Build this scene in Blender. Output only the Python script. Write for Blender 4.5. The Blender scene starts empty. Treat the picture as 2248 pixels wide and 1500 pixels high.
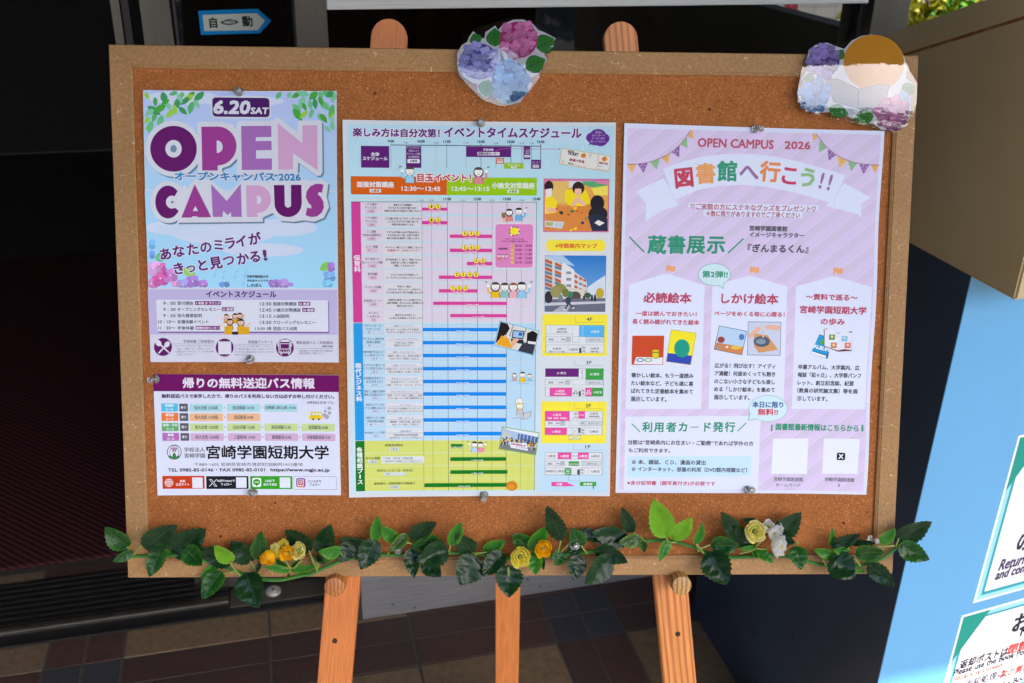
import bpy, math, random
import numpy as np
from mathutils import Matrix, Vector
R = math.radians
sc = bpy.context.scene
col = sc.collection

# ------------------------------------------------------------------ camera
F_PX, CX, CY = 2188.0, 1124.0, 750.0
PITCH, ROLL = R(25.25), R(1.15)
CAM = np.array([0.0, 0.0, 1.5])
_r = np.array([1, 0, 0.]); _u = np.array([0, math.sin(PITCH), math.cos(PITCH)]); _b = np.array([0, -math.cos(PITCH), math.sin(PITCH)])
_c, _s = math.cos(ROLL), math.sin(ROLL)
RC = np.array([_c * _r + _s * _u, -_s * _r + _c * _u, _b])
cam_data = bpy.data.cameras.new('camera'); cam = bpy.data.objects.new('camera', cam_data); col.objects.link(cam)
cam.matrix_world = Matrix([list(RC[:, 0]) + [CAM[0]], list(RC[:, 1]) + [CAM[1]], list(RC[:, 2]) + [CAM[2]], [0, 0, 0, 1]])
cam.matrix_world = Matrix(((RC[0][0], RC[1][0], RC[2][0], CAM[0]), (RC[0][1], RC[1][1], RC[2][1], CAM[1]), (RC[0][2], RC[1][2], RC[2][2], CAM[2]), (0, 0, 0, 1)))
cam_data.sensor_width = 36; cam_data.lens = 36 * F_PX / 2248; cam_data.clip_start = 0.02; cam_data.clip_end = 500
cam_data.dof.use_dof = True; cam_data.dof.focus_distance = 1.13; cam_data.dof.aperture_fstop = 9
sc.camera = cam

# ------------------------------------------------------------------ world, sun, exposure
SUN_EL, SUN_AZ = R(41.0), R(140)      # azimuth clockwise from +Y, seen from above
world = bpy.data.worlds.new('World'); sc.world = world; world.use_nodes = True
wn = world.node_tree.nodes; wl = world.node_tree.links
sky = wn.new('ShaderNodeTexSky'); sky.sky_type = 'NISHITA'; sky.sun_disc = False
sky.sun_elevation = SUN_EL; sky.sun_rotation = SUN_AZ; sky.air_density = 1.0; sky.dust_density = 2.2; sky.ozone_density = 1.6
wl.new(sky.outputs[0], wn['Background'].inputs[0]); wn['Background'].inputs[1].default_value = 0.15
sd = bpy.data.lights.new('sun', 'SUN'); sd.energy = 2.6; sd.angle = R(0.6); sd.color = (1.0, 0.95, 0.88)
sun = bpy.data.objects.new('sun', sd); col.objects.link(sun)
sdir = Vector((math.sin(SUN_AZ) * math.cos(SUN_EL), math.cos(SUN_AZ) * math.cos(SUN_EL), math.sin(SUN_EL)))
sun.rotation_euler = sdir.to_track_quat('Z', 'Y').to_euler(); sun.location = (0, 0, 6)
sc.view_settings.view_transform = 'Standard'; sc.view_settings.look = 'None'
sc.view_settings.exposure = 1.88; sc.view_settings.gamma = 1.0
sc.cycles.max_bounces = 8; sc.cycles.diffuse_bounces = 5; sc.cycles.glossy_bounces = 4; sc.cycles.transmission_bounces = 8
sc.cycles.transparent_max_bounces = 16; sc.cycles.caustics_reflective = False; sc.cycles.caustics_refractive = False
sc.cycles.use_denoising = True; sc.cycles.sample_clamp_indirect = 6

# ------------------------------------------------------------------ frames: board plane and building grid
YAW, LEAN = R(2.25), R(18.95)
BW, BH = 0.90, 0.6028
ex = np.array([math.cos(YAW), math.sin(YAW), 0]); _n = np.array([math.sin(YAW), -math.cos(YAW), 0])
ez = np.array([0, 0, 1]) * math.cos(LEAN) - _n * math.sin(LEAN); bn = np.cross(ex, ez)
BO = np.array([0.00562, 1.04023, 1.5 - 0.46409])
def ray(x, y): return RC.T @ np.array([(x - CX) / F_PX, -(y - CY) / F_PX, -1.0])
def mat(o, x, y, z): return Matrix(((x[0], y[0], z[0], o[0]), (x[1], y[1], z[1], o[1]), (x[2], y[2], z[2], o[2]), (0, 0, 0, 1)))
MB = mat(BO, ex, ez, bn)
def L(px, py, w=0.0):
    """photo measurement -> point (u, v) of the noticeboard plane lifted by w metres"""
    d = ray(px, py); o = BO + bn * w; k = ((o - CAM) @ bn) / (d @ bn); p = CAM + d * k - BO
    return np.array([p @ ex, p @ ez])
def px_size(px, py, w=0.0): return float(np.linalg.norm(L(px + 5, py, w) - L(px - 5, py, w))) / 10
ANG = R(14.5)
ax = np.array([math.cos(ANG), math.sin(ANG), 0]); nn = np.array([math.sin(ANG), -math.cos(ANG), 0])
_d = ray(505, 1320); W0 = CAM + _d * (-1.5 / _d[2])
MW = mat(W0, ax, -nn, (0, 0, 1))                    # building grid: x along the wall, -y out of it, z up
def on_t(px, py, t):
    d = ray(px, py); k = ((W0 + nn * t - CAM) @ nn) / (d @ nn); p = CAM + d * k - W0
    return (float(p @ ax), float(-(p @ nn)), float(p[2]))
def on_s(px, py, s):
    d = ray(px, py); k = ((W0 + ax * s - CAM) @ ax) / (d @ ax); p = CAM + d * k - W0
    return (float(p @ ax), float(-(p @ nn)), float(p[2]))

# ------------------------------------------------------------------ helpers
def lin(c):
    return tuple(((v / 255) / 12.92 if v / 255 <= 0.04045 else ((v / 255 + 0.055) / 1.055) ** 2.4) for v in c)
def tag(o, label=None, cat=None, group=None, kind=None):
    if label: o['label'] = label
    if cat: o['category'] = cat
    if group: o['group'] = group
    if kind: o['kind'] = kind
    return o
def empty(name, m, label, cat, group=None):
    o = bpy.data.objects.new(name, None); col.objects.link(o); o.matrix_world = m; o.empty_display_size = 0.02
    return tag(o, label, cat, group)
def mobj(name, me, parent=None, m=None, mat_=None):
    o = bpy.data.objects.new(name, me); col.objects.link(o)
    if parent: o.parent = parent
    if m is not None:
        if parent: o.matrix_local = m
        else: o.matrix_world = m
    if mat_ and not me.materials: me.materials.append(mat_)
    return o
def mesh(name, V, F, mt=None, smooth=False, uv=None):
    me = bpy.data.meshes.new(name); me.from_pydata([tuple(map(float, v)) for v in V], [], F)
    if mt: me.materials.append(mt)
    if smooth: me.polygons.foreach_set('use_smooth', [True] * len(me.polygons))
    if uv is not None:
        l = me.uv_layers.new(name='UVMap'); idx = np.zeros(len(me.loops), dtype=int); me.loops.foreach_get('vertex_index', idx)
        l.data.foreach_set('uv', np.asarray(uv, dtype=float)[idx].ravel())
    me.update(); return me
class MBd:
    def __init__(s): s.V = []; s.F = []
    def add(s, V, F):
        b = len(s.V); s.V += [tuple(v) for v in V]; s.F += [tuple(i + b for i in f) for f in F]; return s
    def box(s, x0, x1, y0, y1, z0, z1):
        V = [(x0, y0, z0), (x1, y0, z0), (x1, y1, z0), (x0, y1, z0), (x0, y0, z1), (x1, y0, z1), (x1, y1, z1), (x0, y1, z1)]
        return s.add(V, [(3, 2, 1, 0), (4, 5, 6, 7), (0, 1, 5, 4), (1, 2, 6, 5), (2, 3, 7, 6), (3, 0, 4, 7)])
    def bbox(s, x0, x1, y0, y1, z0, z1, b=0.002):
        """box with chamfered edges"""
        import bmesh
        bm = bmesh.new(); bmesh.ops.create_cube(bm, size=1)
        for v in bm.verts:
            v.co = Vector(((x0 + x1) / 2 + v.co.x * (x1 - x0), (y0 + y1) / 2 + v.co.y * (y1 - y0), (z0 + z1) / 2 + v.co.z * (z1 - z0)))
        bmesh.ops.bevel(bm, geom=bm.edges[:], offset=b, segments=2, affect='EDGES', profile=0.6)
        bm.verts.index_update(); s.add([v.co[:] for v in bm.verts], [tuple(v.index for v in f.verts) for f in bm.faces]); bm.free(); return s
    def prism(s, P, y0, y1, axis='y'):
        """polygon P swept along an axis (P given in the two other axes, counter-clockwise seen from the +axis end for z)"""
        n = len(P)
        def pt(p, h): return (p[0], h, p[1]) if axis == 'y' else ((h, p[0], p[1]) if axis == 'x' else (p[0], p[1], h))
        V = [pt(p, y0) for p in P] + [pt(p, y1) for p in P]
        F = [tuple(range(n)), tuple(range(2 * n - 1, n - 1, -1))] + [(i, i + n, (i + 1) % n + n, (i + 1) % n) for i in range(n)]
        return s.add(V, F)
    def tube(s, pts, rad, n=8, cap=True):
        pts = [Vector(p) for p in pts]; V = []; F = []
        up = Vector((0.13, 0.2, 0.97))
        for i, p in enumerate(pts):
            t = (pts[min(i + 1, len(pts) - 1)] - pts[max(i - 1, 0)]).normalized()
            a = t.cross(up).normalized(); b = t.cross(a).normalized(); r = rad[i] if hasattr(rad, '__len__') else rad
            V += [p + (a * math.cos(2 * math.pi * k / n) + b * math.sin(2 * math.pi * k / n)) * r for k in range(n)]
        for i in range(len(pts) - 1):
            for k in range(n): F.append((i * n + k, i * n + (k + 1) % n, (i + 1) * n + (k + 1) % n, (i + 1) * n + k))
        if cap: F += [tuple(range(n - 1, -1, -1)), tuple(range(len(V) - n, len(V)))]
        return s.add(V, F)
    def lathe(s, prof, n=24, m=None):
        V = []; F = []
        for r, z in prof: V += [(r * math.cos(2 * math.pi * k / n), r * math.sin(2 * math.pi * k / n), z) for k in range(n)]
        for i in range(len(prof) - 1):
            for k in range(n): F.append((i * n + k, i * n + (k + 1) % n, (i + 1) * n + (k + 1) % n, (i + 1) * n + k))
        F += [tuple(range(n - 1, -1, -1)), tuple(range(len(V) - n, len(V)))]
        if m is not None: V = [tuple(m @ Vector(v)) for v in V]
        return s.add(V, F)
    def mesh(s, name, mt=None, smooth=False): 
        me = mesh(name, s.V, s.F, mt, False)
        if smooth:
            me.polygons.foreach_set('use_smooth', [True] * len(me.polygons)); 
            try: me.set_sharp_from_angle(angle=R(35))
            except Exception: pass
        return me
    def obj(s, name, mt, parent=None, m=None, smooth=False): return mobj(name, s.mesh(name, mt, smooth), parent, m)

# ------------------------------------------------------------------ materials
def newmat(name):
    m = bpy.data.materials.new(name); m.use_nodes = True; nt = m.node_tree; return m, nt.nodes, nt.links, nt.nodes['Principled BSDF']
def setp(b, **k):
    for a, v in k.items():
        n = {'rough': 'Roughness', 'metal': 'Metallic', 'spec': 'Specular IOR Level', 'coat': 'Coat Weight', 'coatr': 'Coat Roughness', 'trans': 'Transmission Weight', 'ior': 'IOR', 'base': 'Base Color', 'sss': 'Subsurface Weight'}[a]
        b.inputs[n].default_value = (*v, 1) if n == 'Base Color' else v
def noise_mat(name, stops, scale=20, detail=6, rough=0.6, stretch=(1, 1, 1), bump=0.0, bscale=None, metal=0.0, spec=0.5, space='Object', coat=0, roughness=0.6):
    m, N, K, b = newmat(name); setp(b, rough=rough, metal=metal, spec=spec, coat=coat)
    tc = N.new('ShaderNodeTexCoord'); mp = N.new('ShaderNodeMapping'); mp.inputs['Scale'].default_value = stretch
    K.new(tc.outputs[space], mp.inputs[0])
    n = N.new('ShaderNodeTexNoise'); n.inputs['Scale'].default_value = scale; n.inputs['Detail'].default_value = detail; n.inputs['Roughness'].default_value = roughness
    K.new(mp.outputs[0], n.inputs[0]); cr = N.new('ShaderNodeValToRGB'); K.new(n.outputs[0], cr.inputs[0])
    e = cr.color_ramp.elements
    while len(e) < len(stops): e.new(0.5)
    for el, (p, c) in zip(e, stops): el.position = p; el.color = (*c, 1)
    K.new(cr.outputs[0], b.inputs['Base Color'])
    if bump:
        bp = N.new('ShaderNodeBump'); bp.inputs['Strength'].default_value = 1; bp.inputs['Distance'].default_value = bump
        n2 = N.new('ShaderNodeTexNoise'); n2.inputs['Scale'].default_value = bscale or scale; n2.inputs['Detail'].default_value = 4
        K.new(mp.outputs[0], n2.inputs[0]); K.new(n2.outputs[0], bp.inputs['Height']); K.new(bp.outputs[0], b.inputs['Normal'])
    return m
def mult(c, k): return tuple(min(1, v * k) for v in c)

# cork: granules of several sizes, dark specks and pale flecks
def cork_mat():
    m, N, K, b = newmat('cork'); setp(b, rough=0.85, spec=0.25)
    tc = N.new('ShaderNodeTexCoord')
    v = N.new('ShaderNodeTexVoronoi'); v.inputs['Scale'].default_value = 760; K.new(tc.outputs['Object'], v.inputs[0])
    bw = N.new('ShaderNodeSeparateColor'); K.new(v.outputs['Color'], bw.inputs[0])
    cr = N.new('ShaderNodeValToRGB'); K.new(bw.outputs[0], cr.inputs[0]); e = cr.color_ramp.elements
    base = (0.375, 0.129, 0.034)
    for _ in range(4): e.new(0.5)
    for el, (p, k) in zip(e, [(0, .62), (.12, .82), (.4, .96), (.75, 1.08), (.93, 1.22), (1, 1.75)]):
        el.position = p; el.color = (base[0] * k, base[1] * k * (1.05 if k > 1.3 else 1), base[2] * k * (1.7 if k > 1.3 else 1), 1)
    n = N.new('ShaderNodeTexNoise'); n.inputs['Scale'].default_value = 60; n.inputs['Detail'].default_value = 5; K.new(tc.outputs['Object'], n.inputs[0])
    mr = N.new('ShaderNodeMapRange'); mr.inputs[1].default_value = .3; mr.inputs[2].default_value = .7; mr.inputs[3].default_value = .92; mr.inputs[4].default_value = 1.07; K.new(n.outputs[0], mr.inputs[0])
    mx = N.new('ShaderNodeMix'); mx.data_type = 'RGBA'; mx.blend_type = 'MULTIPLY'; mx.inputs[0].default_value = 1
    K.new(cr.outputs[0], mx.inputs[6]); K.new(mr.outputs[0], mx.inputs[7])
    # sparse dark pits
    v2 = N.new('ShaderNodeTexVoronoi'); v2.inputs['Scale'].default_value = 75; K.new(tc.outputs['Object'], v2.inputs[0])
    sp = N.new('ShaderNodeSeparateColor'); K.new(v2.outputs['Color'], sp.inputs[0])
    lt = N.new('ShaderNodeMath'); lt.operation = 'LESS_THAN'; lt.inputs[1].default_value = 0.16; K.new(v2.outputs['Distance'], lt.inputs[0])
    gt = N.new('ShaderNodeMath'); gt.operation = 'GREATER_THAN'; gt.inputs[1].default_value = 0.93; K.new(sp.outputs[1], gt.inputs[0])
    mm = N.new('ShaderNodeMath'); mm.operation = 'MULTIPLY'; K.new(lt.outputs[0], mm.inputs[0]); K.new(gt.outputs[0], mm.inputs[1])
    mx2 = N.new('ShaderNodeMix'); mx2.data_type = 'RGBA'; mx2.inputs[7].default_value = (0.10, 0.033, 0.012, 1); K.new(mm.outputs[0], mx2.inputs[0]); K.new(mx.outputs[2], mx2.inputs[6])
    K.new(mx2.outputs[2], b.inputs['Base Color'])
    bp = N.new('ShaderNodeBump'); bp.inputs['Distance'].default_value = 0.0003; bp.inputs['Strength'].default_value = .5; K.new(bw.outputs[0], bp.inputs['Height']); K.new(bp.outputs[0], b.inputs['Normal'])
    return m
M_CORK = cork_mat()
# fibreboard frame: even tan with fine fibres
def mdf_mat(name='fibreboard', k=1.0):
    m, N, K, b = newmat(name); setp(b, rough=0.62, spec=0.35)
    tc = N.new('ShaderNodeTexCoord')
    n = N.new('ShaderNodeTexNoise'); n.inputs['Scale'].default_value = 260; n.inputs['Detail'].default_value = 4; n.inputs['Roughness'].default_value = .7; K.new(tc.outputs['Object'], n.inputs[0])
    cr = N.new('ShaderNodeValToRGB'); K.new(n.outputs[0], cr.inputs[0]); e = cr.color_ramp.elements; e.new(.5); e.new(.5)
    for el, (p, c) in zip(e, [(.25, (.26, .132, .050)), (.45, (.355, .190, .073)), (.62, (.41, .228, .092)), (.8, (.50, .31, .14))]): el.position = p; el.color = (*mult(c, k), 1)
    n3 = N.new('ShaderNodeTexNoise'); n3.inputs['Scale'].default_value = 9; K.new(tc.outputs['Object'], n3.inputs[0])
    # short pale fibres: stretched, warped voronoi
    ds = N.new('ShaderNodeMix'); ds.data_type = 'RGBA'; ds.inputs[0].default_value = .012; ds.blend_type = 'ADD'; nd = N.new('ShaderNodeTexNoise'); nd.inputs['Scale'].default_value = 60
    K.new(tc.outputs['Object'], nd.inputs[0]); K.new(tc.outputs['Object'], ds.inputs[6]); K.new(nd.outputs['Color'], ds.inputs[7])
    v = N.new('ShaderNodeTexVoronoi'); v.feature = 'DISTANCE_TO_EDGE'; v.inputs['Scale'].default_value = 95; K.new(ds.outputs[2], v.inputs[0])
    lt = N.new('ShaderNodeMath'); lt.operation = 'LESS_THAN'; lt.inputs[1].default_value = .02; K.new(v.outputs['Distance'], lt.inputs[0])
    n2 = N.new('ShaderNodeTexNoise'); n2.inputs['Scale'].default_value = 110; K.new(tc.outputs['Object'], n2.inputs[0])
    gt = N.new('ShaderNodeMath'); gt.operation = 'GREATER_THAN'; gt.inputs[1].default_value = .63; K.new(n2.outputs[0], gt.inputs[0])
    mm = N.new('ShaderNodeMath'); mm.operation = 'MULTIPLY'; K.new(lt.outputs[0], mm.inputs[0]); K.new(gt.outputs[0], mm.inputs[1])
    mx = N.new('ShaderNodeMix'); mx.data_type = 'RGBA'; mx.inputs[7].default_value = (.66, .50, .30, 1); K.new(mm.outputs[0], mx.inputs[0]); K.new(cr.outputs[0], mx.inputs[6])
    mr = N.new('ShaderNodeMapRange'); mr.inputs[1].default_value = .3; mr.inputs[2].default_value = .7; mr.inputs[3].default_value = .9; mr.inputs[4].default_value = 1.08; K.new(n3.outputs[0], mr.inputs[0])
    m3 = N.new('ShaderNodeMix'); m3.data_type = 'RGBA'; m3.blend_type = 'MULTIPLY'; m3.inputs[0].default_value = 1; K.new(mx.outputs[2], m3.inputs[6]); K.new(mr.outputs[0], m3.inputs[7])
    K.new(m3.outputs[2], b.inputs['Base Color'])
    bp = N.new('ShaderNodeBump'); bp.inputs['Distance'].default_value = 0.0002; bp.inputs['Strength'].default_value = .6; K.new(n.outputs[0], bp.inputs['Height']); K.new(bp.outputs[0], b.inputs['Normal'])
    return m
M_MDF = mdf_mat()
def wood_mat(name, light, dark, ring=26, tw=(1, 1, .05), rough=.42, dist=1.6, off=0):
    m, N, K, b = newmat(name); setp(b, rough=rough, spec=.5)
    tc = N.new('ShaderNodeTexCoord'); mp = N.new('ShaderNodeMapping'); mp.inputs['Scale'].default_value = tw; mp.inputs['Location'].default_value = (off, off * .7, 0)
    K.new(tc.outputs['Object'], mp.inputs[0])
    w = N.new('ShaderNodeTexWave'); w.wave_type = 'BANDS'; w.bands_direction = 'X'; w.inputs['Scale'].default_value = ring; w.inputs['Distortion'].default_value = dist; w.inputs['Detail'].default_value = 3; w.inputs['Detail Scale'].default_value = 1.3
    K.new(mp.outputs[0], w.inputs[0])
    n = N.new('ShaderNodeTexNoise'); n.inputs['Scale'].default_value = 420; n.inputs['Detail'].default_value = 3; K.new(mp.outputs[0], n.inputs[0])
    cr = N.new('ShaderNodeValToRGB'); K.new(w.outputs[0], cr.inputs[0]); e = cr.color_ramp.elements; e.new(.6)
    for el, (p, c) in zip(e, [(.0, light), (.62, mult(light, .86)), (1, dark)]): el.position = p; el.color = (*c, 1)
    mr = N.new('ShaderNodeMapRange'); mr.inputs[1].default_value = .3; mr.inputs[2].default_value = .7; mr.inputs[3].default_value = .8; mr.inputs[4].default_value = 1.12; K.new(n.outputs[0], mr.inputs[0])
    mx = N.new('ShaderNodeMix'); mx.data_type = 'RGBA'; mx.blend_type = 'MULTIPLY'; mx.inputs[0].default_value = 1; K.new(cr.outputs[0], mx.inputs[6]); K.new(mr.outputs[0], mx.inputs[7])
    K.new(mx.outputs[2], b.inputs['Base Color'])
    bp = N.new('ShaderNodeBump'); bp.inputs['Distance'].default_value = .0002; bp.inputs['Strength'].default_value = .5; K.new(n.outputs[0], bp.inputs['Height']); K.new(bp.outputs[0], b.inputs['Normal'])
    return m
M_WOOD1 = wood_mat('pine_close_grain', (.62, .25, .075), (.40, .125, .03), ring=75, off=.3)
M_WOOD2 = wood_mat('pine_wide_grain', (.70, .30, .10), (.36, .11, .03), ring=34, off=1.1, dist=2.2)
M_WOOD3 = wood_mat('pine_end_grain', (.55, .31, .10), (.25, .11, .03), ring=60, tw=(1, 1, 1), dist=3, off=.5)
M_HOLE = noise_mat('drilled_hole', [(0, (.03, .015, .008)), (1, (.05, .025, .012))], rough=.9)
def plain(name, c, rough=.5, metal=0, spec=.5, coat=0, scale=30, var=.12, bump=0, stretch=(1, 1, 1)):
    return noise_mat(name, [(.25, mult(c, 1 - var)), (.75, mult(c, 1 + var))], scale=scale, rough=rough, metal=metal, spec=spec, coat=coat, bump=bump, stretch=stretch)
# printed ink: the colour of each printed shape is stored with it
def ink_mat(name, rough, spec=.5, coat=0):
    m, N, K, b = newmat(name); setp(b, rough=rough, spec=spec, coat=coat, coatr=.12)
    a = N.new('ShaderNodeAttribute'); a.attribute_name = 'ink'
    tc = N.new('ShaderNodeTexCoord'); n = N.new('ShaderNodeTexNoise'); n.inputs['Scale'].default_value = 1400; n.inputs['Detail'].default_value = 2; K.new(tc.outputs['Object'], n.inputs[0])
    mr = N.new('ShaderNodeMapRange'); mr.inputs[1].default_value = .3; mr.inputs[2].default_value = .7; mr.inputs[3].default_value = .93; mr.inputs[4].default_value = 1.05; K.new(n.outputs[0], mr.inputs[0])
    mx = N.new('ShaderNodeMix'); mx.data_type = 'RGBA'; mx.blend_type = 'MULTIPLY'; mx.inputs[0].default_value = 1; K.new(a.outputs['Color'], mx.inputs[6]); K.new(mr.outputs[0], mx.inputs[7])
    K.new(mx.outputs[2], b.inputs['Base Color']); return m
M_INK = ink_mat('printed_ink', .6, .12)
M_INKG = ink_mat('printed_ink_satin', .5, .16)
# ------------------------------------------------------------------ lettering from the built-in typeface
_gc = {}
def glyphs(s):
    if s in _gc: return _gc[s]
    c = bpy.data.curves.new('lettering', 'FONT'); c.body = s; c.resolution_u = 2
    o = bpy.data.objects.new('lettering', c)
    me = bpy.data.meshes.new_from_object(o)
    n = len(me.vertices); V = np.zeros(n * 3); me.vertices.foreach_get('co', V); V = V.reshape(-1, 3)[:, :2]
    F = [tuple(p.vertices) for p in me.polygons]
    nz = sum((V[f[1]][0] - V[f[0]][0]) * (V[f[2]][1] - V[f[0]][1]) - (V[f[2]][0] - V[f[0]][0]) * (V[f[1]][1] - V[f[0]][1]) for f in F[:20])
    if nz < 0: F = [f[::-1] for f in F]
    bpy.data.objects.remove(o); bpy.data.curves.remove(c); bpy.data.meshes.remove(me)
    _gc[s] = (V, F, V.min(0), V.max(0)); return _gc[s]
LV = 4e-5
class Print:
    """flat print on a sheet: shapes are measured on the photograph and laid on the sheet's plane"""
    def __init__(s, corners, w, name, label, cat, group=None, mat_=None, plane=None, paper=True, white=(214, 217, 228), gain=1.0, thick=0.0004, warp=None):
        s.warp = warp
        s.mat = mat_ or M_INK; s.w = w; s.gain = gain
        s.LL = plane[0] if plane else (lambda x, y: L(x, y, w))
        q = [s.LL(*c) for c in corners]; s.q = q; s.cen = (q[0] + q[1] + q[2] + q[3]) / 4
        d = (q[1] - q[0]) + (q[2] - q[3]); s.th = math.atan2(d[1], d[0])
        s.ox, s.oy, s.k = 0, 0, 1.0; s.parts = {}; s.cur = None; s.mic = 0
        s.root = empty(name, (MB if plane is None else plane[1]) @ Matrix.Translation((s.cen[0], s.cen[1], w if plane is None else 0)), label, cat, group)
        if paper: s.part('paper'); s.quad(q, white, 0, raw=True, thick=thick)
    def crop(s, ox, oy, k): s.ox, s.oy, s.k = ox, oy, k; return s
    def part(s, n):
        s.cur = s.parts.setdefault(n, dict(V=[], F=[], C=[])); return s
    def P(s, x, y): return s.LL(s.ox + x / s.k, s.oy + y / s.k)
    def mpp(s, x, y): return float(np.linalg.norm(s.P(x + 3, y) - s.P(x - 3, y))) / 6
    def put(s, V2, F, c, lvl, micro=0):
        z = lvl * LV + micro
        b = len(s.cur['V']); s.cur['V'] += [(p[0] - s.cen[0], p[1] - s.cen[1], z) for p in V2]
        s.cur['F'] += [tuple(i + b for i in f) for f in F]
        cc = c if isinstance(c, list) else [c] * len(V2)
        s.cur['C'] += [mult(lin(v), s.gain * 1.12) for v in cc]
    def quad(s, q, c, lvl, raw=False, thick=0.0):
        s.put(q, [(3, 2, 1, 0)], c, lvl)
        if thick:
            b = len(s.cur['V']); s.cur['V'] += [(p[0] - s.cen[0], p[1] - s.cen[1], -thick) for p in q]; s.cur['C'] += [mult(lin(c), 1.0)] * 4
            t = b - 4
            s.cur['F'] += [(t + i, t + (i + 1) % 4, b + (i + 1) % 4, b + i) for i in range(4)] + [(b, b + 1, b + 2, b + 3)]
    def micro(s): s.mic = (s.mic + 1) % 7; return s.mic * 5e-6
    def poly(s, pts, c, lvl=2, world=False):
        V = [s.P(*p) for p in pts]; a = sum(V[i][0] * V[(i + 1) % len(V)][1] - V[(i + 1) % len(V)][0] * V[i][1] for i in range(len(V)))
        f = tuple(range(len(V))); s.put(V, [f if a > 0 else f[::-1]], c, lvl, s.micro())
    def rect(s, x0, y0, x1, y1, c, lvl=2, c2=None, r=0, ch=None):
        """rectangle aligned with the sheet; c2 = colour at its lower edge; r = corner radius; ch = colour at right"""
        a, b = s.P(x0, y0), s.P(x1, y1); co, si = math.cos(s.th), math.sin(s.th)
        la = np.array([a[0] * co + a[1] * si, -a[0] * si + a[1] * co]); lb = np.array([b[0] * co + b[1] * si, -b[0] * si + b[1] * co])
        if r:
            r *= s.mpp((x0 + x1) / 2, (y0 + y1) / 2); r = min(r, abs(lb[0] - la[0]) / 2.01, abs(la[1] - lb[1]) / 2.01); pts = []
            for cx, cy, a0 in ((lb[0] - r, la[1] - r, 0), (la[0] + r, la[1] - r, 90), (la[0] + r, lb[1] + r, 180), (lb[0] - r, lb[1] + r, 270)):
                pts += [(cx + r * math.cos(R(a0 + t)), cy + r * math.sin(R(a0 + t))) for t in (0, 30, 60, 90)]
        else: pts = [(la[0], la[1]), (la[0], lb[1]), (lb[0], lb[1]), (lb[0], la[1])]
        V = [np.array([p[0] * co - p[1] * si, p[0] * si + p[1] * co]) for p in pts]
        cc = c
        if c2 and not r: cc = [c, c2, c2, c]
        if ch and not r: cc = [c, c, ch, ch]
        s.put(V, [tuple(range(len(V)))], cc, lvl, s.micro())
    def frame(s, x0, y0, x1, y1, c, wd=1.0, lvl=4, fill=None, r=0):
        if fill is not None:
            s.rect(x0 - wd / 2, y0 - wd / 2, x1 + wd / 2, y1 + wd / 2, c, lvl, r=r + wd / 2 if r else 0); s.rect(x0 + wd / 2, y0 + wd / 2, x1 - wd / 2, y1 - wd / 2, fill, lvl + 1, r=max(r - wd / 2, .01) if r else 0); return
        h = wd / 2
        s.rect(x0 - h, y0 - h, x1 + h, y0 + h, c, lvl); s.rect(x0 - h, y1 - h, x1 + h, y1 + h, c, lvl)
        s.rect(x0 - h, y0 + h, x0 + h, y1 - h, c, lvl); s.rect(x1 - h, y0 + h, x1 + h, y1 - h, c, lvl)
    def ell(s, cx, cy, rx, ry, c, lvl=3, n=20, a0=0, a1=360, rot=0):
        co, si = math.cos(R(rot)), math.sin(R(rot)); full = abs(a1 - a0) >= 360
        pts = []
        for i in range(n if full else n + 1):
            t = R(a0 + (a1 - a0) * i / n); x, y = rx * math.cos(t), -ry * math.sin(t); pts.append((cx + x * co - y * si, cy + x * si + y * co))
        s.poly(pts, c, lvl)
    def stroke(s, pts, wd, c, lvl=4, closed=False):
        pts = [np.array(p, float) for p in pts]; n = len(pts)
        if closed: pts = pts + [pts[0], pts[1]]
        Lf, Rt = [], []
        for i, p in enumerate(pts):
            a = pts[max(i - 1, 0)]; b = pts[min(i + 1, len(pts) - 1)]; d = b - a; d = d / (np.linalg.norm(d) + 1e-9); nrm = np.array([-d[1], d[0]]) * wd / 2
            Lf.append(s.P(*(p + nrm))); Rt.append(s.P(*(p - nrm)))
        V = Lf + Rt; m = len(Lf); F = []
        for i in range(m - 1 - (1 if closed else 0)):
            f = (i, i + 1, m + i + 1, m + i)
            a = V[f[0]]; b2 = V[f[1]]; c3 = V[f[2]]
            F.append(f if (b2[0] - a[0]) * (c3[1] - a[1]) - (c3[0] - a[0]) * (b2[1] - a[1]) > 0 else f[::-1])
        s.put(V, F, c, lvl, s.micro())
    def text(s, t, x0, x1, y, h, c, lvl=5, bold=0, halo=None, hw=1.5, rot=0, shear=0):
        """lettering fitted between x0 and x1, centred on y, h high (ink box), all in the current crop's pixels"""
        V, F, mn, mx = glyphs(t)
        if not len(V): return
        m = s.mpp((x0 + x1) / 2, y); cen = s.P((x0 + x1) / 2, y)
        if x1 - x0 == 0: W = (mx[0] - mn[0]) * h * m / (mx[1] - mn[1])
        else: W = (x1 - x0) * m
        H = h * m; mid = (mn + mx) / 2; q = (V - mid) * np.array([W / max(mx[0] - mn[0], 1e-6), H / max(mx[1] - mn[1], 1e-6)])
        if shear: q = q + np.stack([q[:, 1] * shear, q[:, 0] * 0], 1)
        th = s.th + R(rot); Rm = np.array([[math.cos(th), -math.sin(th)], [math.sin(th), math.cos(th)]]); q = q @ Rm.T + cen
        if halo is not None:
            w = hw * m; k = 8
            for i in range(k):
                o = np.array([math.cos(2 * math.pi * i / k), math.sin(2 * math.pi * i / k)]) * w
                s.put(list(q + o), F, halo, lvl - 1, i * 4.5e-6)
        b = min(bold, h * (.07 if any(ord(q_) > 0x2fff for q_ in t) else .11)) * m
        offs = [(0, 0)] if not b else [(-b / 2, -b / 2), (b / 2, b / 2), (-b / 2, b / 2), (b / 2, -b / 2)] if bold > 1.2 * h / 30 else [(-b / 2, 0), (b / 2, 0)]
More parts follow.
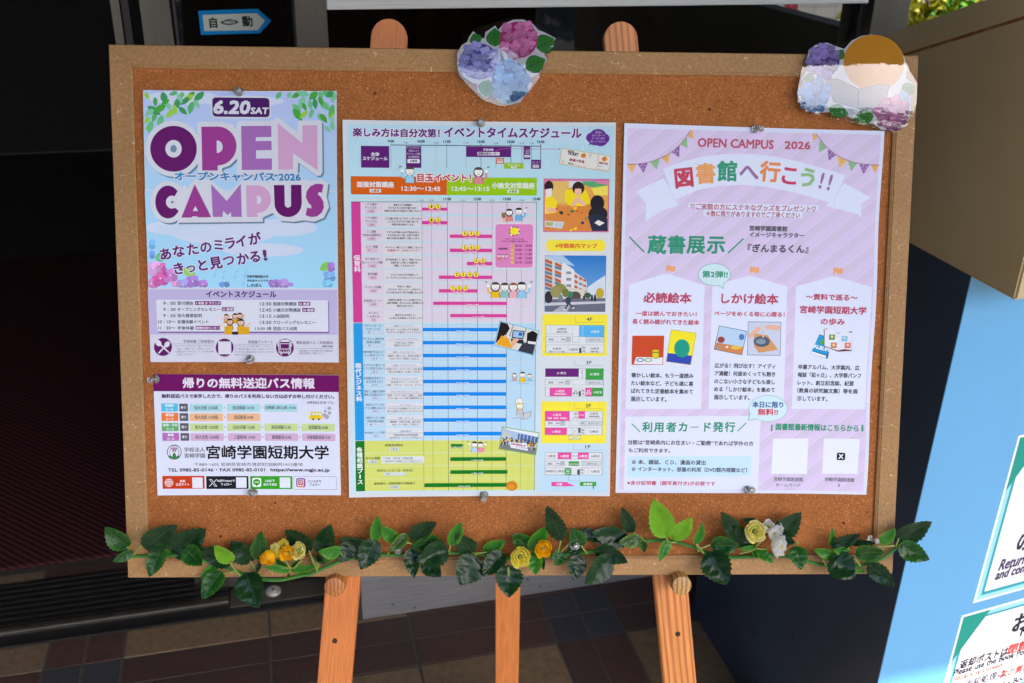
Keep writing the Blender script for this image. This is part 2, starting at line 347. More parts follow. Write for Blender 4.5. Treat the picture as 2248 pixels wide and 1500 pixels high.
        for i, o in enumerate(offs): s.put(list(q + np.array(o)), F, c, lvl, i * 5e-6 + 1e-6)
    def ch(s, t, x, y, em, c, lvl=5, bold=0, halo=None, hw=1.5, rot=0, wx=None):
        """one full-width character in its em box (em high, wx wide), centred on x, y"""
        g_, _, mn, mx = glyphs('国'); V, F, a, b_ = glyphs(t); e = (mx[0] - mn[0]) / .88; c0 = (mn + mx) / 2 / e; k = em * 1.0 / e; kx = (wx or em) / e
        ca = (a + b_) / 2 - (mn + mx) / 2; off = np.array([ca[0] * kx, -ca[1] * k]); th = R(rot); off = np.array([off[0] * math.cos(th) + off[1] * math.sin(th), -off[0] * math.sin(th) + off[1] * math.cos(th)])
        W = (b_[0] - a[0]) * kx; H = (b_[1] - a[1]) * k; s.text(t, x + off[0] - W / 2, x + off[0] + W / 2, y + off[1], H, c, lvl, min(bold, em * .09), halo, hw, rot)
    def vtext(s, t, x, y0, y1, w, c, lvl=5, bold=0, x2=None):
        n = len(t)
        for i, ch in enumerate(t):
            y = y0 + (y1 - y0) * (i + .5) / n; xx = x + ((x2 if x2 is not None else x) - x) * (i + .5) / n; hh = (y1 - y0) / n * .86
            if ch == 'ー': s.rect(xx - w * .06 - bold / 2, y - hh * .42, xx + w * .06 + bold / 2, y + hh * .42, c, lvl)
            elif ch == '・': s.ell(xx, y, w * .08, w * .08, c, lvl)
            else: s.ch(ch, xx, y, hh * 1.1, c, lvl, bold, wx=w * 1.08)
    def field(s):
        """height of the slightly curling sheet, sampled on a grid that print and paper share"""
        if s.warp is None: return None
        q = np.array(s.q) - s.cen; co, si = math.cos(s.th), math.sin(s.th); hx = np.abs(q[:, 0] * co + q[:, 1] * si).max(); hy = np.abs(-q[:, 0] * si + q[:, 1] * co).max()
        g_ = s.cell
        def at(i, j):
            x, y = i * g_, j * g_; U = (x * co + y * si) / hx; W_ = (-x * si + y * co) / hy; return s.warp(U, W_)
        cache = {}
        def f(x, y):
            i, j = math.floor(x / g_), math.floor(y / g_); a, b = x / g_ - i, y / g_ - j
            for k in ((i, j), (i + 1, j), (i, j + 1), (i + 1, j + 1)):
                if k not in cache: cache[k] = at(*k)
            z00, z10, z01, z11 = cache[(i, j)], cache[(i + 1, j)], cache[(i, j + 1)], cache[(i + 1, j + 1)]
            return z00 + (z10 - z00) * a + (z11 - z10) * b if a > b else z00 + (z01 - z00) * b + (z11 - z01) * a
        return f
    cell = .008
    def bend(s, d, f):
        import bmesh
        V, F, C = d['V'], d['F'], d['C']; g_ = s.cell; small, big = [], []
        for t in F:
            xs = [V[i][0] for i in t]; ys = [V[i][1] for i in t]; (big if max(xs) - min(xs) > g_ * .9 or max(ys) - min(ys) > g_ * .9 else small).append(t)
        if big:
            bm = bmesh.new(); ly = bm.verts.layers.float_color.new('ink')
            for t in big:
                vs = []
                for i in t: v = bm.verts.new(V[i]); v[ly] = (*C[i], 1); vs.append(v)
                bm.faces.new(vs)
            bm.normal_update(); bmesh.ops.triangulate(bm, faces=[f_ for f_ in bm.faces if len(f_.verts) > 4])
            for ax_ in (0, 1, 2):
                if ax_ < 2: vals = [v.co[ax_] for v in bm.verts]; no = [0, 0, 0]; no[ax_] = 1; rng = range(math.floor(min(vals) / g_) + 1, math.ceil(max(vals) / g_)); pts = [((k * g_, 0, 0) if ax_ == 0 else (0, k * g_, 0)) for k in rng]
                else:
                    no = [1, -1, 0]; e = [v.co[0] - v.co[1] for v in bm.verts]; pts = [(k * g_, 0, 0) for k in range(math.floor(min(e) / g_) + 1, math.ceil(max(e) / g_))]
                for p_ in pts: bmesh.ops.bisect_plane(bm, geom=bm.verts[:] + bm.edges[:] + bm.faces[:], dist=1e-7, plane_co=p_, plane_no=no)
            bm.verts.index_update(); b = len(V); V = V + [tuple(v.co) for v in bm.verts]; C = C + [tuple(v[ly])[:3] for v in bm.verts]; small = small + [tuple(v.index + b for v in fc.verts) for fc in bm.faces]; bm.free()
            used = sorted({i for t in small for i in t}); mp = {o: n for n, o in enumerate(used)}; V = [V[i] for i in used]; C = [C[i] for i in used]; small = [tuple(mp[i] for i in t) for t in small]
        d['V'] = [(v[0], v[1], v[2] + f(v[0], v[1])) for v in V]; d['F'] = small; d['C'] = C
    def finish(s, **kw):
        out = {}; f = s.field()
        for n, d in s.parts.items():
            if not d['V']: continue
            if f: s.bend(d, f)
            n = n.split('#')[0]
            me = mesh(n, d['V'], d['F'], s.mat)
            at = me.color_attributes.new('ink', 'FLOAT_COLOR', 'POINT'); A = np.ones((len(d['V']), 4)); A[:, :3] = np.array(d['C']); at.data.foreach_set('color', A.ravel())
            out[n] = mobj(n, me, s.root)
        return out
def person_icon(p, cx, cy, r, hair=(70, 50, 45), shirt=(120, 190, 225), skin=(238, 236, 232), lvl=5, long=False, body=True, arms=0):
    ink = (75, 70, 70)
    if body:
        p.poly([(cx - r * .35, cy + r * .9), (cx + r * .35, cy + r * .9), (cx + r * .95, cy + r * 1.35), (cx + r * 1.05, cy + r * 2.7), (cx - r * 1.05, cy + r * 2.7), (cx - r * .95, cy + r * 1.35)], shirt, lvl - 1)
        p.stroke([(cx - r * .35, cy + r * .9), (cx - r * .95, cy + r * 1.35), (cx - r * 1.05, cy + r * 2.7)], r * .1, ink, lvl); p.stroke([(cx + r * .35, cy + r * .9), (cx + r * .95, cy + r * 1.35), (cx + r * 1.05, cy + r * 2.7)], r * .1, ink, lvl)
    if long: p.ell(cx, cy + r * .15, r * 1.15, r * 1.15, hair, lvl - 1)
    p.ell(cx, cy, r * 1.0, r * 1.02, ink, lvl - 1); p.ell(cx, cy, r * .9, r * .93, skin, lvl)
    p.ell(cx, cy - r * .36, r * .98, r * .72, hair, lvl + 1, a0=5, a1=175)
    for dx in (-.32, .32): p.ell(cx + dx * r, cy + r * .12, r * .06, r * .08, ink, lvl + 1, n=8)
    p.stroke([(cx - r * .25, cy + r * .48), (cx, cy + r * .62), (cx + r * .25, cy + r * .48)], r * .1, ink, lvl + 1)
    for sgn in ((-1, 1) if arms == 2 else (arms,) if arms else ()):
        p.stroke([(cx + sgn * r * .85, cy + r * 1.6), (cx + sgn * r * 1.7, cy + r * 1.3), (cx + sgn * r * 1.75, cy + r * .2)], r * .5, shirt, lvl - 1); p.ell(cx + sgn * r * 1.75, cy - r * .1, r * .32, r * .36, skin, lvl)
        for a in (-.9, -.5, -.1): p.stroke([(cx + sgn * r * (1.9 + .2 * -a), cy - r * .9), (cx + sgn * r * (2.1 + .5 * -a), cy - r * (1.3 + .2 * a))], r * .09, ink, lvl)
def hydrangea(p, cx, cy, rx, ry, base, dark, lvl=6, fl=14, seed=1):
    p.part('flower_head#%d' % seed); rnd = random.Random(seed); p.ell(cx, cy, rx * .92, ry * .92, dark, lvl - 1)
    pts = []
    for k in range(600):
        a, q = rnd.random() * 6.283, math.sqrt(rnd.random()) * .84; x, y = cx + rx * q * math.cos(a), cy + ry * q * math.sin(a)
        if all((x - u) ** 2 + (y - v) ** 2 > (fl * 1.35) ** 2 for u, v in pts): pts.append((x, y))
    for i, (x, y) in enumerate(pts):
        a0 = rnd.random() * 90; sh = .82 + .3 * rnd.random() - .12 * (y - cy) / ry; c = tuple(min(255, v * sh) for v in base)
        for j in range(4):
            a = R(a0 + 90 * j); px_, py_ = x + fl * .58 * math.cos(a), y + fl * .58 * math.sin(a)
            p.ell(px_, py_, fl * .60, fl * .56, dark, lvl + (i % 2), n=10); p.ell(px_, py_, fl * .53, fl * .49, tuple(min(255, v * (.93 + .05 * j)) for v in c), lvl + 2 + (i % 2), n=10)
        p.ell(x, y, fl * .15, fl * .15, dark, lvl + 4, n=8); p.ell(x, y, fl * .10, fl * .10, (240, 235, 235), lvl + 5, n=8)
def leaf_print(p, x0, y0, x1, y1, w, c, lvl=5, vein=None, edge=None):
    def outline(k):
        P_ = []; dx, dy = x1 - x0, y1 - y0; Ln = math.hypot(dx, dy); nx, ny = -dy / Ln, dx / Ln
        prof = [(0, 0), (.12, .55), (.3, .92), (.48, 1), (.66, .82), (.84, .42), (1, 0)]
        for t, v in prof: P_.append((x0 + dx * t + nx * v * w / 2 * k, y0 + dy * t + ny * v * w / 2 * k))
        for t, v in prof[-2:0:-1]: P_.append((x0 + dx * t - nx * v * w / 2 * k, y0 + dy * t - ny * v * w / 2 * k))
        return P_
    if edge: p.poly(outline(1.12), edge, lvl - 1)
    p.poly(outline(1), c, lvl)
    if vein:
        p.stroke([(x0, y0), (x0 + (x1 - x0) * .85, y0 + (y1 - y0) * .85)], w * .035, vein, lvl + 1)
        dx, dy = (x1 - x0), (y1 - y0)
        for t in (.25, .42, .58):
            for sg in (-1, 1): p.stroke([(x0 + dx * t, y0 + dy * t), (x0 + dx * (t + .14) - sg * dy / math.hypot(dx, dy) * w * .3, y0 + dy * (t + .14) + sg * dx / math.hypot(dx, dy) * w * .3)], w * .025, vein, lvl + 1)

WP = -0.0046          # height of the sheets against the front of the frame
# ================================================================== sheet 1: open day poster
p = Print([(316, 199), (740, 201), (744, 796), (331, 793)], WP, 'event_poster', 'purple and pale blue poster with huge OPEN CAMPUS letters, top left on the cork', 'poster', white=(205, 210, 226), mat_=M_INKG, warp=lambda U, V: .0042 * abs(U) ** 2.6 * (.55 + .45 * math.sin(2.3 * V + .6)) + .0008 * abs(U) ** 1.5)
p.crop(300, 180, 4.687); p.part('picture')
p.rect(76, 88, 2062, 1120, (180, 194, 236), 1, c2=(166, 207, 236)); p.rect(97, 1120, 2068, 2122, (166, 207, 236), 1, c2=(160, 215, 243))
for (x, y, rx, ry) in ((480, 165, 380, 70), (1100, 200, 420, 60), (420, 1500, 310, 80), (900, 1560, 520, 120), (1500, 1500, 360, 90), (1300, 1730, 420, 70)):
    p.ell(x, y, rx, ry, (203, 214, 236), 2, n=28)
rl = random.Random(4)
for (x, y) in [(110, 150), (200, 210), (290, 160), (380, 120), (470, 110), (560, 130), (640, 150), (330, 250), (420, 230), (500, 200), (560, 270), (620, 230), (190, 300), (240, 280), (130, 320), (350, 330), (400, 290), (480, 300), (110, 400), (190, 370), (250, 410), (110, 480), (530, 170), (450, 170), (150, 470), (300, 210),
               (1460, 130), (1570, 120), (1640, 140), (1720, 110), (1820, 120), (1900, 110), (1990, 110), (2040, 150), (1700, 220), (1650, 270), (1730, 260), (1840, 230), (1900, 200), (1790, 240), (1960, 240), (1940, 250), (2010, 300), (1660, 340), (1720, 340), (1800, 330), (1930, 380), (2020, 380), (2040, 330), (1970, 490), (1900, 370), (2020, 460), (1990, 120)]:
    a = rl.uniform(20, 160); ln = rl.uniform(95, 165); c = rl.choice([(70, 165, 60), (105, 190, 130), (125, 195, 160), (150, 205, 70), (90, 180, 110), (140, 200, 180), (60, 150, 90)])
    dx, dy = math.cos(R(a)) * ln, math.sin(R(a)) * ln; x0 = max(x - dx / 2, 96); x1 = min(max(x + dx / 2, 96), 2040)
    leaf_print(p, min(x0, 2040), max(y - dy / 2, 105), x1, y + dy / 2, ln * .45, c, 3)
p.part('lettering')
Wt = (208, 211, 222); D1, D2, D3, D4 = (96, 8, 98), (150, 55, 140), (160, 105, 178), (205, 160, 200)
p.rect(765, 148, 1385, 380, Wt, 4, r=42); p.rect(778, 160, 1370, 364, (68, 14, 92), 5, r=34)
p.text('6.20', 800, 1165, 262, 128, Wt, 6, bold=18, shear=.18); p.text('SAT', 1178, 1355, 298, 62, Wt, 6, bold=11, shear=.12)
sh = (98, 125, 150)
def blob(pts, lv, c, dx=0, dy=0): p.poly([(x + dx, y + dy) for x, y in pts], c, lv)
outl = [[(628, 430), (655, 408), (880, 410), (990, 440), (1060, 520), (1075, 660), (1040, 780), (960, 860), (880, 890), (880, 960), (640, 960), (630, 880)],
        [(1030, 430), (1050, 403), (1420, 400), (1445, 450), (1440, 600), (1440, 940), (1400, 960), (1060, 958), (1035, 940)],
        [(1405, 400), (1430, 372), (1470, 372), (1652, 522), (1660, 420), (1680, 400), (1890, 398), (1912, 420), (1918, 930), (1900, 965), (1860, 970), (1665, 830), (1660, 950), (1420, 955), (1405, 930)]]
for dd, cc, lv in ((16, sh, 3), (0, Wt, 4)):
    p.ell(387 + dd, 690 + dd, 284, 288, cc, lv, n=48)
    for q in outl: blob(q, lv, cc, dd, dd)
outl2 = [[(440, 1390), (420, 1450), (1300, 1440), (1300, 1395), (1420, 1340), (1460, 1200), (1430, 1090), (1340, 1020), (1100, 1010), (930, 1140), (740, 1000), (600, 1000), (520, 1100)],
         [(1370, 1030), (1390, 1010), (1740, 1010), (1800, 1020), (1900, 1000), (1978, 1045), (1960, 1180), (1985, 1290), (1930, 1400), (1830, 1440), (1720, 1425), (1620, 1440), (1480, 1430), (1390, 1340)]]
for dd, cc, lv in ((16, sh, 3), (0, Wt, 4)):
    p.ell(335 + dd, 1237 + dd, 182, 216, cc, lv, n=48)
    for q in outl2: blob(q, lv, cc, dd, dd)
p.ell(387, 690, 235, 236, D1, 5, n=48); p.ell(386, 690, 82, 90, Wt, 6, n=32); p.ell(386, 690, 32, 39, (110, 135, 165), 7, n=24)
arc = lambda cx, cy, rx, ry, a0, a1, n=14: [(cx + rx * math.cos(R(a0 + (a1 - a0) * i / n)), cy - ry * math.sin(R(a0 + (a1 - a0) * i / n))) for i in range(n + 1)]
p.poly([(667, 462)] + arc(835, 660, 193, 200, 90, -90) + [(835, 912), (677, 912)], D2, 5); p.poly([(824, 603)] + arc(826, 668, 60, 65, 88, -90), Wt, 6)
p.poly([(1075, 455), (1385, 452), (1388, 568), (1226, 570), (1227, 610), (1388, 608), (1390, 702), (1229, 705), (1230, 790), (1393, 788), (1393, 905), (1083, 907)], D3, 5)
p.poly([(1452, 425), (1708, 635), (1708, 450), (1862, 447), (1867, 912), (1612, 735), (1612, 902), (1460, 902)], D4, 5)
p.ell(330, 1237, 128, 169, D1, 5, n=40); p.ell(370, 1238, 60, 66, Wt, 6, n=28); p.ell(374, 1238, 13, 12, (95, 115, 130), 7)
p.poly([(392, 1188), (425, 1130), (462, 1096), (505, 1060), (560, 1160), (480, 1360), (470, 1385), (430, 1320), (392, 1288)], Wt, 6)
p.poly([(600, 1052), (770, 1393), (640, 1395), (618, 1384), (578, 1384), (566, 1397), (465, 1397)], D2, 7); p.poly([(607, 1278), (635, 1330), (580, 1330)], Wt, 8)
p.poly([(768, 1052), (928, 1225), (1072, 1048), (1083, 1390), (975, 1390), (970, 1340), (935, 1372), (890, 1325), (885, 1390), (785, 1390)], D3, 7)
p.poly([(1127, 1065)] + arc(1240, 1207, 143, 143, 90, -90) + [(1248, 1390), (1135, 1392)], D4, 7); p.poly([(1238, 1168)] + arc(1240, 1214, 44, 46, 88, -90), Wt, 8)
p.poly([(1412, 1062), (1522, 1062), (1526, 1262)] + arc(1559, 1265, 32, 30, 185, 355, 8) + [(1590, 1060), (1697, 1060), (1702, 1250)] + arc(1560, 1255, 140, 137, 0, -180) , D1, 7)
p.poly([(1928, 1062), (1900, 1052), (1850, 1050), (1790, 1075), (1752, 1130), (1745, 1190), (1768, 1240), (1802, 1275), (1800, 1303), (1758, 1295), (1742, 1372), (1800, 1392), (1860, 1385), (1910, 1345), (1932, 1290), (1925, 1230), (1898, 1185), (1868, 1158), (1880, 1136), (1912, 1142)], D2, 7)
p.text('オープンキャンパス 2026', 400, 1690, 975, 88, (20, 130, 190), 10, bold=9, halo=Wt, hw=17)
p.crop(300, 480, 4.413)
for i, (ch, x, y, h) in enumerate([('あ', 285, 345, 100), ('な', 410, 318, 95), ('た', 545, 298, 100), ('の', 672, 278, 82), ('ミ', 795, 258, 80), ('ラ', 905, 240, 90), ('イ', 1015, 222, 90), ('が', 1143, 198, 105), ('き', 410, 485, 95), ('っ', 525, 475, 55), ('と', 640, 452, 90), ('見', 768, 430, 105), ('つ', 893, 405, 75), ('か', 1028, 390, 95), ('る', 1148, 370, 95)]):
    p.ch(ch, x, y, (118 if ch != 'っ' else 112), (98, 30, 110), 6, bold=9, halo=(212, 222, 238), hw=12, rot=9)
p.text('!', 1230, 1258, 355, 95, (98, 30, 110), 6, bold=12, rot=8)
p.text('宮崎学園短期大学', 1070, 1275, 562, 24, (45, 45, 60), 6, bold=2); p.text('学友会キャラクター', 1070, 1300, 602, 22, (45, 45, 60), 6, bold=2); p.text('しのぽん', 1073, 1215, 646, 32, (45, 45, 60), 6, bold=3)
p.part('picture')
for (x, y, r, c, n) in [(170, 485, 90, (215, 165, 215), 4), (235, 580, 95, (205, 95, 170), 4), (150, 630, 80, (205, 125, 190), 4), (245, 470, 55, (205, 105, 175), 4), (330, 550, 85, (200, 130, 205), 4), (110, 250, 60, (120, 175, 225), 4), (115, 350, 50, (110, 150, 215), 4), (545, 610, 75, (165, 125, 205), 4), (450, 640, 70, (160, 150, 215), 4), (640, 640, 60, (170, 125, 200), 4), (850, 670, 60, (110, 150, 210), 4), (1330, 640, 65, (160, 120, 200), 4), (1420, 640, 70, (170, 140, 205), 4), (1870, 560, 70, (120, 170, 225), 4), (1900, 470, 60, (165, 120, 205), 4), (1850, 640, 60, (120, 190, 225), 4), (1480, 660, 45, (160, 130, 205), 4), (380, 640, 50, (215, 150, 205), 4)]:
    for j in range(4):
        a = R(35 + 90 * j); X = min(max(x + r * .45 * math.cos(a), 160), 1895); Y = min(y + r * .45 * math.sin(a), 640)
        p.ell(X, Y, r * .5, min(r * .46, 680 - Y), tuple(min(255, v * (.92 + .06 * j)) for v in c), 4, n=12)
    p.ell(x, min(y, 660), r * .09, r * .09, (240, 235, 245), 5, n=8)
leaf_print(p, 190, 400, 300, 340, 90, (100, 190, 140), 3, (160, 215, 170)); leaf_print(p, 455, 480, 575, 560, 90, (150, 205, 90), 3, (190, 225, 140)); leaf_print(p, 1780, 500, 1900, 420, 80, (130, 200, 90), 3)
for (x, y) in ((765, 520), (845, 545), (960, 540), (1060, 520), (1040, 600)):
    p.stroke([(x, y - 35), (x, y + 30)], 7, (140, 200, 228), 3); p.ell(x - 10, y + 32, 14, 10, (140, 200, 228), 3, n=12); p.stroke([(x, y - 35), (x + 30, y - 25)], 7, (140, 200, 228), 3)
for k in range(5): p.stroke([(200, 90 + 22 * k), (420, 62 + 20 * k), (640, 80 + 26 * k), (860, 200 + 24 * k)], 3, (170, 205, 225), 3)
p.part('schedule_table')
p.rect(112, 684, 1950, 1135, (186, 178, 216), 1); p.rect(133, 1122, 1955, 1392, (208, 208, 224), 2)
p.text('イベントスケジュール', 675, 1352, 733, 58, (80, 32, 105), 5, bold=9)
p.rect(200, 792, 1868, 1110, (110, 70, 140), 3, r=14); p.rect(193, 785, 1860, 1098, (214, 217, 230), 4, r=12)
dk = (70, 72, 92)
for i, (a, b, c_, x1) in enumerate([('9 : 00', '受付開始', '4 号館 3F ラウンジ', 550), ('9 : 30', 'オープニングセレモニー', '35 教室', 808), ('9 : 50', '短大概要説明', '', 632), ('10 : 10〜', '各種体験イベント', '', 697), ('11 : 30〜', '学食体験', '国際交流センター', 557)]):
    y = 820 + 60 * i
    p.text(a, 262 if i < 3 else 212, 380, y, 32, dk, 6, bold=1.5); p.text(b, 397, x1, y, 36, dk, 6, bold=1.5)
    if c_:
        xa = x1 + 16; xb = {0: 818, 1: 942, 4: 808}[i]; p.rect(xa, y - 20, xb, y + 18, (112, 25, 115), 5, r=5); p.text(c_, xa + 8, xb - 8, y, 24, (225, 215, 235), 6, bold=2)
    if i < 4: p.rect(208, y + 28, (990, 880, 760, 790)[i], y + 30, (150, 150, 170), 5)
for i, (a, b, c_, x1) in enumerate([('12:30', '面接対策講座', '35 教室', 1550), ('12:45', '小論文対策講座', '35 教室', 1590), ('13:15', '入試説明', '', 1478), ('13:30', 'クロージングセレモニー', '', 1732), ('13:50 頃', '送迎バス出発', '', 1555)]):
    y = 826 + 60 * i
    p.text(a, 1195 if i < 4 else 1150, 1305, y, 32, dk, 6, bold=1.5); p.text(b, 1322, x1, y, 36, dk, 6, bold=1.5)
    if c_: p.rect(x1 + 16, y - 20, x1 + 135, y + 18, (112, 25, 115), 5, r=5); p.text(c_, x1 + 26, x1 + 125, y, 24, (225, 215, 235), 6, bold=2)
    if i < 4: p.rect(1060, y + 28, 1838, y + 30, (150, 150, 170), 5)
p.part('photo_of_students')
for (x, y, s_, hl) in [(870, 950, 24, 0), (955, 945, 26, 1), (1000, 940, 26, 1), (905, 1000, 30, 1), (1010, 1005, 32, 1)]:
    person_icon(p, x, y, s_, (40, 28, 28), (212, 160, 20), (230, 190, 170), 7, long=bool(hl))
for a, b in [((860, 990), (920, 935)), ((960, 1010), (1040, 930)), ((880, 1050), (795, 1030)), ((1040, 1050), (1105, 1010)), ((1030, 980), (1045, 925)), ((850, 985), (822, 965))]: p.stroke([a, b], 14, (230, 190, 170), 6)
p.rect(850, 1050, 925, 1125, (215, 165, 20), 7); p.rect(980, 1050, 1095, 1122, (215, 165, 20), 7); p.rect(925, 1095, 985, 1125, (35, 30, 40), 8)
p.part('notes')
pu = (96, 10, 98); wh = (214, 214, 226)
for cx in (258, 853, 1437): p.ell(cx, 1243 if cx < 500 else 1250, 87, 87, pu, 4, n=40)
p.stroke([(200, 1190), (318, 1300)], 14, wh, 5); p.ell(214, 1205, 26, 34, wh, 5, rot=-40); p.stroke([(285, 1230), (215, 1305)], 14, wh, 5); p.ell(298, 1218, 24, 33, wh, 5, rot=40)
p.rect(790, 1190, 918, 1315, wh, 5)
p.frame(1378, 1190, 1492, 1300, wh, 9, 5, r=10, fill=pu); p.frame(1392, 1212, 1480, 1264, wh, 7, 7); p.rect(1400, 1172, 1475, 1186, wh, 5)
for dx in (1398, 1425, 1452, 1472): p.ell(dx, 1285, 7, 6, wh, 8, n=10)
for dx in (1395, 1470): p.rect(dx, 1300, dx + 14, 1318, wh, 5)
p.stroke([(1370, 1240), (1370, 1200), (1382, 1198)], 7, wh, 5); p.stroke([(1502, 1240), (1502, 1200), (1490, 1198)], 7, wh, 5)
p.text('学食体験 ご利用案内', 455, 745, 1190, 32, (85, 55, 110), 5, bold=1); p.rect(348, 1213, 745, 1216, (110, 100, 130), 5)
for i, (t, a, b) in enumerate([('①オープニングセレモニー前に、チケットに', 375, 745), ('記名し、半券をスタッフに渡してください。', 392, 735), ('②食堂のカウンターにて、クーポン券の半券', 378, 747), ('を渡してください。', 395, 552)]): p.text(t, a, b, 1235 + 27 * i, 19, (85, 75, 105), 5)
p.text('参加後アンケート', 1080, 1323, 1195, 32, (85, 55, 110), 5, bold=1); p.rect(945, 1217, 1325, 1220, (110, 100, 130), 5)
for i, (t, a, b) in enumerate([('オープンキャンパス終了後に、アンケートへ', 952, 1325), ('のご協力をお願いします。QRコードでアク', 952, 1325), ('セスできない場合はお近くのスタッフまでお', 952, 1325), ('声がけください。', 952, 1090)]): p.text(t, a, b, 1238 + 27 * i, 19, (85, 75, 105), 5)
p.text('無料送迎バス ご利用案内', 1548, 1900, 1202, 32, (85, 55, 110), 5, bold=1); p.text('※事前予約制', 1795, 1900, 1237, 17, (85, 55, 110), 5, bold=1); p.rect(1535, 1256, 1902, 1259, (110, 100, 130), 5)
p.text('出発時間→13:50頃 乗り場→図書館前', 1575, 1900, 1281, 19, (85, 75, 105), 5); p.text('詳細は裏面をご確認ください。', 1575, 1828, 1305, 19, (85, 75, 105), 5)
p.finish()

# ================================================================== sheet 2: bus information
p = Print([(336, 822), (743, 823), (749, 1087), (347, 1087)], WP, 'bus_notice', 'white bus timetable sheet with a purple heading strip, under the OPEN CAMPUS poster', 'notice', white=(214, 219, 238), mat_=M_INKG, warp=lambda U, V: .0022 * max(0, U) ** 2.2 * (1 + .4 * V) + .0010 * max(0, -U) ** 2 * (1 - V))
p.crop(310, 800, 4.783); p.part('heading')
p.rect(124, 105, 2080, 288, (106, 2, 92), 2); p.text('帰りの無料送迎バス情報', 440, 1822, 197, 108, (222, 214, 230), 5, bold=13)
p.part('route_table')
p.text('無料送迎バスで来学した方で、帰りのバスを利用しない方は必ずお申し付けください。', 220, 2030, 335, 42, (75, 20, 85), 5, bold=5); p.text('※時刻は目安です。', 1742, 2035, 400, 32, (80, 50, 95), 5, bold=1)
rows = [(413, 495, (85, 185, 222), (165, 212, 220), '宮崎駅', ['短大出発 13:50頃', '南宮崎駅 14:10', '宮崎駅 (東口)着 14:30'], 0), (513, 594, (228, 120, 45), (230, 182, 140), '清武駅', ['短大出発 13:50頃', '清武駅着14:05'], 4),
        (618, 699, (95, 170, 100), (193, 215, 148), '延岡・日向', ['短大出発 13:50頃', '日向市駅 15:00', '南延岡駅15:45', '延岡駅着16:00'], 8), (722, 802, (178, 108, 180), (205, 172, 205), '都城', ['短大出発 13:50頃', '三股駅前 14:45', '都城駅前15:05', '西都城駅前着15:20'], 14)]
for y0, y1, c1, c2, nm, st_, dx in rows:
    ym = (y0 + y1) / 2; p.rect(210 + dx, y0 - 3, 388 + dx * .9, y1, c1, 3, r=5)
    n_ = len(nm); p.text(nm, 298 + dx - n_ * 15, 298 + dx + n_ * 15, ym - 22, 28, (225, 235, 240), 5, bold=1.5); p.text('コース', 258 + dx, 335 + dx, ym + 20, 24, (225, 235, 240), 5, bold=1.5)
    p.rect(400 + dx, y0, 492 + dx, y1, (85, 88, 98), 3, r=4); p.text('帰り', 416 + dx, 468 + dx, ym, 30, (215, 218, 225), 5, bold=1.5)
    for j, t in enumerate(st_):
        xa = 505 + dx * .9 + j * 391; p.rect(xa, y0 + 3, xa + 352, y1 + 2, c2, 3, r=14); wd = {4: 300}.get(0, 0) or min(338, 19.2 * len(t) + 30)
        p.text(t, xa + 176 - wd / 2, xa + 176 + wd / 2, ym + 2, 42, (70, 68, 82), 5, bold=1.5)
        if j: p.poly([(xa - 27, ym - 12), (xa - 27, ym + 14), (xa - 12, ym + 1)], tuple(v * .85 for v in c2), 3)
yb = (225, 195, 30)
p.poly([(1785, 495), (1900, 498), (1903, 575), (1770, 575), (1762, 540), (1780, 532)], yb, 4)
for x in (1800, 1835, 1868): p.rect(x, 508, x + 26, 532, (215, 225, 232), 5)
for x in (1808, 1868): p.ell(x, 575, 11, 10, (50, 50, 50), 6)
for (x, y, r_) in ((1978, 458, 20), (1938, 456, 7), (1935, 490, 15), (1980, 507, 19), (1925, 530, 20), (1950, 548, 26)): p.ell(x, y, r_, r_ * .95, (165, 165, 175), 4)
p.part('school_name')
bk = (28, 28, 38)
p.ell(350, 920, 76, 78, bk, 4, n=40); p.ell(350, 920, 69, 71, (214, 219, 238), 5, n=40); p.poly([(350, 845), (372, 860), (405, 920), (395, 965), (350, 985), (305, 965), (295, 920), (328, 860)], (220, 224, 240), 6)
p.stroke([(350, 845), (318, 872), (302, 920), (310, 965)], 5, bk, 7); p.stroke([(350, 845), (382, 872), (398, 920), (390, 965)], 5, bk, 7)
for a in range(5):
    t = R(90 + 72 * a); p.stroke([(350, 892), (350 + 30 * math.cos(t), 892 - 28 * math.sin(t))], 17, bk, 7); p.stroke([(350, 892), (350 + 27 * math.cos(t), 892 - 25 * math.sin(t))], 11, (190, 130, 170), 8)
p.poly([(350, 920), (368, 945), (372, 985), (350, 995), (328, 985), (332, 945)], (60, 120, 75), 8); p.poly([(284, 958), (312, 955), (350, 988), (330, 996), (300, 985)], (60, 120, 75), 7); p.poly([(416, 958), (388, 955), (350, 988), (370, 996), (400, 985)], (60, 120, 75), 7)
p.text('学校法人', 452, 668, 895, 50, bk, 5, bold=1.5); p.text('宮崎学園', 457, 670, 957, 50, bk, 5, bold=1.5); p.text('宮崎学園短期大学', 690, 1970, 922, 142, (12, 12, 20), 5, bold=7)
p.text('〒889-1605 宮崎県宮崎市清武町加納丙1415番地', 565, 1700, 1050, 38, (60, 60, 72), 5); p.text('TEL 0985-85-0146・FAX 0985-85-0101', 288, 1300, 1108, 34, (45, 45, 58), 5, bold=4); p.text('https://www.mgjc.ac.jp', 1360, 1980, 1112, 40, (45, 45, 58), 5, bold=4)
p.part('link_buttons')
p.rect(226, 1170, 668, 1304, (196, 55, 8), 3, r=8); p.rect(682, 1174, 1128, 1308, (18, 18, 28), 3, r=8); p.rect(1144, 1174, 1590, 1310, (45, 155, 20), 3, r=8); p.frame(1602, 1176, 2052, 1313, (110, 110, 125), 3, 3, fill=(214, 219, 238), r=8)
for x, y in ((536, 1187), (995, 1187), (1454, 1187)): p.rect(x, y, x + 113, y + 110, (220, 224, 236), 4)
p.ell(295, 1241, 45, 45, (225, 215, 215), 4, n=30)
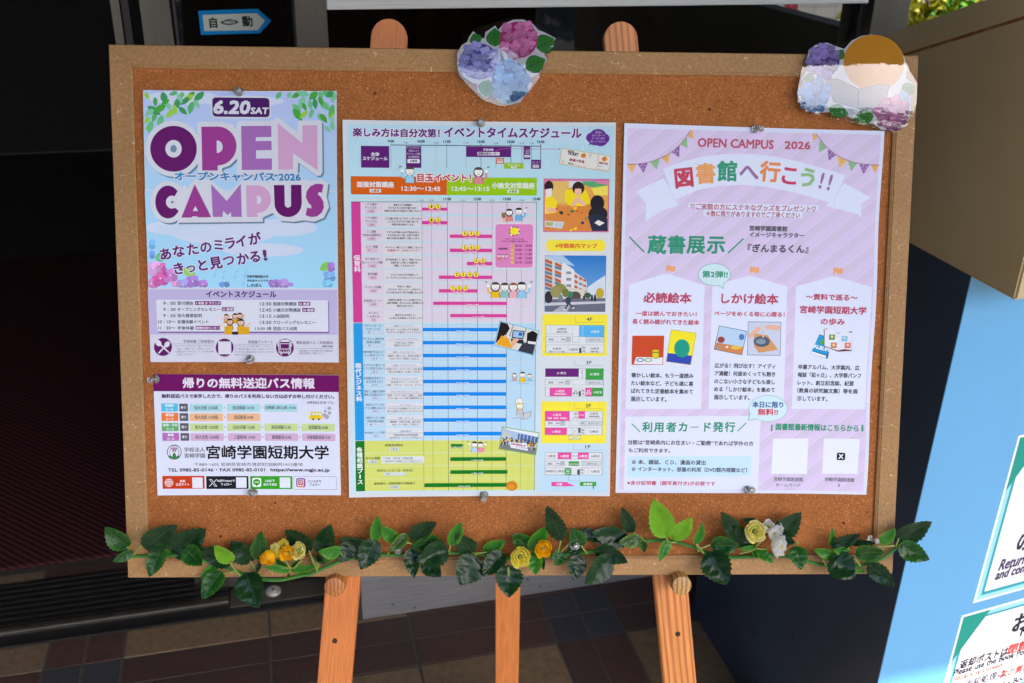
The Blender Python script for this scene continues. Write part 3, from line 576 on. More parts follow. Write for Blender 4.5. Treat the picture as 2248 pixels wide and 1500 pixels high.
for dx in (-24, 24): p.stroke([(295 + dx * .7, 1200), (295 + dx, 1241), (295 + dx * .7, 1282)], 5, (196, 55, 8), 5)
p.rect(292, 1196, 298, 1286, (196, 55, 8), 5)
for dy in (-20, 3, 24): p.rect(252, 1238 + dy, 338, 1244 + dy, (196, 55, 8), 6)
p.text('本校', 408, 464, 1224, 28, (235, 225, 225), 5, bold=1.5); p.text('公式サイト', 366, 506, 1259, 28, (235, 225, 225), 5, bold=1.5)
w2 = (228, 230, 238)
p.poly([(712, 1206), (740, 1206), (800, 1282), (772, 1282)], w2, 4); p.poly([(722, 1211), (737, 1211), (789, 1277), (775, 1277)], (18, 18, 28), 5); p.stroke([(795, 1206), (762, 1240)], 7, w2, 4); p.stroke([(748, 1250), (716, 1282)], 7, w2, 4)
p.text('X(旧Twitter)で', 800, 982, 1224, 28, w2, 5, bold=1.5); p.text('フォロー', 838, 950, 1261, 24, w2, 5, bold=1.5)
p.rect(1165, 1192, 1262, 1288, (228, 236, 228), 4, r=18); p.ell(1213, 1236, 38, 32, (45, 155, 20), 5); p.poly([(1200, 1262), (1230, 1262), (1210, 1282)], (45, 155, 20), 6); p.text('LINE', 1190, 1237, 1237, 14, (225, 236, 225), 7, bold=2)
p.text('LINEで', 1304, 1402, 1224, 27, w2, 5, bold=1.5); p.text('友だち追加', 1284, 1424, 1261, 27, w2, 5, bold=1.5)
p.rect(1628, 1194, 1726, 1290, (150, 60, 130), 4.95, r=20)
p.poly([(1640, 1250), (1715, 1250), (1700, 1288), (1645, 1288)], (215, 130, 60), 5.9); p.poly([(1632, 1210), (1700, 1196), (1690, 1225), (1640, 1240)], (90, 60, 165), 5.9); p.rect(1652, 1216, 1704, 1268, (175, 60, 100), 6.9, r=10)
p.frame(1646, 1212, 1706, 1272, w2, 7, 8); p.ell(1677, 1241, 17, 17, w2, 9); p.ell(1677, 1241, 11, 11, (190, 70, 100), 10); p.ell(1694, 1224, 4, 4, w2, 9, n=8)
p.text('インスタで', 1752, 1890, 1227, 27, (70, 70, 85), 5, bold=1.5); p.text('フォロー', 1768, 1880, 1263, 24, (70, 70, 85), 5, bold=1.5)
p.finish()
# ================================================================== sheet 3: event time schedule
p = Print([(753, 264), (1351, 270), (1338, 1088), (767, 1091)], WP, 'timetable_poster', 'pale blue timetable poster with coloured bars and floor plans, middle of the cork board', 'poster', white=(206, 212, 217), mat_=M_INK, warp=lambda U, V: .0046 * abs(U) ** 2.8 * (.6 + .4 * math.sin(2.8 * V - .8)) + .0006 * (1 - V * V) * abs(U))
p.part('picture'); p.crop(0, 0, 1)
p.rect(762, 273, 1344, 440, (178, 211, 226), 1, c2=(180, 217, 226)); p.rect(764, 440, 1187, 700, (180, 217, 226), 1, c2=(205, 216, 222)); p.rect(768, 700, 1187, 1080, (208, 216, 220), 1, c2=(190, 216, 228))
p.rect(1186, 440, 1342, 700, (190, 215, 224), 1, c2=(212, 216, 220)); p.rect(1186, 700, 1336, 900, (212, 216, 220), 1, c2=(205, 216, 222)); p.rect(1186, 900, 1332, 1079, (200, 216, 224), 1, c2=(184, 214, 232)); p.rect(1186, 500, 1338, 690, (213, 216, 218), 2, c2=(214, 216, 218))
rb = random.Random(2)
for k in range(26): p.ell(rb.uniform(770, 1335), rb.uniform(280, 380), rb.uniform(1.5, 5), rb.uniform(1.5, 5), (190, 219, 230), 2, n=12)
for (x, y, rx, ry) in ((860, 300, 70, 14), (1010, 340, 90, 20), (1240, 300, 60, 18)): p.ell(x, y, rx, ry, (184, 214, 227), 1.5, n=28)
p.part('title'); PU = (88, 42, 118)
p.text('楽しみ方は自分次第！', 776, 965, 292, 18, PU, 6, bold=2.2, halo=(222, 212, 224), hw=2.4); p.text('イベントタイムスケジュール', 976, 1276, 291.5, 21, PU, 6, bold=2.4, halo=(222, 212, 224), hw=2.4)
for x, y, rx, ry in ((1312, 299, 18, 15), (1298, 303, 12, 11), (1326, 305, 11, 11), (1306, 311, 14, 9), (1318, 312, 14, 10)): p.ell(x, y, rx, ry, (100, 45, 140), 4, n=20)
p.poly([(1296, 312), (1304, 312), (1291, 321)], (100, 45, 140), 4)
for i, (t, a, b) in enumerate([('食堂の', 1306, 1321), ('カウンターで', 1299, 1327), ('クーポン券を', 1299, 1327), ('渡してください。', 1296, 1330)]): p.text(t, a, b, 291.5 + 6.6 * i, 4.6, (215, 200, 225), 6)
p.part('overall_schedule'); gl = (95, 110, 130)
p.rect(858, 319.6, 1187, 320.6, (60, 75, 95), 3)
for x, t, big in ((858.5, '9:00', 1), (891, '9:30', 0), (924.5, '10:00', 1), (957.5, '10:30', 0), (981, '11:00', 1), (1023, '11:30', 0), (1056, '12:00', 1), (1088.6, '12:30', 0), (1121.6, '13:00', 1), (1145.6, '13:10', 0), (1167, '13:30', 0), (1187, '13:40', 1)):
    w = 7.8 if big and len(t) > 4 else 6.5 if big else 5; p.text(t, x - w, x + w, (310.5 if big else 313.5) + (x - 858) * .004, 5.6 if big else 3.4, (40, 45, 60), 5, bold=.5 if big else 0)
    if big: p.rect(x - .5, 316, x + .5, 369, (60, 75, 95), 3)
    else: p.rect(x - .25, 317, x + .25, 369, gl, 3)
PB = (92, 26, 112)
p.rect(793, 320.8, 855, 369, PB, 4); p.text('全体', 815, 833, 339, 8, (222, 218, 228), 6, bold=1.2); p.text('スケジュール', 797, 851, 348.5, 7.5, (222, 218, 228), 6, bold=1.2)
p.rect(891.5, 321, 925, 369, PB, 4)
for i, (t, a, b) in enumerate([('オープニングセレモニー', 893, 923), ('学長あいさつ', 897, 920), ('スケジュール説明', 893, 923), ('短大概要説明', 897, 920)]): p.text(t, a, b, 324.5 + 6.8 * i, 5.2, (215, 205, 225), 6)
p.rect(894.5, 349.5, 921.5, 358.5, (222, 220, 226), 5, r=1.5); p.text('35教室', 900, 916, 354, 5, (60, 30, 80), 6, bold=.3)
p.rect(1023.5, 321.5, 1121.6, 345.5, PB, 4); p.text('学食体験', 1061, 1083, 329, 5.2, (220, 212, 228), 6, bold=.4); p.rect(1048, 334, 1097, 341.5, (222, 220, 226), 5, r=1.2); p.text('国際交流センター', 1050, 1095, 337.7, 5.2, (60, 30, 80), 6, bold=.5)
p.rect(1088.6, 347, 1106.5, 360, (205, 105, 70), 4); p.text('面接対策講座', 1090, 1105, 350.8, 4, (235, 220, 210), 6); p.rect(1091.5, 353.6, 1104, 358, (225, 220, 222), 5); p.text('35教室', 1094, 1102, 355.8, 3, (190, 80, 50), 6)
p.rect(1106.5, 358, 1149.3, 371, (150, 190, 35), 4); p.text('小論文対策講座', 1113, 1142, 362.5, 4.5, (220, 230, 200), 6); p.rect(1122, 365.5, 1134, 370, (225, 228, 215), 5); p.text('35教室', 1124, 1132, 367.7, 3, (110, 150, 30), 6)
p.rect(1149.5, 322, 1164, 350, PB, 4); p.text('入試等', 1151, 1163, 331.5, 4.3, (215, 205, 225), 6); p.text('説明', 1153, 1161, 336.5, 4.3, (215, 205, 225), 6); p.rect(1151, 340.5, 1163, 346, (222, 220, 226), 5, r=1); p.text('35教室', 1152.5, 1161.5, 343.2, 3.6, (60, 30, 80), 6)
p.rect(1166, 351, 1187, 371, PB, 4); p.text('クロージング', 1168, 1185, 356.5, 3.8, (215, 205, 225), 6); p.text('セレモニー', 1169, 1184, 360.8, 3.8, (215, 205, 225), 6); p.rect(1169.5, 363, 1183, 368.5, (222, 220, 226), 5, r=1); p.text('35教室', 1171, 1181, 365.7, 3.6, (60, 30, 80), 6)
p.stroke([(1089, 331), (1104, 326.8), (1227, 328)], .9, (170, 100, 160), 6); p.ell(1227.5, 327.7, 1.6, 1.6, (140, 80, 160), 7, n=12); p.ell(1089, 331.5, 1.4, 1.4, (190, 60, 120), 7, n=12)
p.poly([(1232.5, 325.5), (1341, 343.5), (1335.5, 378), (1227.5, 360.5)], (205, 165, 60), 4); p.poly([(1233.5, 326.8), (1339.8, 344.4), (1334.6, 376.6), (1228.8, 359.4)], (222, 220, 214), 5); p.stroke([(1314, 340.2), (1309, 372.5)], 1.2, (205, 165, 60), 6)
p.text('ORDER', 1246, 1260, 332.7, 3, (35, 35, 40), 7, bold=.8, rot=-9); p.text('TICKET', 1246, 1269.5, 338.5, 6, (35, 35, 40), 7, bold=1.1, rot=-9); p.text('唐揚げ定食', 1249.5, 1283, 353.5, 6, (150, 60, 70), 7, bold=1, rot=-9); p.text('Name', 1247, 1258.5, 359.5, 3.2, (40, 40, 50), 7, bold=.4, rot=-9); p.stroke([(1259, 362), (1286, 366.8)], .4, (60, 60, 70), 7)
p.text('唐揚げ定食', 1314, 1334, 359.3, 4.4, (150, 60, 70), 7, bold=.6, rot=-9); p.text('Name', 1312, 1320, 365.2, 2.6, (40, 40, 50), 7, rot=-9); p.stroke([(1312, 372), (1332, 375)], .4, (60, 60, 70), 7)
for x, y in ((1281, 342.5), (1326.5, 350)): p.ell(x, y, 6.5, 5.8, (225, 200, 110), 6, n=16); p.ell(x - 1, y, 5, 4.4, (212, 115, 65), 7, n=14); p.ell(x + 1, y - 4, 2.5, 1.2, (90, 150, 60), 8, n=10)
for x, y, c in ((1234, 352, (120, 180, 215)), (1237, 355, (150, 200, 220)), (1235, 357, (210, 160, 60)), (1293, 341, (130, 185, 215)), (1297, 341, (90, 160, 190)), (1294, 345, (220, 150, 80))): p.ell(x, y, 1.5, 1.5, c, 6, n=8)
p.part('featured_events'); p.crop(740, 240, 6.25)
p.rect(193, 922, 1506, 1178, (208, 92, 12), 3, r=12); p.rect(1480, 930, 1506, 1178, (208, 92, 12), 3.5); p.text('面接対策講座', 278, 780, 1034, 78, (226, 222, 220), 6, bold=12); p.rect(450, 1095, 607, 1145, (224, 220, 218), 5, r=8); p.text('35教室', 470, 585, 1120, 34, (190, 95, 40), 6, bold=3); p.text('12:30〜12:45', 888, 1415, 1091, 58, (226, 222, 220), 6, bold=9)
p.crop(1040, 240, 6.248)
p.rect(-368, 933, 863, 1186, (148, 196, 16), 3, r=10); p.rect(-368, 933, -340, 1184, (148, 196, 16), 3.5); p.text('12:45〜13:15', -300, 212, 1092, 58, (222, 226, 215), 6, bold=9); p.text('小論文対策講座', 250, 832, 1048, 80, (222, 226, 215), 6, bold=12); p.rect(460, 1103, 618, 1153, (220, 226, 214), 5, r=8); p.text('35教室', 482, 595, 1129, 34, (120, 150, 50), 6, bold=3)
p.crop(740, 240, 6.25); p.text('目玉イベント！', 1105, 1835, 942, 98, (182, 32, 48), 8, bold=9, halo=(228, 222, 222), hw=17)
person_icon(p, 1000, 850, 60, (85, 65, 60), (150, 200, 228), lvl=6, arms=-1); person_icon(p, 1940, 860, 62, (80, 68, 68), (214, 132, 140), lvl=6, long=True, arms=1)
for a, b in (((830, 815), (850, 832)), ((850, 790), (862, 810)), ((885, 785), (878, 800))): p.stroke([a, b], 5, (80, 80, 85), 5)
# main table
p.crop(0, 0, 1); p.part('timetable')
X = lambda x, y: x + (1052 - x) * .0385 * (y - 443) / 635
for x, t, big in ((926, '10:10', 0), (947, '10:30', 0), (982, '11:00', 1), (1015.5, '11:30', 0), (1048, '12:00', 1), (1080.5, '12:30', 0), (1113, '13:00', 1), (1145.5, '13:30', 0), (1178, '13:40', 1)):
    w = 8 if big else 5; p.text(t, x - w, x + w, 437.2 if big else 440, 5.8 if big else 3.4, (30, 35, 45), 5, bold=.5 if big else 0)
pk = [443.7, 472.9, 501.9, 531.9, 561.9, 590.9, 620.4, 650, 679.4, 707.5]; bl = [709.3, 737.3, 766.6, 795, 823.6, 853, 881.5, 909, 937.6, 965.8]; gr = [967.6, 994, 1022.2, 1050.4, 1076.8]
CP, CB, CG = (205, 62, 145), (38, 150, 220), (18, 112, 35)
for Y, cat, bg in ((pk, CP, (216, 205, 220)), (bl, CB, (180, 212, 232)), (gr, CG, (205, 212, 108))):
    for i in range(len(Y) - 1):
        a, b = Y[i], Y[i + 1]; g = .9
        p.rect(X(793 if Y is not gr else 792, a), a + (g if i else 0), X(1178, b), b - g, bg, 2)
        if Y is not gr: p.rect(X(841, a), a + 2.2, X(925, b), b - 2.4, (215, 213, 219) if Y is pk else (214, 217, 222), 3)
    yy = Y[0]
    while yy < Y[-1] - .1:
        y2 = min(yy + 45, Y[-1]); p.rect(X(771.7, yy), yy, X(792, y2), y2 + .5, cat, 4 + .5 * (int((yy - Y[0]) / 45) % 2)); yy = y2
LN = (60, 62, 78)
for x, w in ((926, .55), (947, .45), (982, .9), (1015.5, .45), (1048, .9), (1080.5, .45), (1113, .9), (1145.5, .45), (1178, .9)):
    p.stroke([(X(x, 443.7), 443.7), (X(x, 760), 760), (X(x, 1077), 1077)], w, LN, 4)
p.stroke([(771.5, 443.5), (1178, 444.2)], .9, LN, 5)
p.vtext('保育科', 784, 560, 598, 13, (226, 218, 226), 7, bold=2, x2=785.5)
p.vtext('現代ビジネス科', 786.5, 797, 882, 12, (222, 228, 234), 7, bold=1.8, x2=789)
p.vtext('各種相談ブース', 789.5, 981, 1063, 11.5, (220, 230, 220), 7, bold=1.8, x2=791.5)
p.crop(750, 430, 5.172); tk = (45, 38, 50)
trows = [(['こども園が', 'やってきた'], '23教室', ['清武みどり幼稚園の', '子どもたちと先生が創り出す、', '保育の日常をぜひ間近でご覧ください。'], 0), (['こども園が', 'やってきた'], '21教室', ['こども園の日常には「なぜ？」がいっぱい！', 'こどもたちが“光”の謎に迫った', '実際の話を紹介します。'], 154), (['ミニ講座', '「特別支援教育」'], '15教室', ['子どもの行動には必ず理由があり、', 'それは氷山の一角。水面下を探る', '様々な視点を簡単にご紹介します。'], 310),
         (['ピアノ体験'], '2階ラウンジ', ['キャストと一緒にピアノに挑戦してみよう！', '（先着順です。お早めにどうぞ！）'], 465), (['音で遊ぼう♪', '楽しいミュージック体験'], '23教室', ['音や音楽を聴いて、感じて、表現してみよう！', '五感を使った楽しい音遊びを', '体験してみませんか？'], 620), (['製作体験'], '14教室', ['ネコミミおりがみを製作して', 'オープンキャンパスをエンジョイしよう！'], 775), (['クッキング体験'], '31教室', ['学生と一緒に、', '子どもの「おいしい！」を作ろう。', '子ども向けのおやつ作りを体験しませんか？'], 925),
         (['実習展示コーナー'], '33教室', ['保育科の実習ってこんな感じだよ。', '日誌や指導案、赤ちゃん人形、製作物などの', '展示もあります。'], 1078), (['わくわく', 'しゃぼん玉'], '中庭', ['身近なものを使って、', 'しゃぼん玉を飛ばしてみましょう！'], 1232)]
for nm, room, ds, dy in trows:
    dx = dy * .022; cx = 336 + dx; y = 97 + dy if len(nm) > 1 else 112 + dy
    for t in nm: w = min(232, 26.5 * len(t)); p.text(t, cx - w / 2, cx + w / 2, y, 28, tk, 6, bold=1); y += 39
    w = 24 * len(room) * .62 + 18; p.frame(cx - w / 2 - 6, y - 17, cx + w / 2 + 6, y + 20, (190, 80, 140), 3, 4, fill=(216, 212, 222), r=6); p.text(room, cx - w / 2 + 4, cx + w / 2 - 4, y + 2, 22, (175, 60, 125), 6, bold=1)
    cx = 695 + dx * 1.1; y = 139 + dy - (len(ds) - 1) * 17
    for t in ds: w = min(415, 23.5 * len(t)); p.text(t, cx - w / 2, cx + w / 2, y, 23, (175, 40, 60) if t[0] == '（' else tk, 6, bold=1); y += 34
BARS = [(456, 463, 926, 982, '10:10〜11:00', [1, 2]), (485.5, 493, 926, 982, '10:10〜11:00', [1, 2]), (515, 523, 987.5, 1080.5, '11:10〜12:30', [3, 4, 5]), (546, 554, 987.5, 1080.5, '11:10〜12:30', [3, 4, 5]), (575, 583, 1025, 1080.5, '11:40〜12:30', [4, 5]), (605, 613, 963.5, 1080.5, '10:40〜12:30', [2, 3, 4, 5]), (635, 642.7, 963.5, 1048, '10:40〜12:00', [2, 3, 4]), (662.3, 670, 951, 1113, '10:30〜13:00', []), (689.5, 697, 988.5, 1113, '11:10〜13:00', [])]
p.crop(0, 0, 1); p.part('time_bars')
for a, b, x0, x1, t, nums in BARS:
    p.rect(x0, a, x1 - (b - 600) * .0, b, (212, 62, 150), 5); xc = {982: 954.5, 1048: 1008, 1113: 1035}.get(x1, (x0 + x1) / 2 + (0 if x0 > 980 else 2)); xc = 1037 if x0 == 951 else 1050 if x0 == 988.5 else xc
    p.text(t, xc - 13, xc + 13, b - .3, 4.2, (232, 226, 232), 7, bold=.4, halo=(195, 60, 140), hw=.6)
    for j, k in enumerate(nums):
        x = xc + (j - (len(nums) - 1) / 2) * 14; y = a - 2
        for q in range(8): p.ell(x + 5.1 * math.cos(q * .785), y + 5.1 * math.sin(q * .785), 1.6, 1.6, (215, 175, 50) if q % 2 else (215, 110, 90), 6, n=8)
        p.ell(x, y, 5, 5, (240, 225, 40), 7, n=14); p.text(str(k), x - 1.7, x + 1.7, y, 5.6, (60, 90, 40), 8, bold=.5)
for k, a in enumerate((720, 748.8, 777, 805.8, 833.8, 861.3, 890.6, 918.2, 948.4)):
    p.rect(X(926, a) - .3, a, X(1113, a), a + 7.6, (0, 132, 224), 5); p.text('10:10〜13:00', 1002, 1029, a + 7.4, 4.2, (222, 232, 240), 7, bold=.4, halo=(0, 125, 215), hw=.6)
for a, x0, x1, t, xc in ((975, 990, 1016, '11:10〜11:30', 1003), (1004, 988.6, 1111, '11:05〜13:00', 1048), (1032.5, 988.6, 1114, '11:05〜13:05', 1048), (1061, 931.8, 1115, '9:15〜13:20', 1019)):
    p.rect(x0, a, x1, a + 7.8, (10, 118, 28), 5); p.text(t, xc - 12.5, xc + 12.5, a + 7.3, 4.2, (222, 232, 222), 7, bold=.4, halo=(15, 100, 30), hw=.6)
p.part('timetable'); p.crop(760, 700, 7.025)
brows = [(['バグハンターズ・', 'リターンズ！'], '4階ラウンジ', '情報クリエイティブ', ['遊べるゲームに潜むバグを発見し、', 'プログラムを修正してクリアせよ！']), (['デジタル vs. 絵具の色', '再現に挑戦！'], '4階ラウンジ', 'ソーシャルメディアデザイン', ['〜あなたはこの色を', '再現できますか？〜']), (['宮崎の魅力を伝えよう！', 'ミニPOPづくり'], '45教室', '観光・ホスピタリティ', ['宮崎の「推し」を、自分の言葉で', 'わかりやすく表現してみよう']),
         (['マーケクエスト“欲しい！”の', 'ヒミツを見つけよう'], '45教室', '経営・マーケティング', ['RPG風クイズで、コンビニ・カフェ・SNSに隠れた', '「売れる仕組み」を楽しく学ぼう']), (['世界遺産学習VRツアー', 'はじめました！'], '45教室', '異文化コミュニケーション', ['VR学習ツアー：アメリカ、', '中国、イタリア、フランス、スペイン']), (['語学ミニ講座と世界の', '挨拶でお友達になろう！'], '45教室', 'グローバルコミュニケーション', ['「英語・スペイン語ミニ講座」、英語・', 'スペイン語・ドイツ語で挨拶学習だよ！']),
         (['身近なメディカル', 'クイズに挑戦してみよう！'], '45教室', 'メディカル', ['クイズ王には妙案のプレゼント？！', '誰でも参加できる〇×トリビアクイズです']), (['司書クイズ・本屋', '大賞受賞作品展'], '4階ラウンジ', '司書・オフィス', ['図書館・司書の仕事、魅力ある', '本について楽しく学ぼう！']), (['SPARCって何？'], '45教室', 'SPARC', ['地域活性化人材育成事業', '（SPARC）について学ぼう！'])]
for i, (nm, room, sub, ds) in enumerate(brows):
    dy = 203 * i; dx = i * 4.2; cx = 420 + dx; y = 104 + dy + (24 if len(nm) == 1 else 0)
    for t in nm: w = min(325, 36 * len(t)); p.text(t, cx - w / 2, cx + w / 2, y, 38, (50, 60, 80), 6, bold=1); y += 50
    w = 165 if '教' in room else 235; p.frame(cx - w / 2, y - 22, cx + w / 2, y + 28, (70, 140, 190), 3, 4, fill=(214, 222, 230), r=8); p.text(room, cx - w / 2 + 22, cx + w / 2 - 22, y + 3, 32, (20, 115, 185), 6, bold=1.2)
    cx = 888 + dx; w = min(440, 34 * len(sub)); p.text(sub, cx - w / 2, cx + w / 2, 109 + dy, 30, (70, 80, 140), 6); p.rect(600 + dx, 134 + dy, 1180 + dx, 137 + dy, (120, 120, 130), 5)
    for j, t in enumerate(ds): w = min(555, 34 * len(t)); p.text(t, cx - w / 2, cx + w / 2, 166 + dy + 43 * j, 33, (45, 45, 58), 6, bold=1)
p.crop(760, 880, 6.819)
for (t, a, b, y, room, w, yr, cx) in (('保護者説明会', 580, 852, 662, '36教室', 150, 720, 718), ('何でも相談', 292, 510, 855, '34教室', 150, 906, 404), ('抹茶をいただく会（学友会）', 465, 1000, 1040, '１階エントランス', 345, 1092, 726), ('蔵書展示・図書館展示活動紹介', 420, 1035, 1233, '図書館', 150, 1287, 728)):
    p.text(t, a, b, y, 38, (55, 60, 40), 6, bold=1.5); p.frame(cx - w / 2, yr - 24, cx + w / 2, yr + 26, (90, 130, 110), 3, 4, fill=(216, 222, 222), r=8); p.text(room, cx - w / 2 + 18, cx + w / 2 - 18, yr + 2, 32, (60, 110, 90), 6, bold=1)
p.rect(530, 830, 1166, 932, (216, 218, 222), 4); p.text('〇学費、奨学金 〇選抜試験', 558, 1000, 858, 32, (60, 120, 80), 6, bold=1); p.text('〇保育科 〇就職', 558, 830, 904, 32, (60, 120, 80), 6, bold=1); p.frame(842, 886, 1140, 922, (90, 130, 110), 2.5, 5, r=8); p.text('キャリア教育センター', 852, 1130, 904, 24, (60, 70, 70), 6)
p.part('illustration#0')
person_icon(p, 1922, 655, 44, (60, 50, 48), (175, 205, 225), lvl=6, arms=-1); person_icon(p, 2010, 660, 42, (60, 50, 48), (228, 140, 155), lvl=7, arms=1)
p.crop(1040, 430, 5.172)
p.part('illustration#1'); person_icon(p, 403, 188, 38, (70, 50, 45), (225, 130, 130), lvl=6, long=True, arms=0); person_icon(p, 512, 178, 40, (40, 35, 38), (110, 175, 215), lvl=6, arms=1); p.ell(340, 225, 24, 30, (150, 100, 70), 6, n=16); p.ell(325, 200, 9, 9, (150, 100, 70), 6, n=10); p.ell(355, 200, 9, 9, (150, 100, 70), 6, n=10); p.rect(330, 245, 360, 300, (228, 190, 130), 5)
p.part('illustration#2'); person_icon(p, 246, 1030, 48, (95, 65, 55), (225, 185, 30), lvl=6, long=True, arms=-1); person_icon(p, 352, 1035, 46, (80, 55, 48), (140, 195, 185), lvl=7); person_icon(p, 450, 1035, 46, (165, 80, 55), (232, 170, 180), lvl=6, long=True); person_icon(p, 545, 1030, 50, (60, 48, 45), (145, 200, 230), lvl=7, arms=1)
p.part('session_panel'); p.frame(242, 317, 676, 822, (226, 222, 228), 8, 6, fill=(218, 132, 188), r=38)
for q in range(14):
    a = q * .449; p.ell(460 + 54 * math.cos(a), 404 + 50 * math.sin(a), 11, 11, [(215, 70, 60), (240, 235, 230), (70, 150, 80), (215, 110, 150)][q % 4], 8, n=10)
p.ell(460, 403, 47, 42, (244, 226, 40), 9, n=20)
p.text('このマークがついている', 355, 562, 491, 18, (90, 40, 80), 8, bold=1); p.text('プログラムは時間入れ替え制です。', 313, 612, 518, 18, (90, 40, 80), 8, bold=1); p.text('- 開催時間 -', 268, 397, 602, 22, (80, 35, 70), 8, bold=2)
for k, t in enumerate(('10:10 - 10:30', '10:40 - 11:00', '11:10 - 11:30', '11:40 - 12:00', '12:10 - 12:30')):
    y = 568 + 47 * k
    for q in range(6): p.ell(440 + 16 * math.cos(q * 1.047), y + 16 * math.sin(q * 1.047), 6, 6, (225, 120, 60), 8, n=8)
    p.ell(440, y, 15, 15, (240, 225, 60), 9, n=14); p.text(str(k + 1), 436, 444, y, 17, (80, 90, 40), 10, bold=1); p.text(t, 471, 656, y, 27, (95, 40, 85), 8, bold=1.5)
for x, sh_ in ((288, (215, 120, 70)), (330, (120, 170, 210)), (372, (205, 90, 100))): person_icon(p, x, 683, 17, (60, 45, 42), sh_, (235, 220, 210), 8)
p.crop(1060, 690, 7.143)
p.part('illustration#3'); person_icon(p, 497, 958, 34, (90, 85, 85), (195, 160, 160), lvl=6, long=True); person_icon(p, 622, 948, 44, (95, 80, 70), (225, 190, 40), lvl=7); person_icon(p, 733, 965, 32, (120, 90, 80), (150, 195, 220), lvl=6)
p.stroke([(405, 1040), (540, 1050)], 3, (90, 100, 110), 8); p.stroke([(545, 1080), (640, 1090), (720, 1082)], 4, (90, 100, 110), 8); p.stroke([(690, 1035), (810, 1040)], 3, (90, 100, 110), 8)
p.crop(1060, 880, 6.817)
p.part('illustration#4'); person_icon(p, 553, 78, 52, (220, 190, 60), (190, 192, 195), lvl=6, long=True); p.poly([(485, 25), (488, -25), (530, -42), (590, -30), (605, 40)], (225, 228, 230), 8); p.stroke([(485, 35), (488, -25), (530, -42), (590, -30), (605, 40)], 4, (80, 85, 90), 9)
p.poly([(610, 185), (730, 152), (708, 250), (595, 282)], (70, 75, 80), 8); p.poly([(614, 190), (722, 159), (703, 246), (600, 276)], (196, 199, 202), 9); p.poly([(535, 240), (600, 215), (598, 280)], (190, 196, 200), 8); p.stroke([(437, 268), (520, 250), (600, 280)], 4, (80, 85, 90), 8)
p.part('illustration#5'); p.ell(435, 1275, 82, 74, (205, 125, 30), 8, n=24); p.ell(430, 1290, 46, 42, (220, 145, 45), 9, n=18)   # small round ornament below the table
# photographs on the sheet
p.part('photo_of_class'); p.crop(1040, 240, 6.248)
p.rect(957, 952, 1845, 1690, (205, 110, 160), 4); q = p; q.rect(975, 985, 1830, 1672, (222, 160, 78), 5)
q.rect(975, 985, 1300, 1290, (224, 184, 100), 5.5); q.poly([(1250, 985), (1830, 985), (1830, 1060), (1520, 1040), (1250, 1090)], (210, 210, 215), 6); q.poly([(1480, 990), (1830, 985), (1830, 1060), (1640, 1080), (1500, 1040)], (90, 165, 110), 7); q.poly([(1640, 985), (1830, 985), (1830, 1040), (1700, 1020)], (215, 130, 165), 8); q.poly([(1600, 1080), (1830, 1050), (1830, 1180), (1660, 1190)], (236, 218, 90), 8)
q.poly([(975, 1300), (1240, 1330), (1560, 1300), (1830, 1380), (1830, 1672), (975, 1672)], (216, 134, 62), 6)
q.poly([(975, 1180), (1080, 1190), (1145, 1270), (1120, 1420), (975, 1440)], (242, 214, 30), 8); q.ell(1030, 1060, 62, 78, (45, 30, 30), 9); q.poly([(985, 1100), (1072, 1085), (1068, 1190), (1000, 1215)], (226, 220, 216), 10); q.poly([(1000, 1340), (1120, 1360), (1160, 1400), (1000, 1420)], (232, 180, 150), 9)
q.poly([(1250, 1110), (1330, 1100), (1540, 1110), (1600, 1290), (1500, 1330), (1300, 1320), (1245, 1260)], (242, 214, 30), 8); q.ell(1432, 1085, 82, 92, (50, 32, 30), 9); q.ell(1428, 1130, 48, 62, (232, 184, 160), 10); q.poly([(1378, 1070), (1480, 1070), (1470, 1090), (1388, 1092)], (50, 32, 30), 11); q.poly([(1380, 1230), (1440, 1200), (1540, 1300), (1510, 1330), (1420, 1280), (1350, 1350), (1330, 1320)], (232, 184, 155), 10)
q.ell(1690, 1290, 95, 110, (32, 30, 38), 9); q.ell(1700, 1440, 130, 110, (35, 35, 44), 9); q.poly([(1560, 1470), (1700, 1440), (1830, 1500), (1830, 1672), (1620, 1672)], (40, 46, 66), 10); q.poly([(1650, 1560), (1700, 1520), (1790, 1560), (1720, 1600)], (232, 222, 215), 11)
for x, y, c, r_ in ((1300, 1445, (205, 60, 45), 26), (1350, 1400, (45, 120, 60), 34), (1390, 1360, (240, 205, 40), 36), (1420, 1400, (215, 70, 50), 24), (1200, 1420, (40, 60, 60), 40), (1140, 1370, (215, 80, 60), 26), (1480, 1420, (205, 90, 70), 24), (1490, 1560, (50, 60, 100), 32), (1390, 1640, (240, 200, 40), 36), (1450, 1610, (225, 110, 60), 26), (1330, 1660, (236, 196, 40), 28), (1540, 1500, (60, 130, 80), 22)):
    q.poly([(x + r_ * math.cos(k * 1.3 + x) * (1 if k % 2 else .7), y + r_ * .8 * math.sin(k * 1.3 + x) * (1 if k % 2 else .7)) for k in range(5)], c, 11)
q.poly([(975, 1530), (1240, 1545), (1210, 1640), (975, 1610)], (205, 208, 214), 8); q.poly([(990, 1545), (1090, 1550), (1080, 1600), (985, 1595)], (170, 180, 110), 9); q.poly([(1120, 1555), (1220, 1560), (1200, 1625), (1105, 1610)], (190, 200, 205), 9)
p.part('map_heading'); p.crop(1040, 430, 5.172)
for x in (890, 975, 1065, 1155, 1245, 1335, 1423): p.ell(x, 565, 70, 70 if x in (890, 1423) else 67, (240, 222, 62), 4, n=28)
p.text('4号館案内マップ', 925, 1397, 568, 50, (222, 110, 55), 9, bold=6)
p.part('photo_of_building')
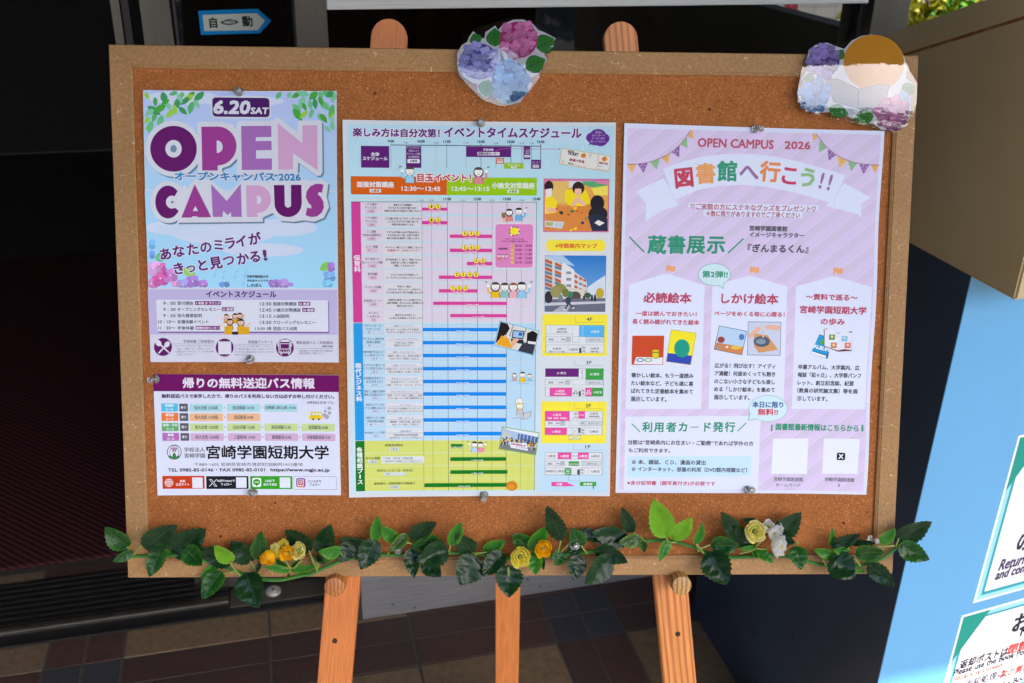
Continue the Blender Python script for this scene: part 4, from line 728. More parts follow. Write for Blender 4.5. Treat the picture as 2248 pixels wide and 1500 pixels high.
p.rect(808, 677, 1492, 1317, (42, 118, 196), 4, c2=(120, 175, 215)); p.poly([(812, 680), (1010, 678), (1150, 800), (812, 720)], (168, 198, 222), 5); p.poly([(1290, 1040), (1400, 960), (1490, 905), (1490, 1170), (1290, 1160)], (205, 216, 226), 5)
p.poly([(812, 690), (900, 725), (1060, 800), (1280, 960), (1290, 1180), (812, 1180)], (205, 205, 205), 6)
for k in range(4):
    y0, y1 = 715 + 88 * k, 745 + 88 * k
    p.poly([(812, y0), (890, y0 + 30), (890, y1 + 38), (812, y1 + 8)], (190, 95, 55), 7); p.poly([(920, y0 + 38), (1005, y0 + 75), (1005, y1 + 78), (920, y1 + 42)], (190, 95, 55), 7); p.poly([(920, y0 + 78), (1005, y0 + 108), (1005, y0 + 135), (920, y0 + 110)], (95, 120, 145), 7); p.poly([(812, y0 + 48), (890, y0 + 75), (890, y0 + 105), (812, y0 + 80)], (100, 125, 150), 7)
for k in range(3):
    for x in (1142, 1195, 1240): p.poly([(x, 890 + 62 * k + (x - 1142) * .5), (x + 36, 908 + 62 * k + (x - 1142) * .5), (x + 36, 938 + 60 * k + (x - 1142) * .42), (x, 925 + 60 * k + (x - 1142) * .42)], (186, 92, 56) if k % 2 == 0 or x != 1195 else (110, 130, 150), 7)
p.poly([(1000, 770), (1030, 762), (1065, 790), (1085, 800), (1140, 845), (1140, 1100), (985, 1060)], (222, 222, 222), 7)
for k in range(3): p.rect(1050, 860 + 72 * k, 1105, 890 + 74 * k, (130, 145, 160), 8)
p.poly([(905, 1000), (1260, 1070), (1262, 1180), (905, 1180)], (210, 205, 195), 8); p.ell(1150, 1140, 65, 55, (85, 75, 70), 9, a0=0, a1=180); p.rect(1088, 1136, 1212, 1180, (85, 75, 70), 9)
p.poly([(808, 1175), (1490, 1160), (1490, 1317), (808, 1317)], (104, 106, 122), 9); p.poly([(808, 1215), (1490, 1195), (1490, 1220), (808, 1250)], (196, 198, 205), 10); p.poly([(890, 1317), (990, 1250), (1100, 1245), (1060, 1317)], (170, 172, 180), 10)
for (x, y, rx, ry, c) in ((980, 1050, 70, 55, (140, 140, 75)), (930, 1090, 60, 70, (150, 145, 90)), (1040, 1100, 40, 50, (110, 120, 65)), (1430, 1105, 45, 60, (190, 165, 50)), (1290, 1130, 40, 32, (60, 90, 60)), (1090, 1120, 36, 38, (50, 130, 100)), (850, 1150, 45, 70, (50, 45, 55)), (1340, 1160, 14, 40, (60, 60, 75)), (1375, 1160, 14, 44, (45, 48, 62)), (1250, 1160, 14, 26, (60, 60, 75)), (1070, 1190, 34, 44, (60, 66, 85)), (985, 1160, 26, 40, (120, 130, 140))): p.ell(x, y, rx, ry, c, 11, n=14)
p.stroke([(1075, 1220), (1035, 1285)], 18, (60, 66, 85), 12); p.stroke([(1080, 1220), (1125, 1270)], 18, (60, 66, 85), 12); p.ell(1128, 1274, 14, 8, (225, 225, 225), 13, n=10); p.ell(1030, 1292, 16, 8, (225, 225, 225), 13, n=10)
p.part('photo_of_computers'); p.crop(1060, 690, 7.143)
T4 = lambda u, v: (268 + (885 - 268) * u + (178 - 268) * v, 106 + (265 - 106) * u + (484 - 106) * v)
p.poly([T4(-.01, -.015), T4(1.01, -.015), T4(1.01, 1.02), T4(-.01, 1.02)], (110, 180, 215), 6); pl = lambda P_, c, lv: p.poly([T4(*a) for a in P_], c, lv)
pl([(.01, .02), (.99, .02), (.99, .98), (.01, .98)], (212, 212, 208), 7); pl([(.33, .02), (.35, .02), (.33, .5), (.31, .5)], (120, 120, 125), 8); pl([(.66, .02), (.68, .02), (.66, .4), (.64, .4)], (120, 120, 125), 8)
pl([(.02, .03), (.2, .03), (.28, .2), (.22, .5), (.12, .62), (.02, .95)], (28, 20, 24), 9); pl([(.12, .55), (.3, .6), (.46, .95), (.05, .96)], (228, 160, 20), 9); pl([(.18, .5), (.27, .52), (.2, .62)], (222, 170, 140), 10)
pl([(.36, .22), (.64, .15), (.66, .48), (.38, .55)], (30, 30, 38), 9); pl([(.38, .25), (.62, .19), (.64, .44), (.4, .5)], (150, 190, 225), 10); pl([(.52, .26), (.6, .24), (.61, .36), (.53, .38)], (50, 80, 170), 11); pl([(.36, .58), (.66, .5), (.72, .66), (.4, .72)], (40, 38, 50), 9); pl([(.42, .56), (.52, .48), (.56, .54), (.46, .9), (.38, .86)], (226, 170, 140), 10)
pl([(.72, .2), (.84, .05), (.98, .12), (.98, .55), (.76, .55)], (24, 18, 22), 10); pl([(.66, .68), (.76, .55), (.98, .55), (.98, .98), (.6, .98)], (52, 54, 68), 10); pl([(.78, .5), (.98, .46), (.98, .56), (.8, .6)], (225, 222, 225), 11)
p.part('photo_of_group'); p.crop(1060, 880, 6.817)
T4 = lambda u, v: (293 + (840 - 293) * u + (243 - 293) * v, 390 + (480 - 390) * u + (718 - 390) * v)
pl([(-.01, -.015), (1.01, -.015), (1.01, 1.02), (-.01, 1.02)], (120, 170, 70), 6); pl([(.01, .02), (.99, .02), (.99, .98), (.01, .98)], (165, 190, 215), 7); pl([(.01, .02), (.2, .1), (.99, .2), (.99, .02)], (222, 226, 230), 8); pl([(.01, .12), (.3, .3), (.2, .5), (.01, .45)], (190, 196, 198), 8); pl([(.45, .18), (.99, .2), (.99, .55), (.45, .5)], (70, 105, 165), 8)
for k in range(5): pl([(.5 + .1 * k, .18), (.52 + .1 * k, .18), (.52 + .1 * k, .5), (.5 + .1 * k, .5)], (190, 200, 210), 9)
pl([(.01, .78), (.99, .7), (.99, .98), (.01, .98)], (120, 122, 130), 8)
rg = random.Random(9)
for k in range(70):
    u, v = rg.random() * .96 + .02, .46 + rg.random() * .3; r_ = .018; c = rg.choice([(228, 185, 30), (215, 170, 35), (40, 50, 80), (35, 30, 40), (60, 90, 130), (225, 190, 50)])
    pl([(u - r_, v - .05), (u + r_, v - .05), (u + r_, v + .06), (u - r_, v + .06)], c, 9); pl([(u - .01, v - .09), (u + .01, v - .09), (u + .01, v - .04), (u - .01, v - .04)], (60, 42, 38), 10)
pl([(.26, .62), (.72, .56), (.78, .88), (.3, .86)], (222, 224, 232), 11); x0, y0 = T4(.3, .70); x1, y1 = T4(.7, .67)
p.text('宮崎学園短期大学', x0, x1, (y0 + y1) / 2, 26, (175, 60, 60), 12, bold=2, rot=-9); p.text('オープンキャンパス', x0 + 70, x1 + 60, (y0 + y1) / 2 + 42, 24, (60, 70, 150), 12, bold=2, rot=-9)
# floor plans
p.part('floor_plans')
def plan(yellow, title, bub, rects, texts, k=1.0):
    ln = (90, 100, 115)
    if yellow: p.rect(*yellow, (240, 224, 62), 3)
    p.text(title[0], title[1], title[2], title[3], 48, (60, 65, 70), 6, bold=2); x0, y0, x1, y1, xm = bub
    p.stroke([(x0, y0), (x0 + 8, y1)], 3, ln, 6); p.stroke([(x0 + 8, y1), (xm - 12, y1), (xm, y1 + 24), (xm + 14, y1), (x1, y1)], 3, ln, 6)
    for i, (a, b, c, d, f) in enumerate(rects): p.frame(a, b, c, d, ln, 3, 4 if i == 0 else 6, fill=f)
    for t in texts:
        if len(t) == 5: p.text(t[0], t[1], t[2], t[3], t[4], (70, 70, 80), 9, bold=1.2)
        else: p.text(t[0], t[1], t[2], t[3], t[4], t[5], 9, bold=1.5)
WW = (216, 219, 222); GR = (196, 205, 210); SK = (80, 175, 228); VI = (98, 32, 112); GN = (60, 158, 70); MG = (225, 75, 158); DG = (55, 90, 85); wt = (228, 228, 232)
p.crop(1060, 690, 7.143)
plan((937, 0, 1940, 655), ('4F', 1626, 1712, 76), (1443, 35, 1898, 128, 1568),
     [(988, 172, 1895, 608, WW), (988, 172, 1060, 310, WW), (1060, 172, 1405, 310, WW), (1405, 172, 1508, 352, WW), (1508, 172, 1616, 352, SK), (1616, 172, 1895, 355, SK), (988, 352, 1160, 438, WW), (1160, 352, 1230, 438, WW), (1230, 352, 1300, 438, WW), (1300, 352, 1372, 438, GR), (1405, 352, 1508, 438, WW), (1616, 355, 1895, 438, GR), (988, 480, 1333, 608, WW), (1333, 480, 1508, 608, WW), (1508, 530, 1543, 608, DG), (1546, 480, 1616, 608, WW), (1616, 480, 1895, 608, WW)],
     [('44教室', 1166, 1306, 232, 40), ('「図画工作室」', 1148, 1322, 276, 24), ('45教室', 1687, 1827, 272, 40, wt), ('階段', 1036, 1115, 396, 36), ('HWC', 1236, 1292, 396, 26), ('男子', 1316, 1358, 382, 20), ('トイレ', 1304, 1368, 410, 18), ('女子トイレ', 1672, 1850, 400, 34), ('41教室', 1088, 1226, 540, 38), ('「第2パソコン室」', 1032, 1282, 586, 24), ('42教室', 1350, 1490, 552, 38), ('階', 1560, 1602, 524, 32), ('段', 1560, 1602, 576, 32), ('43教室', 1680, 1820, 538, 38), ('「理科室」', 1680, 1820, 584, 24)])
p.vtext('ラウンジ', 1562, 185, 340, 30, wt, 9, bold=1)
plan(None, ('3F', 1618, 1704, 756), (1438, 715, 1885, 806, 1558),
     [(980, 850, 1885, 1285, WW), (980, 850, 1503, 980, VI), (1503, 850, 1608, 1108, WW), (1608, 850, 1885, 1026, GN), (980, 1026, 1152, 1108, WW), (1152, 1026, 1184, 1108, WW), (1184, 1026, 1292, 1108, WW), (1292, 1026, 1364, 1108, GR), (1396, 1026, 1503, 1108, WW), (1608, 1026, 1885, 1108, GR), (980, 1152, 1048, 1285, WW), (1048, 1152, 1396, 1285, MG), (1396, 1152, 1503, 1285, WW), (1503, 1205, 1534, 1285, DG), (1536, 1152, 1606, 1285, WW), (1608, 1152, 1706, 1285, MG), (1706, 1152, 1880, 1285, GN)],
     [('35 教室', 1158, 1306, 922, 40, wt), ('36 教室', 1676, 1822, 938, 40, wt), ('階段', 1028, 1108, 1070, 36), ('HWC', 1196, 1278, 1070, 28), ('男子', 1306, 1350, 1056, 20), ('トイレ', 1296, 1358, 1084, 18), ('女子トイレ', 1662, 1838, 1074, 34), ('31教室', 1144, 1280, 1204, 40, wt), ('「調理実習室」', 1116, 1306, 1250, 26, wt), ('32', 1428, 1474, 1200, 36), ('教室', 1406, 1494, 1240, 38), ('階', 1550, 1592, 1196, 32), ('段', 1550, 1592, 1246, 32), ('33', 1632, 1678, 1200, 36, wt), ('教室', 1614, 1700, 1240, 38, wt), ('34教室', 1728, 1866, 1222, 38, wt)])
p.vtext('ラウンジ', 1556, 862, 1022, 30, (70, 70, 80), 9, bold=1)
p.crop(1060, 880, 6.817)
plan((882, 10, 1842, 632), ('2F', 1538, 1616, 72), (1364, 32, 1792, 118, 1484),
     [(932, 155, 1790, 508, WW), (932, 155, 1296, 297, MG), (1296, 155, 1356, 266, WW), (1356, 155, 1430, 262, WW), (1430, 155, 1526, 264, MG), (1526, 155, 1790, 264, WW), (932, 300, 1092, 370, WW), (1092, 300, 1158, 370, WW), (1158, 300, 1230, 370, GR), (1292, 300, 1328, 370, WW), (1328, 297, 1426, 370, WW), (1458, 300, 1522, 370, GR), (1522, 300, 1788, 368, GR), (932, 402, 1256, 508, MG), (1256, 402, 1326, 508, WW), (1326, 402, 1426, 508, WW), (1426, 402, 1456, 478, DG), (1460, 402, 1524, 508, WW), (1524, 402, 1786, 508, WW), (1286, 512, 1456, 582, (222, 220, 160))],
     [('23教室', 1044, 1172, 210, 38, wt), ('「音楽（身体）表現室」', 962, 1258, 260, 26, wt), ('初', 1368, 1418, 190, 32, (190, 45, 50)), ('心', 1368, 1418, 236, 32, (190, 45, 50)), ('ラウンジ', 1440, 1516, 212, 22, wt), ('25教室', 1594, 1724, 190, 36), ('「保育実習室」', 1576, 1746, 232, 24), ('階段', 976, 1046, 334, 34), ('HWC', 1098, 1152, 336, 24), ('男子', 1172, 1214, 322, 18), ('トイレ', 1164, 1222, 350, 18), ('CWC', 1466, 1514, 334, 22), ('女子トイレ', 1576, 1742, 336, 30), ('21教室', 1034, 1164, 460, 38, wt), ('階', 1472, 1510, 436, 30), ('段', 1472, 1510, 476, 30), ('22教室', 1594, 1722, 458, 38)])
for a, b in (((1330, 406), (1422, 504)), ((1422, 406), (1330, 504)), ((1290, 516), (1452, 578)), ((1452, 516), (1290, 578))): p.stroke([a, b], 2.5, (90, 100, 115), 9)
plan(None, ('1F', 1530, 1608, 686), (1356, 648, 1784, 732, 1474),
     [(932, 772, 1782, 1106, WW), (932, 772, 1122, 870, WW), (1122, 772, 1322, 870, MG), (1322, 772, 1420, 870, WW), (1420, 772, 1580, 868, MG), (1580, 772, 1782, 868, WW), (932, 904, 1092, 970, WW), (1092, 904, 1158, 970, WW), (1158, 904, 1224, 970, GR), (1286, 904, 1436, 968, GN), (1478, 904, 1776, 964, GR), (932, 1002, 1092, 1106, WW), (1092, 1002, 1224, 1106, WW), (1224, 1002, 1320, 1104, GN), (1412, 1026, 1448, 1100, DG), (1450, 998, 1516, 1106, WW), (1516, 998, 1576, 1106, WW), (1576, 998, 1778, 1106, WW), (1280, 1110, 1446, 1194, (188, 215, 232))],
     [('13教室', 960, 1088, 826, 36), ('14教室', 1158, 1286, 826, 36, wt), ('ラウンジ', 1334, 1410, 824, 22), ('15教室', 1438, 1562, 824, 36, wt), ('16教室', 1616, 1744, 824, 36), ('階段', 972, 1042, 940, 34), ('HWC', 1098, 1152, 940, 22), ('男子', 1168, 1212, 928, 18), ('トイレ', 1162, 1218, 952, 16), ('エントランス', 1296, 1428, 944, 24, wt), ('女子トイレ', 1562, 1702, 938, 28), ('保健室', 946, 1078, 1052, 36), ('11教室', 1098, 1218, 1052, 36), ('キャリア', 1232, 1314, 1026, 20, wt), ('教育', 1250, 1296, 1054, 20, wt), ('センター', 1232, 1314, 1082, 20, wt), ('階', 1462, 1502, 1030, 30), ('段', 1462, 1502, 1072, 30), ('12教室', 1618, 1744, 1052, 36)])
p.rect(1026, 1214, 1268, 1276, MG, 4, r=6); p.poly([(1240, 1216), (1268, 1226), (1385, 1272), (1240, 1274)], MG, 5); p.text('中庭', 1102, 1186, 1246, 34, wt, 7, bold=2)
p.rect(1450, 1208, 1692, 1268, GN, 4, r=6); p.poly([(1636, 1262), (1666, 1262), (1652, 1336)], GN, 5); p.text('図書館', 1506, 1634, 1240, 34, wt, 7, bold=2)
p.finish()

# ================================================================== sheet 4: library poster
p = Print([(1370, 271), (1937, 289), (1898, 1084), (1351, 1082)], WP, 'library_poster', 'lilac striped poster with bunting and three white text columns, on the right', 'poster', white=(212, 217, 238), mat_=M_INK, warp=lambda U, V: .0062 * max(0, U) ** 2.4 * (.75 + .35 * math.sin(7 * V + 1)) + .0026 * max(0, -U) ** 2.6 * (.6 + .4 * math.sin(2 * V)))
p.crop(0, 0, 1); p.part('picture')
BGC, BG2 = (206, 193, 220), (218, 203, 232)
q4 = [(1377, 282), (1929, 297), (1891, 1077), (1359, 1075)]
p.poly(q4, BGC, 1)
# diagonal stripes clipped to the panel
def clip(poly, a, b, c):
    out = []; n = len(poly)
    for i in range(n):
        P0, P1 = poly[i], poly[(i + 1) % n]; d0 = a * P0[0] + b * P0[1] - c; d1 = a * P1[0] + b * P1[1] - c
        if d0 >= 0: out.append(P0)
        if d0 * d1 < 0: t = d0 / (d0 - d1); out.append((P0[0] + t * (P1[0] - P0[0]), P0[1] + t * (P1[1] - P0[1])))
    return out
for k in range(-30, 60):
    c0 = 282 + 1370 + k * 47.5      # x + y
    for wd, c, lv in ((23, (212, 196, 228), 1.5), (0, None, 0)):
        if c:
            z = clip(clip(q4, .8, 1, .8 * 1370 + 282 + k * 47.5), -.8, -1, -(.8 * 1370 + 282 + k * 47.5 + wd))
            if len(z) > 2: p.poly(z, c, lv)
    z = clip(clip(q4, .8, 1, .8 * 1370 + 282 + k * 47.5 + 23), -.8, -1, -(.8 * 1370 + 282 + k * 47.5 + 24.6))
    if len(z) > 2: p.poly(z, (222, 212, 236), 2)
OR, GN2, PP = (226, 180, 112), (138, 182, 138), (140, 100, 165)
def bunting(cord, flags):
    p.stroke(cord, 1.3, (140, 85, 95), 5)
    for i, (a, b, t) in enumerate(flags):
        c = (OR, GN2, PP)[t]; p.poly([a, b, ((a[0] + b[0]) / 2 + (b[1] - a[1]) * -.55, (a[1] + b[1]) / 2 + abs(b[0] - a[0]) * .55 + 9)], c, 4)
        m = ((a[0] + b[0]) / 2, (a[1] + b[1]) / 2 + 6)
        if t == 2:
            for u, v in ((-4, 0), (4, -1), (0, 5), (-1, -4)): p.ell(m[0] + u, m[1] + v, 1.2, 1.2, (225, 215, 235), 5, n=8)
        if t == 0:
            for u in (-5, -1, 3): p.stroke([(m[0] + u, m[1] - 6), (m[0] + u * .6 + 1, m[1] + 5)], .7, (200, 140, 70), 5)
p.crop(1350, 260, 4.166); k_ = 1 / 4.166
cv = lambda L_, ox, oy, s_: [(ox + x / s_, oy + y / s_) for x, y in L_]
cord = cv([(108, 424), (200, 420), (290, 408), (380, 380), (460, 345), (540, 292), (600, 238), (655, 170), (692, 105)], 1350, 260, 4.166); p.crop(0, 0, 1)
fl = [((110, 424), (195, 420), 0), ((205, 418), (300, 405), 2), ((318, 400), (408, 368), 1), ((425, 365), (500, 320), 0), ((515, 310), (590, 250), 2), ((600, 240), (655, 175), 1), ((665, 160), (712, 100), 0)]
bunting(cord, [(cv([a], 1350, 260, 4.166)[0], cv([b], 1350, 260, 4.166)[0], t) for a, b, t in fl])
cord = cv([(670, 130), (740, 225), (820, 300), (900, 350), (1000, 385), (1100, 402), (1208, 408)], 1620, 260, 3.948)
fl = [((640, 128), (690, 150), 0), ((705, 190), (765, 260), 1), ((775, 270), (845, 320), 2), ((855, 330), (940, 370), 0), ((945, 372), (1025, 392), 1), ((1040, 400), (1125, 406), 2), ((1145, 408), (1206, 410), 0)]
bunting(cord, [(cv([a], 1620, 260, 3.948)[0], cv([b], 1620, 260, 3.948)[0], t) for a, b, t in fl])
RW = (214, 221, 240); rb_ = (190, 198, 220)
top = [(1455, 372), (1500, 354), (1550, 343), (1600, 338), (1650, 338), (1700, 344), (1750, 354), (1800, 368), (1855, 385)]
bot = [(1829, 448), (1780, 433), (1730, 420), (1680, 410), (1630, 406), (1580, 408), (1530, 418), (1480, 440)]
p.poly([(1395, 421), (1456, 391), (1492, 450), (1452, 463), (1416, 487), (1418, 446)], RW, 3); p.poly([(1909, 434), (1852, 402), (1812, 453), (1880, 470), (1890, 478), (1889, 449)], RW, 3)
for i in range(8): p.poly([top[i], top[i + 1], ([*bot[::-1]] + [bot[0]])[min(i + 1, 7)], bot[::-1][min(i, 7)]] if i < 7 else [top[7], top[8], bot[0]], RW, 4)
p.stroke([(1455, 372), (1480, 440)], .8, rb_, 6); p.stroke([(1855, 385), (1829, 448)], .8, rb_, 6); p.stroke([(1480, 440), (1492, 450)], .8, rb_, 6)
p.part('lettering'); RD = (176, 70, 98)
p.text('OPEN CAMPUS', 1532, 1698, 315.5, 18.5, (182, 82, 105), 6, bold=1.3, rot=-.3); p.text('2026', 1723, 1778, 319.5, 16, (182, 82, 105), 6, bold=1.3)
for ch, x, y, h, c, rt in (('図', 1501, 391, 40, (190, 68, 92), 8), ('書', 1549, 382, 39, (226, 158, 95), 5), ('館', 1597, 377, 41, (55, 150, 115), 2), ('へ', 1644, 378, 24, (150, 108, 158), 0), ('行', 1691, 378, 42, (222, 138, 85), -3), ('こ', 1733, 386, 34, (196, 62, 100), -6), ('う', 1773, 391, 36, (140, 182, 130), -9), ('!', 1803, 397, 33, (150, 105, 158), -12), ('!', 1821, 401, 33, (150, 105, 158), -12)):
    (p.text(ch, x - 2.2, x + 2.2, y, h, c, 7, bold=2, rot=rt) if ch == '!' else p.ch(ch, x, y, 43, c, 7, bold=3.6, rot=rt))
p.rect(1511, 445, 1797, 463, RW, 4, r=4); p.rect(1544, 460, 1762, 479, RW, 4, r=4)
p.text('♡ご来館の方にステキなグッズをプレゼント♡', 1516, 1791, 456, 13, (176, 90, 108), 6, bold=.6); p.text('＊数に限りがありますのでご了承ください', 1551, 1756, 471, 12, (176, 90, 108), 6, bold=.6)
GT = (50, 145, 115)
p.stroke([(1381, 520), (1414, 554)], 3.2, GT, 6); p.stroke([(1632, 524), (1598, 556)], 3.2, GT, 6)
for ch, x in (('蔵', 1442), ('書', 1485), ('展', 1528), ('示', 1572)): p.ch(ch, x, 538, 39, GT, 6, bold=2.4)
gx = (80, 80, 92)
p.text('宮崎学園図書館', 1645.5, 1728, 502, 11, gx, 6, bold=1.4); p.text('イメージキャラクター', 1645, 1765, 516.5, 11, gx, 6, bold=1.4); p.text('『ぎんまるくん』', 1642, 1774, 546, 17.5, gx, 6, bold=2)
p.part('columns'); C1 = (216, 222, 242)
p.poly([(1380, 625), (1463, 600), (1547, 627), (1539, 898), (1373, 898)], C1, 3); p.poly([(1564, 627), (1646, 605), (1728, 629), (1720, 898), (1555, 898)], C1, 3); p.poly([(1747, 629), (1830, 606), (1910, 630), (1897, 898), (1738, 898)], C1, 3)
for x, y in ((1463, 582), (1647, 585), (1829, 587)): p.stroke([(x, y), (x, y + 20)], .9, (190, 140, 110), 6); p.poly([(x, y + 1), (x + 7, y + 1), (x + 12, y + 3), (x + 20, y + 2), (x + 19, y + 14), (x + 11, y + 15), (x + 6, y + 12), (x, y + 13)], (228, 165, 112), 6)
p.ell(1568, 603, 36, 24.5, (80, 160, 140), 5, n=36); p.poly([(1572, 624), (1590, 618), (1588.5, 634.5)], (80, 160, 140), 5); p.ell(1568, 603, 35, 23.6, (200, 226, 232), 6, n=36); p.poly([(1570, 622), (1589, 617), (1588, 632.5)], (200, 226, 232), 7); p.text('第2弾!!', 1542, 1597, 602.5, 14, GT, 8, bold=1.6)
for t, a, b, y, h, bo in (('必読絵本', 1413, 1517, 654, 22, 2.6), ('しかけ絵本', 1584, 1708, 656, 22, 2.6), ('〜資料で巡る〜', 1769, 1879, 652.5, 13, 1.1), ('宮崎学園短期大学', 1756, 1898, 680.5, 16, 1.6), ('の歩み', 1801, 1852, 706, 14, 1.3)): p.text(t, a, b, y, h, RD, 6, bold=bo)
for t, a, b, y, h in (('一度は読んでおきたい！', 1396, 1529, 689, 10.5), ('長く読み継がれてきた絵本', 1388, 1535, 707, 11), ('ページをめくる毎に心躍る！', 1568, 1722, 689.5, 10.5)): p.text(t, a, b, y, h, (182, 84, 106), 6, bold=1)
tb = (66, 64, 76)
for i, (t, w) in enumerate([('懐かしい絵本、もう一度読み', 136), ('たい絵本など、子ども達に喜', 136), ('ばれてきた定番絵本を集めて', 136), ('展示しています。', 78)]): p.text(t, 1386 - i * .4, 1386 - i * .4 + w, 824.5 + i * 17.3, 10.3, tb, 6, bold=.6)
for i, (t, w) in enumerate([('広がる！飛び出す！アイディ', 133), ('ア満載！何度めくっても飽き', 133), ('のこない小さな子どもも楽し', 133), ('める「しかけ絵本」を集めて', 133), ('展示しています。', 78)]): p.text(t, 1569 - i * .4, 1569 - i * .4 + w, 803.5 + i * 17.3, 10.3, tb, 6, bold=.6)
for i, (t, w) in enumerate([('卒業アルバム、大学案内、広', 133), ('報誌「忍ヶ丘」、大学祭パンフ', 137), ('レット、創立記念誌、紀要', 122), ('（教員の研究論文集）等を展', 131), ('示しています。', 66)]): p.text(t, 1752 - i * .6, 1752 - i * .6 + w, 806.5 + i * 17.2, 10.3, tb, 6, bold=.6)
p.part('book_picture#0')
p.poly([(1388, 737), (1458, 737), (1455.5, 801), (1386, 801)], (196, 72, 38), 5); p.poly([(1397, 784), (1455, 785), (1454, 800), (1391, 799)], (222, 224, 232), 6)
for x, c in ((1405.5, (70, 130, 180)), (1423, (130, 170, 80))): p.ell(x, 790.5, 8.5, 4.6, c, 7, n=20); p.ell(x, 790.5, 5.5, 2.6, (225, 226, 232), 8, n=16)
for k in range(5): p.ell(1439, 785 - k * 3.4, 8, 2.6, (130, 120, 20), 8, n=18); p.ell(1439, 784 - k * 3.4, 7.6, 2.3, (214, 200, 50), 8.6, n=18)
p.part('book_picture#1'); p.poly([(1473, 723.5), (1529, 731), (1516.5, 802), (1461.5, 794.5)], (190, 170, 70), 5); p.poly([(1474, 725), (1527.5, 732), (1515.5, 800.5), (1463, 793.5)], (236, 222, 40), 6); p.poly([(1466, 775), (1519, 781), (1515.5, 800.5), (1463, 793.5)], (50, 70, 170), 7); p.ell(1497, 765, 17, 20, (30, 150, 130), 8, n=24)
p.part('book_picture#2'); p.poly([(1578.5, 715), (1640, 727), (1629, 780), (1567, 767.5)], (70, 90, 120), 5); p.poly([(1579.5, 716.5), (1638.5, 728), (1628, 778.5), (1568.5, 766.5)], (180, 205, 232), 6); p.poly([(1572, 752), (1632, 762), (1628, 778.5), (1568.5, 766.5)], (205, 130, 80), 7); p.ell(1583, 746, 8, 7, (150, 60, 50), 8, n=14); p.ell(1628, 740, 6, 7, (70, 120, 180), 8, n=12); p.ell(1616, 763, 12, 4, (225, 190, 70), 8, n=14); p.ell(1596, 762, 3, 2.5, (235, 232, 225), 9, n=10); p.ell(1578, 763, 4, 3, (120, 150, 190), 9, n=10)
p.part('book_picture#3'); p.poly([(1642, 706), (1715, 707), (1713, 781), (1640, 780)], (70, 95, 130), 5); p.poly([(1643, 707.3), (1714, 708), (1711.8, 779.8), (1641.2, 778.8)], (196, 204, 224), 6); p.poly([(1655, 732), (1685, 736), (1708, 768), (1666, 775), (1655, 760)], (206, 150, 100), 7); p.ell(1672, 750, 18, 12, (80, 92, 112), 8, n=20); p.ell(1670, 750, 11, 6, (130, 145, 165), 9, n=18); p.poly([(1643, 735), (1665, 716), (1672, 722), (1645, 744)], (226, 175, 150), 8); p.poly([(1713, 716), (1690, 713), (1678, 716), (1682, 722), (1712, 726)], (226, 175, 150), 8); p.stroke([(1676, 722), (1675, 742)], 3, (215, 195, 170), 10)
p.part('book_picture#4'); p.poly([(1798, 734), (1826, 742), (1816, 788), (1779, 776)], (20, 110, 170), 5); p.poly([(1799, 735.5), (1824, 742.5), (1814, 778), (1782, 769)], (35, 150, 205), 6); p.poly([(1781, 771), (1813, 781), (1812, 786), (1780, 776)], (228, 230, 236), 7); p.ell(1806, 751, 9, 5, (75, 165, 90), 7, n=14); p.text('ALBUM', 1785, 1820, 764, 8, (222, 230, 238), 8, bold=1.6, rot=-14)
p.poly([(1807, 723), (1812, 721), (1838, 731), (1868, 727), (1868, 770), (1838, 772), (1808, 760)], (110, 50, 55), 8); p.poly([(1809, 722.5), (1822, 723), (1838, 732), (1838, 769), (1822, 764), (1809, 759)], (222, 225, 236), 9); p.poly([(1838, 732), (1854, 728), (1868, 730), (1867.5, 768), (1852, 766), (1838, 769)], (220, 223, 236), 9)
for x, y, c in ((1819, 734, (90, 150, 70)), (1823, 752, (200, 120, 70)), (1846, 737, (110, 190, 225)), (1853, 752, (215, 105, 100))): p.rect(x, y, x + 12, y + 12, c, 10); p.ell(x + 6, y + 5, 3, 3.2, (232, 195, 175), 11, n=12)
p.part('card_notice')
p.poly([(1373, 914.5), (1643, 913), (1671, 915), (1668, 955), (1664, 1075), (1369, 1076)], (216, 221, 242), 3)
p.stroke([(1386.5, 930), (1405, 948)], 2.2, GT, 6); p.stroke([(1638, 928.5), (1619, 947)], 2.2, GT, 6)
for ch, x in zip('利用者カード発行', (1421.5, 1447, 1473.5, 1499.5, 1525, 1551, 1576.5, 1602.5)):
    if ch == 'ー': p.stroke([(x - 9, 938), (x + 9, 937.5)], 1.8, GT, 6)
    else: p.ch(ch, x, 938, 22, GT, 6, bold=1.3)
p.text('当館は“宮崎県内にお住まい・ご勤務”であれば学外の方', 1379, 1654, 972.5, 10.3, tb, 6, bold=.5); p.text('もご利用できます。', 1380, 1471, 989, 9.5, tb, 6, bold=.5)
p.poly([(1377.5, 1002.5), (1649, 1001), (1648, 1045), (1376, 1048)], (192, 221, 247), 4)
p.text('☆ 本、雑誌、ＣＤ、漫画の貸出', 1386, 1549, 1015, 10.3, tb, 6, bold=.5); p.text('☆ インターネット、部屋の利用（DVD館内視聴など）', 1386, 1640, 1031, 10.3, tb, 6, bold=.5); p.text('※身分証明書（顔写真付き)が必要です', 1377, 1570, 1061.5, 10.5, (186, 80, 108), 6, bold=.5)
p.part('link_notice')
p.ell(1686, 897, 42.5, 29, (90, 165, 150), 5, n=40); p.poly([(1645, 905), (1665, 920), (1642, 923.5)], (90, 165, 150), 5); p.ell(1686, 897, 41.7, 28.2, (203, 226, 236), 6, n=40); p.poly([(1647, 904), (1665, 918.5), (1643.6, 922.4)], (203, 226, 236), 7)
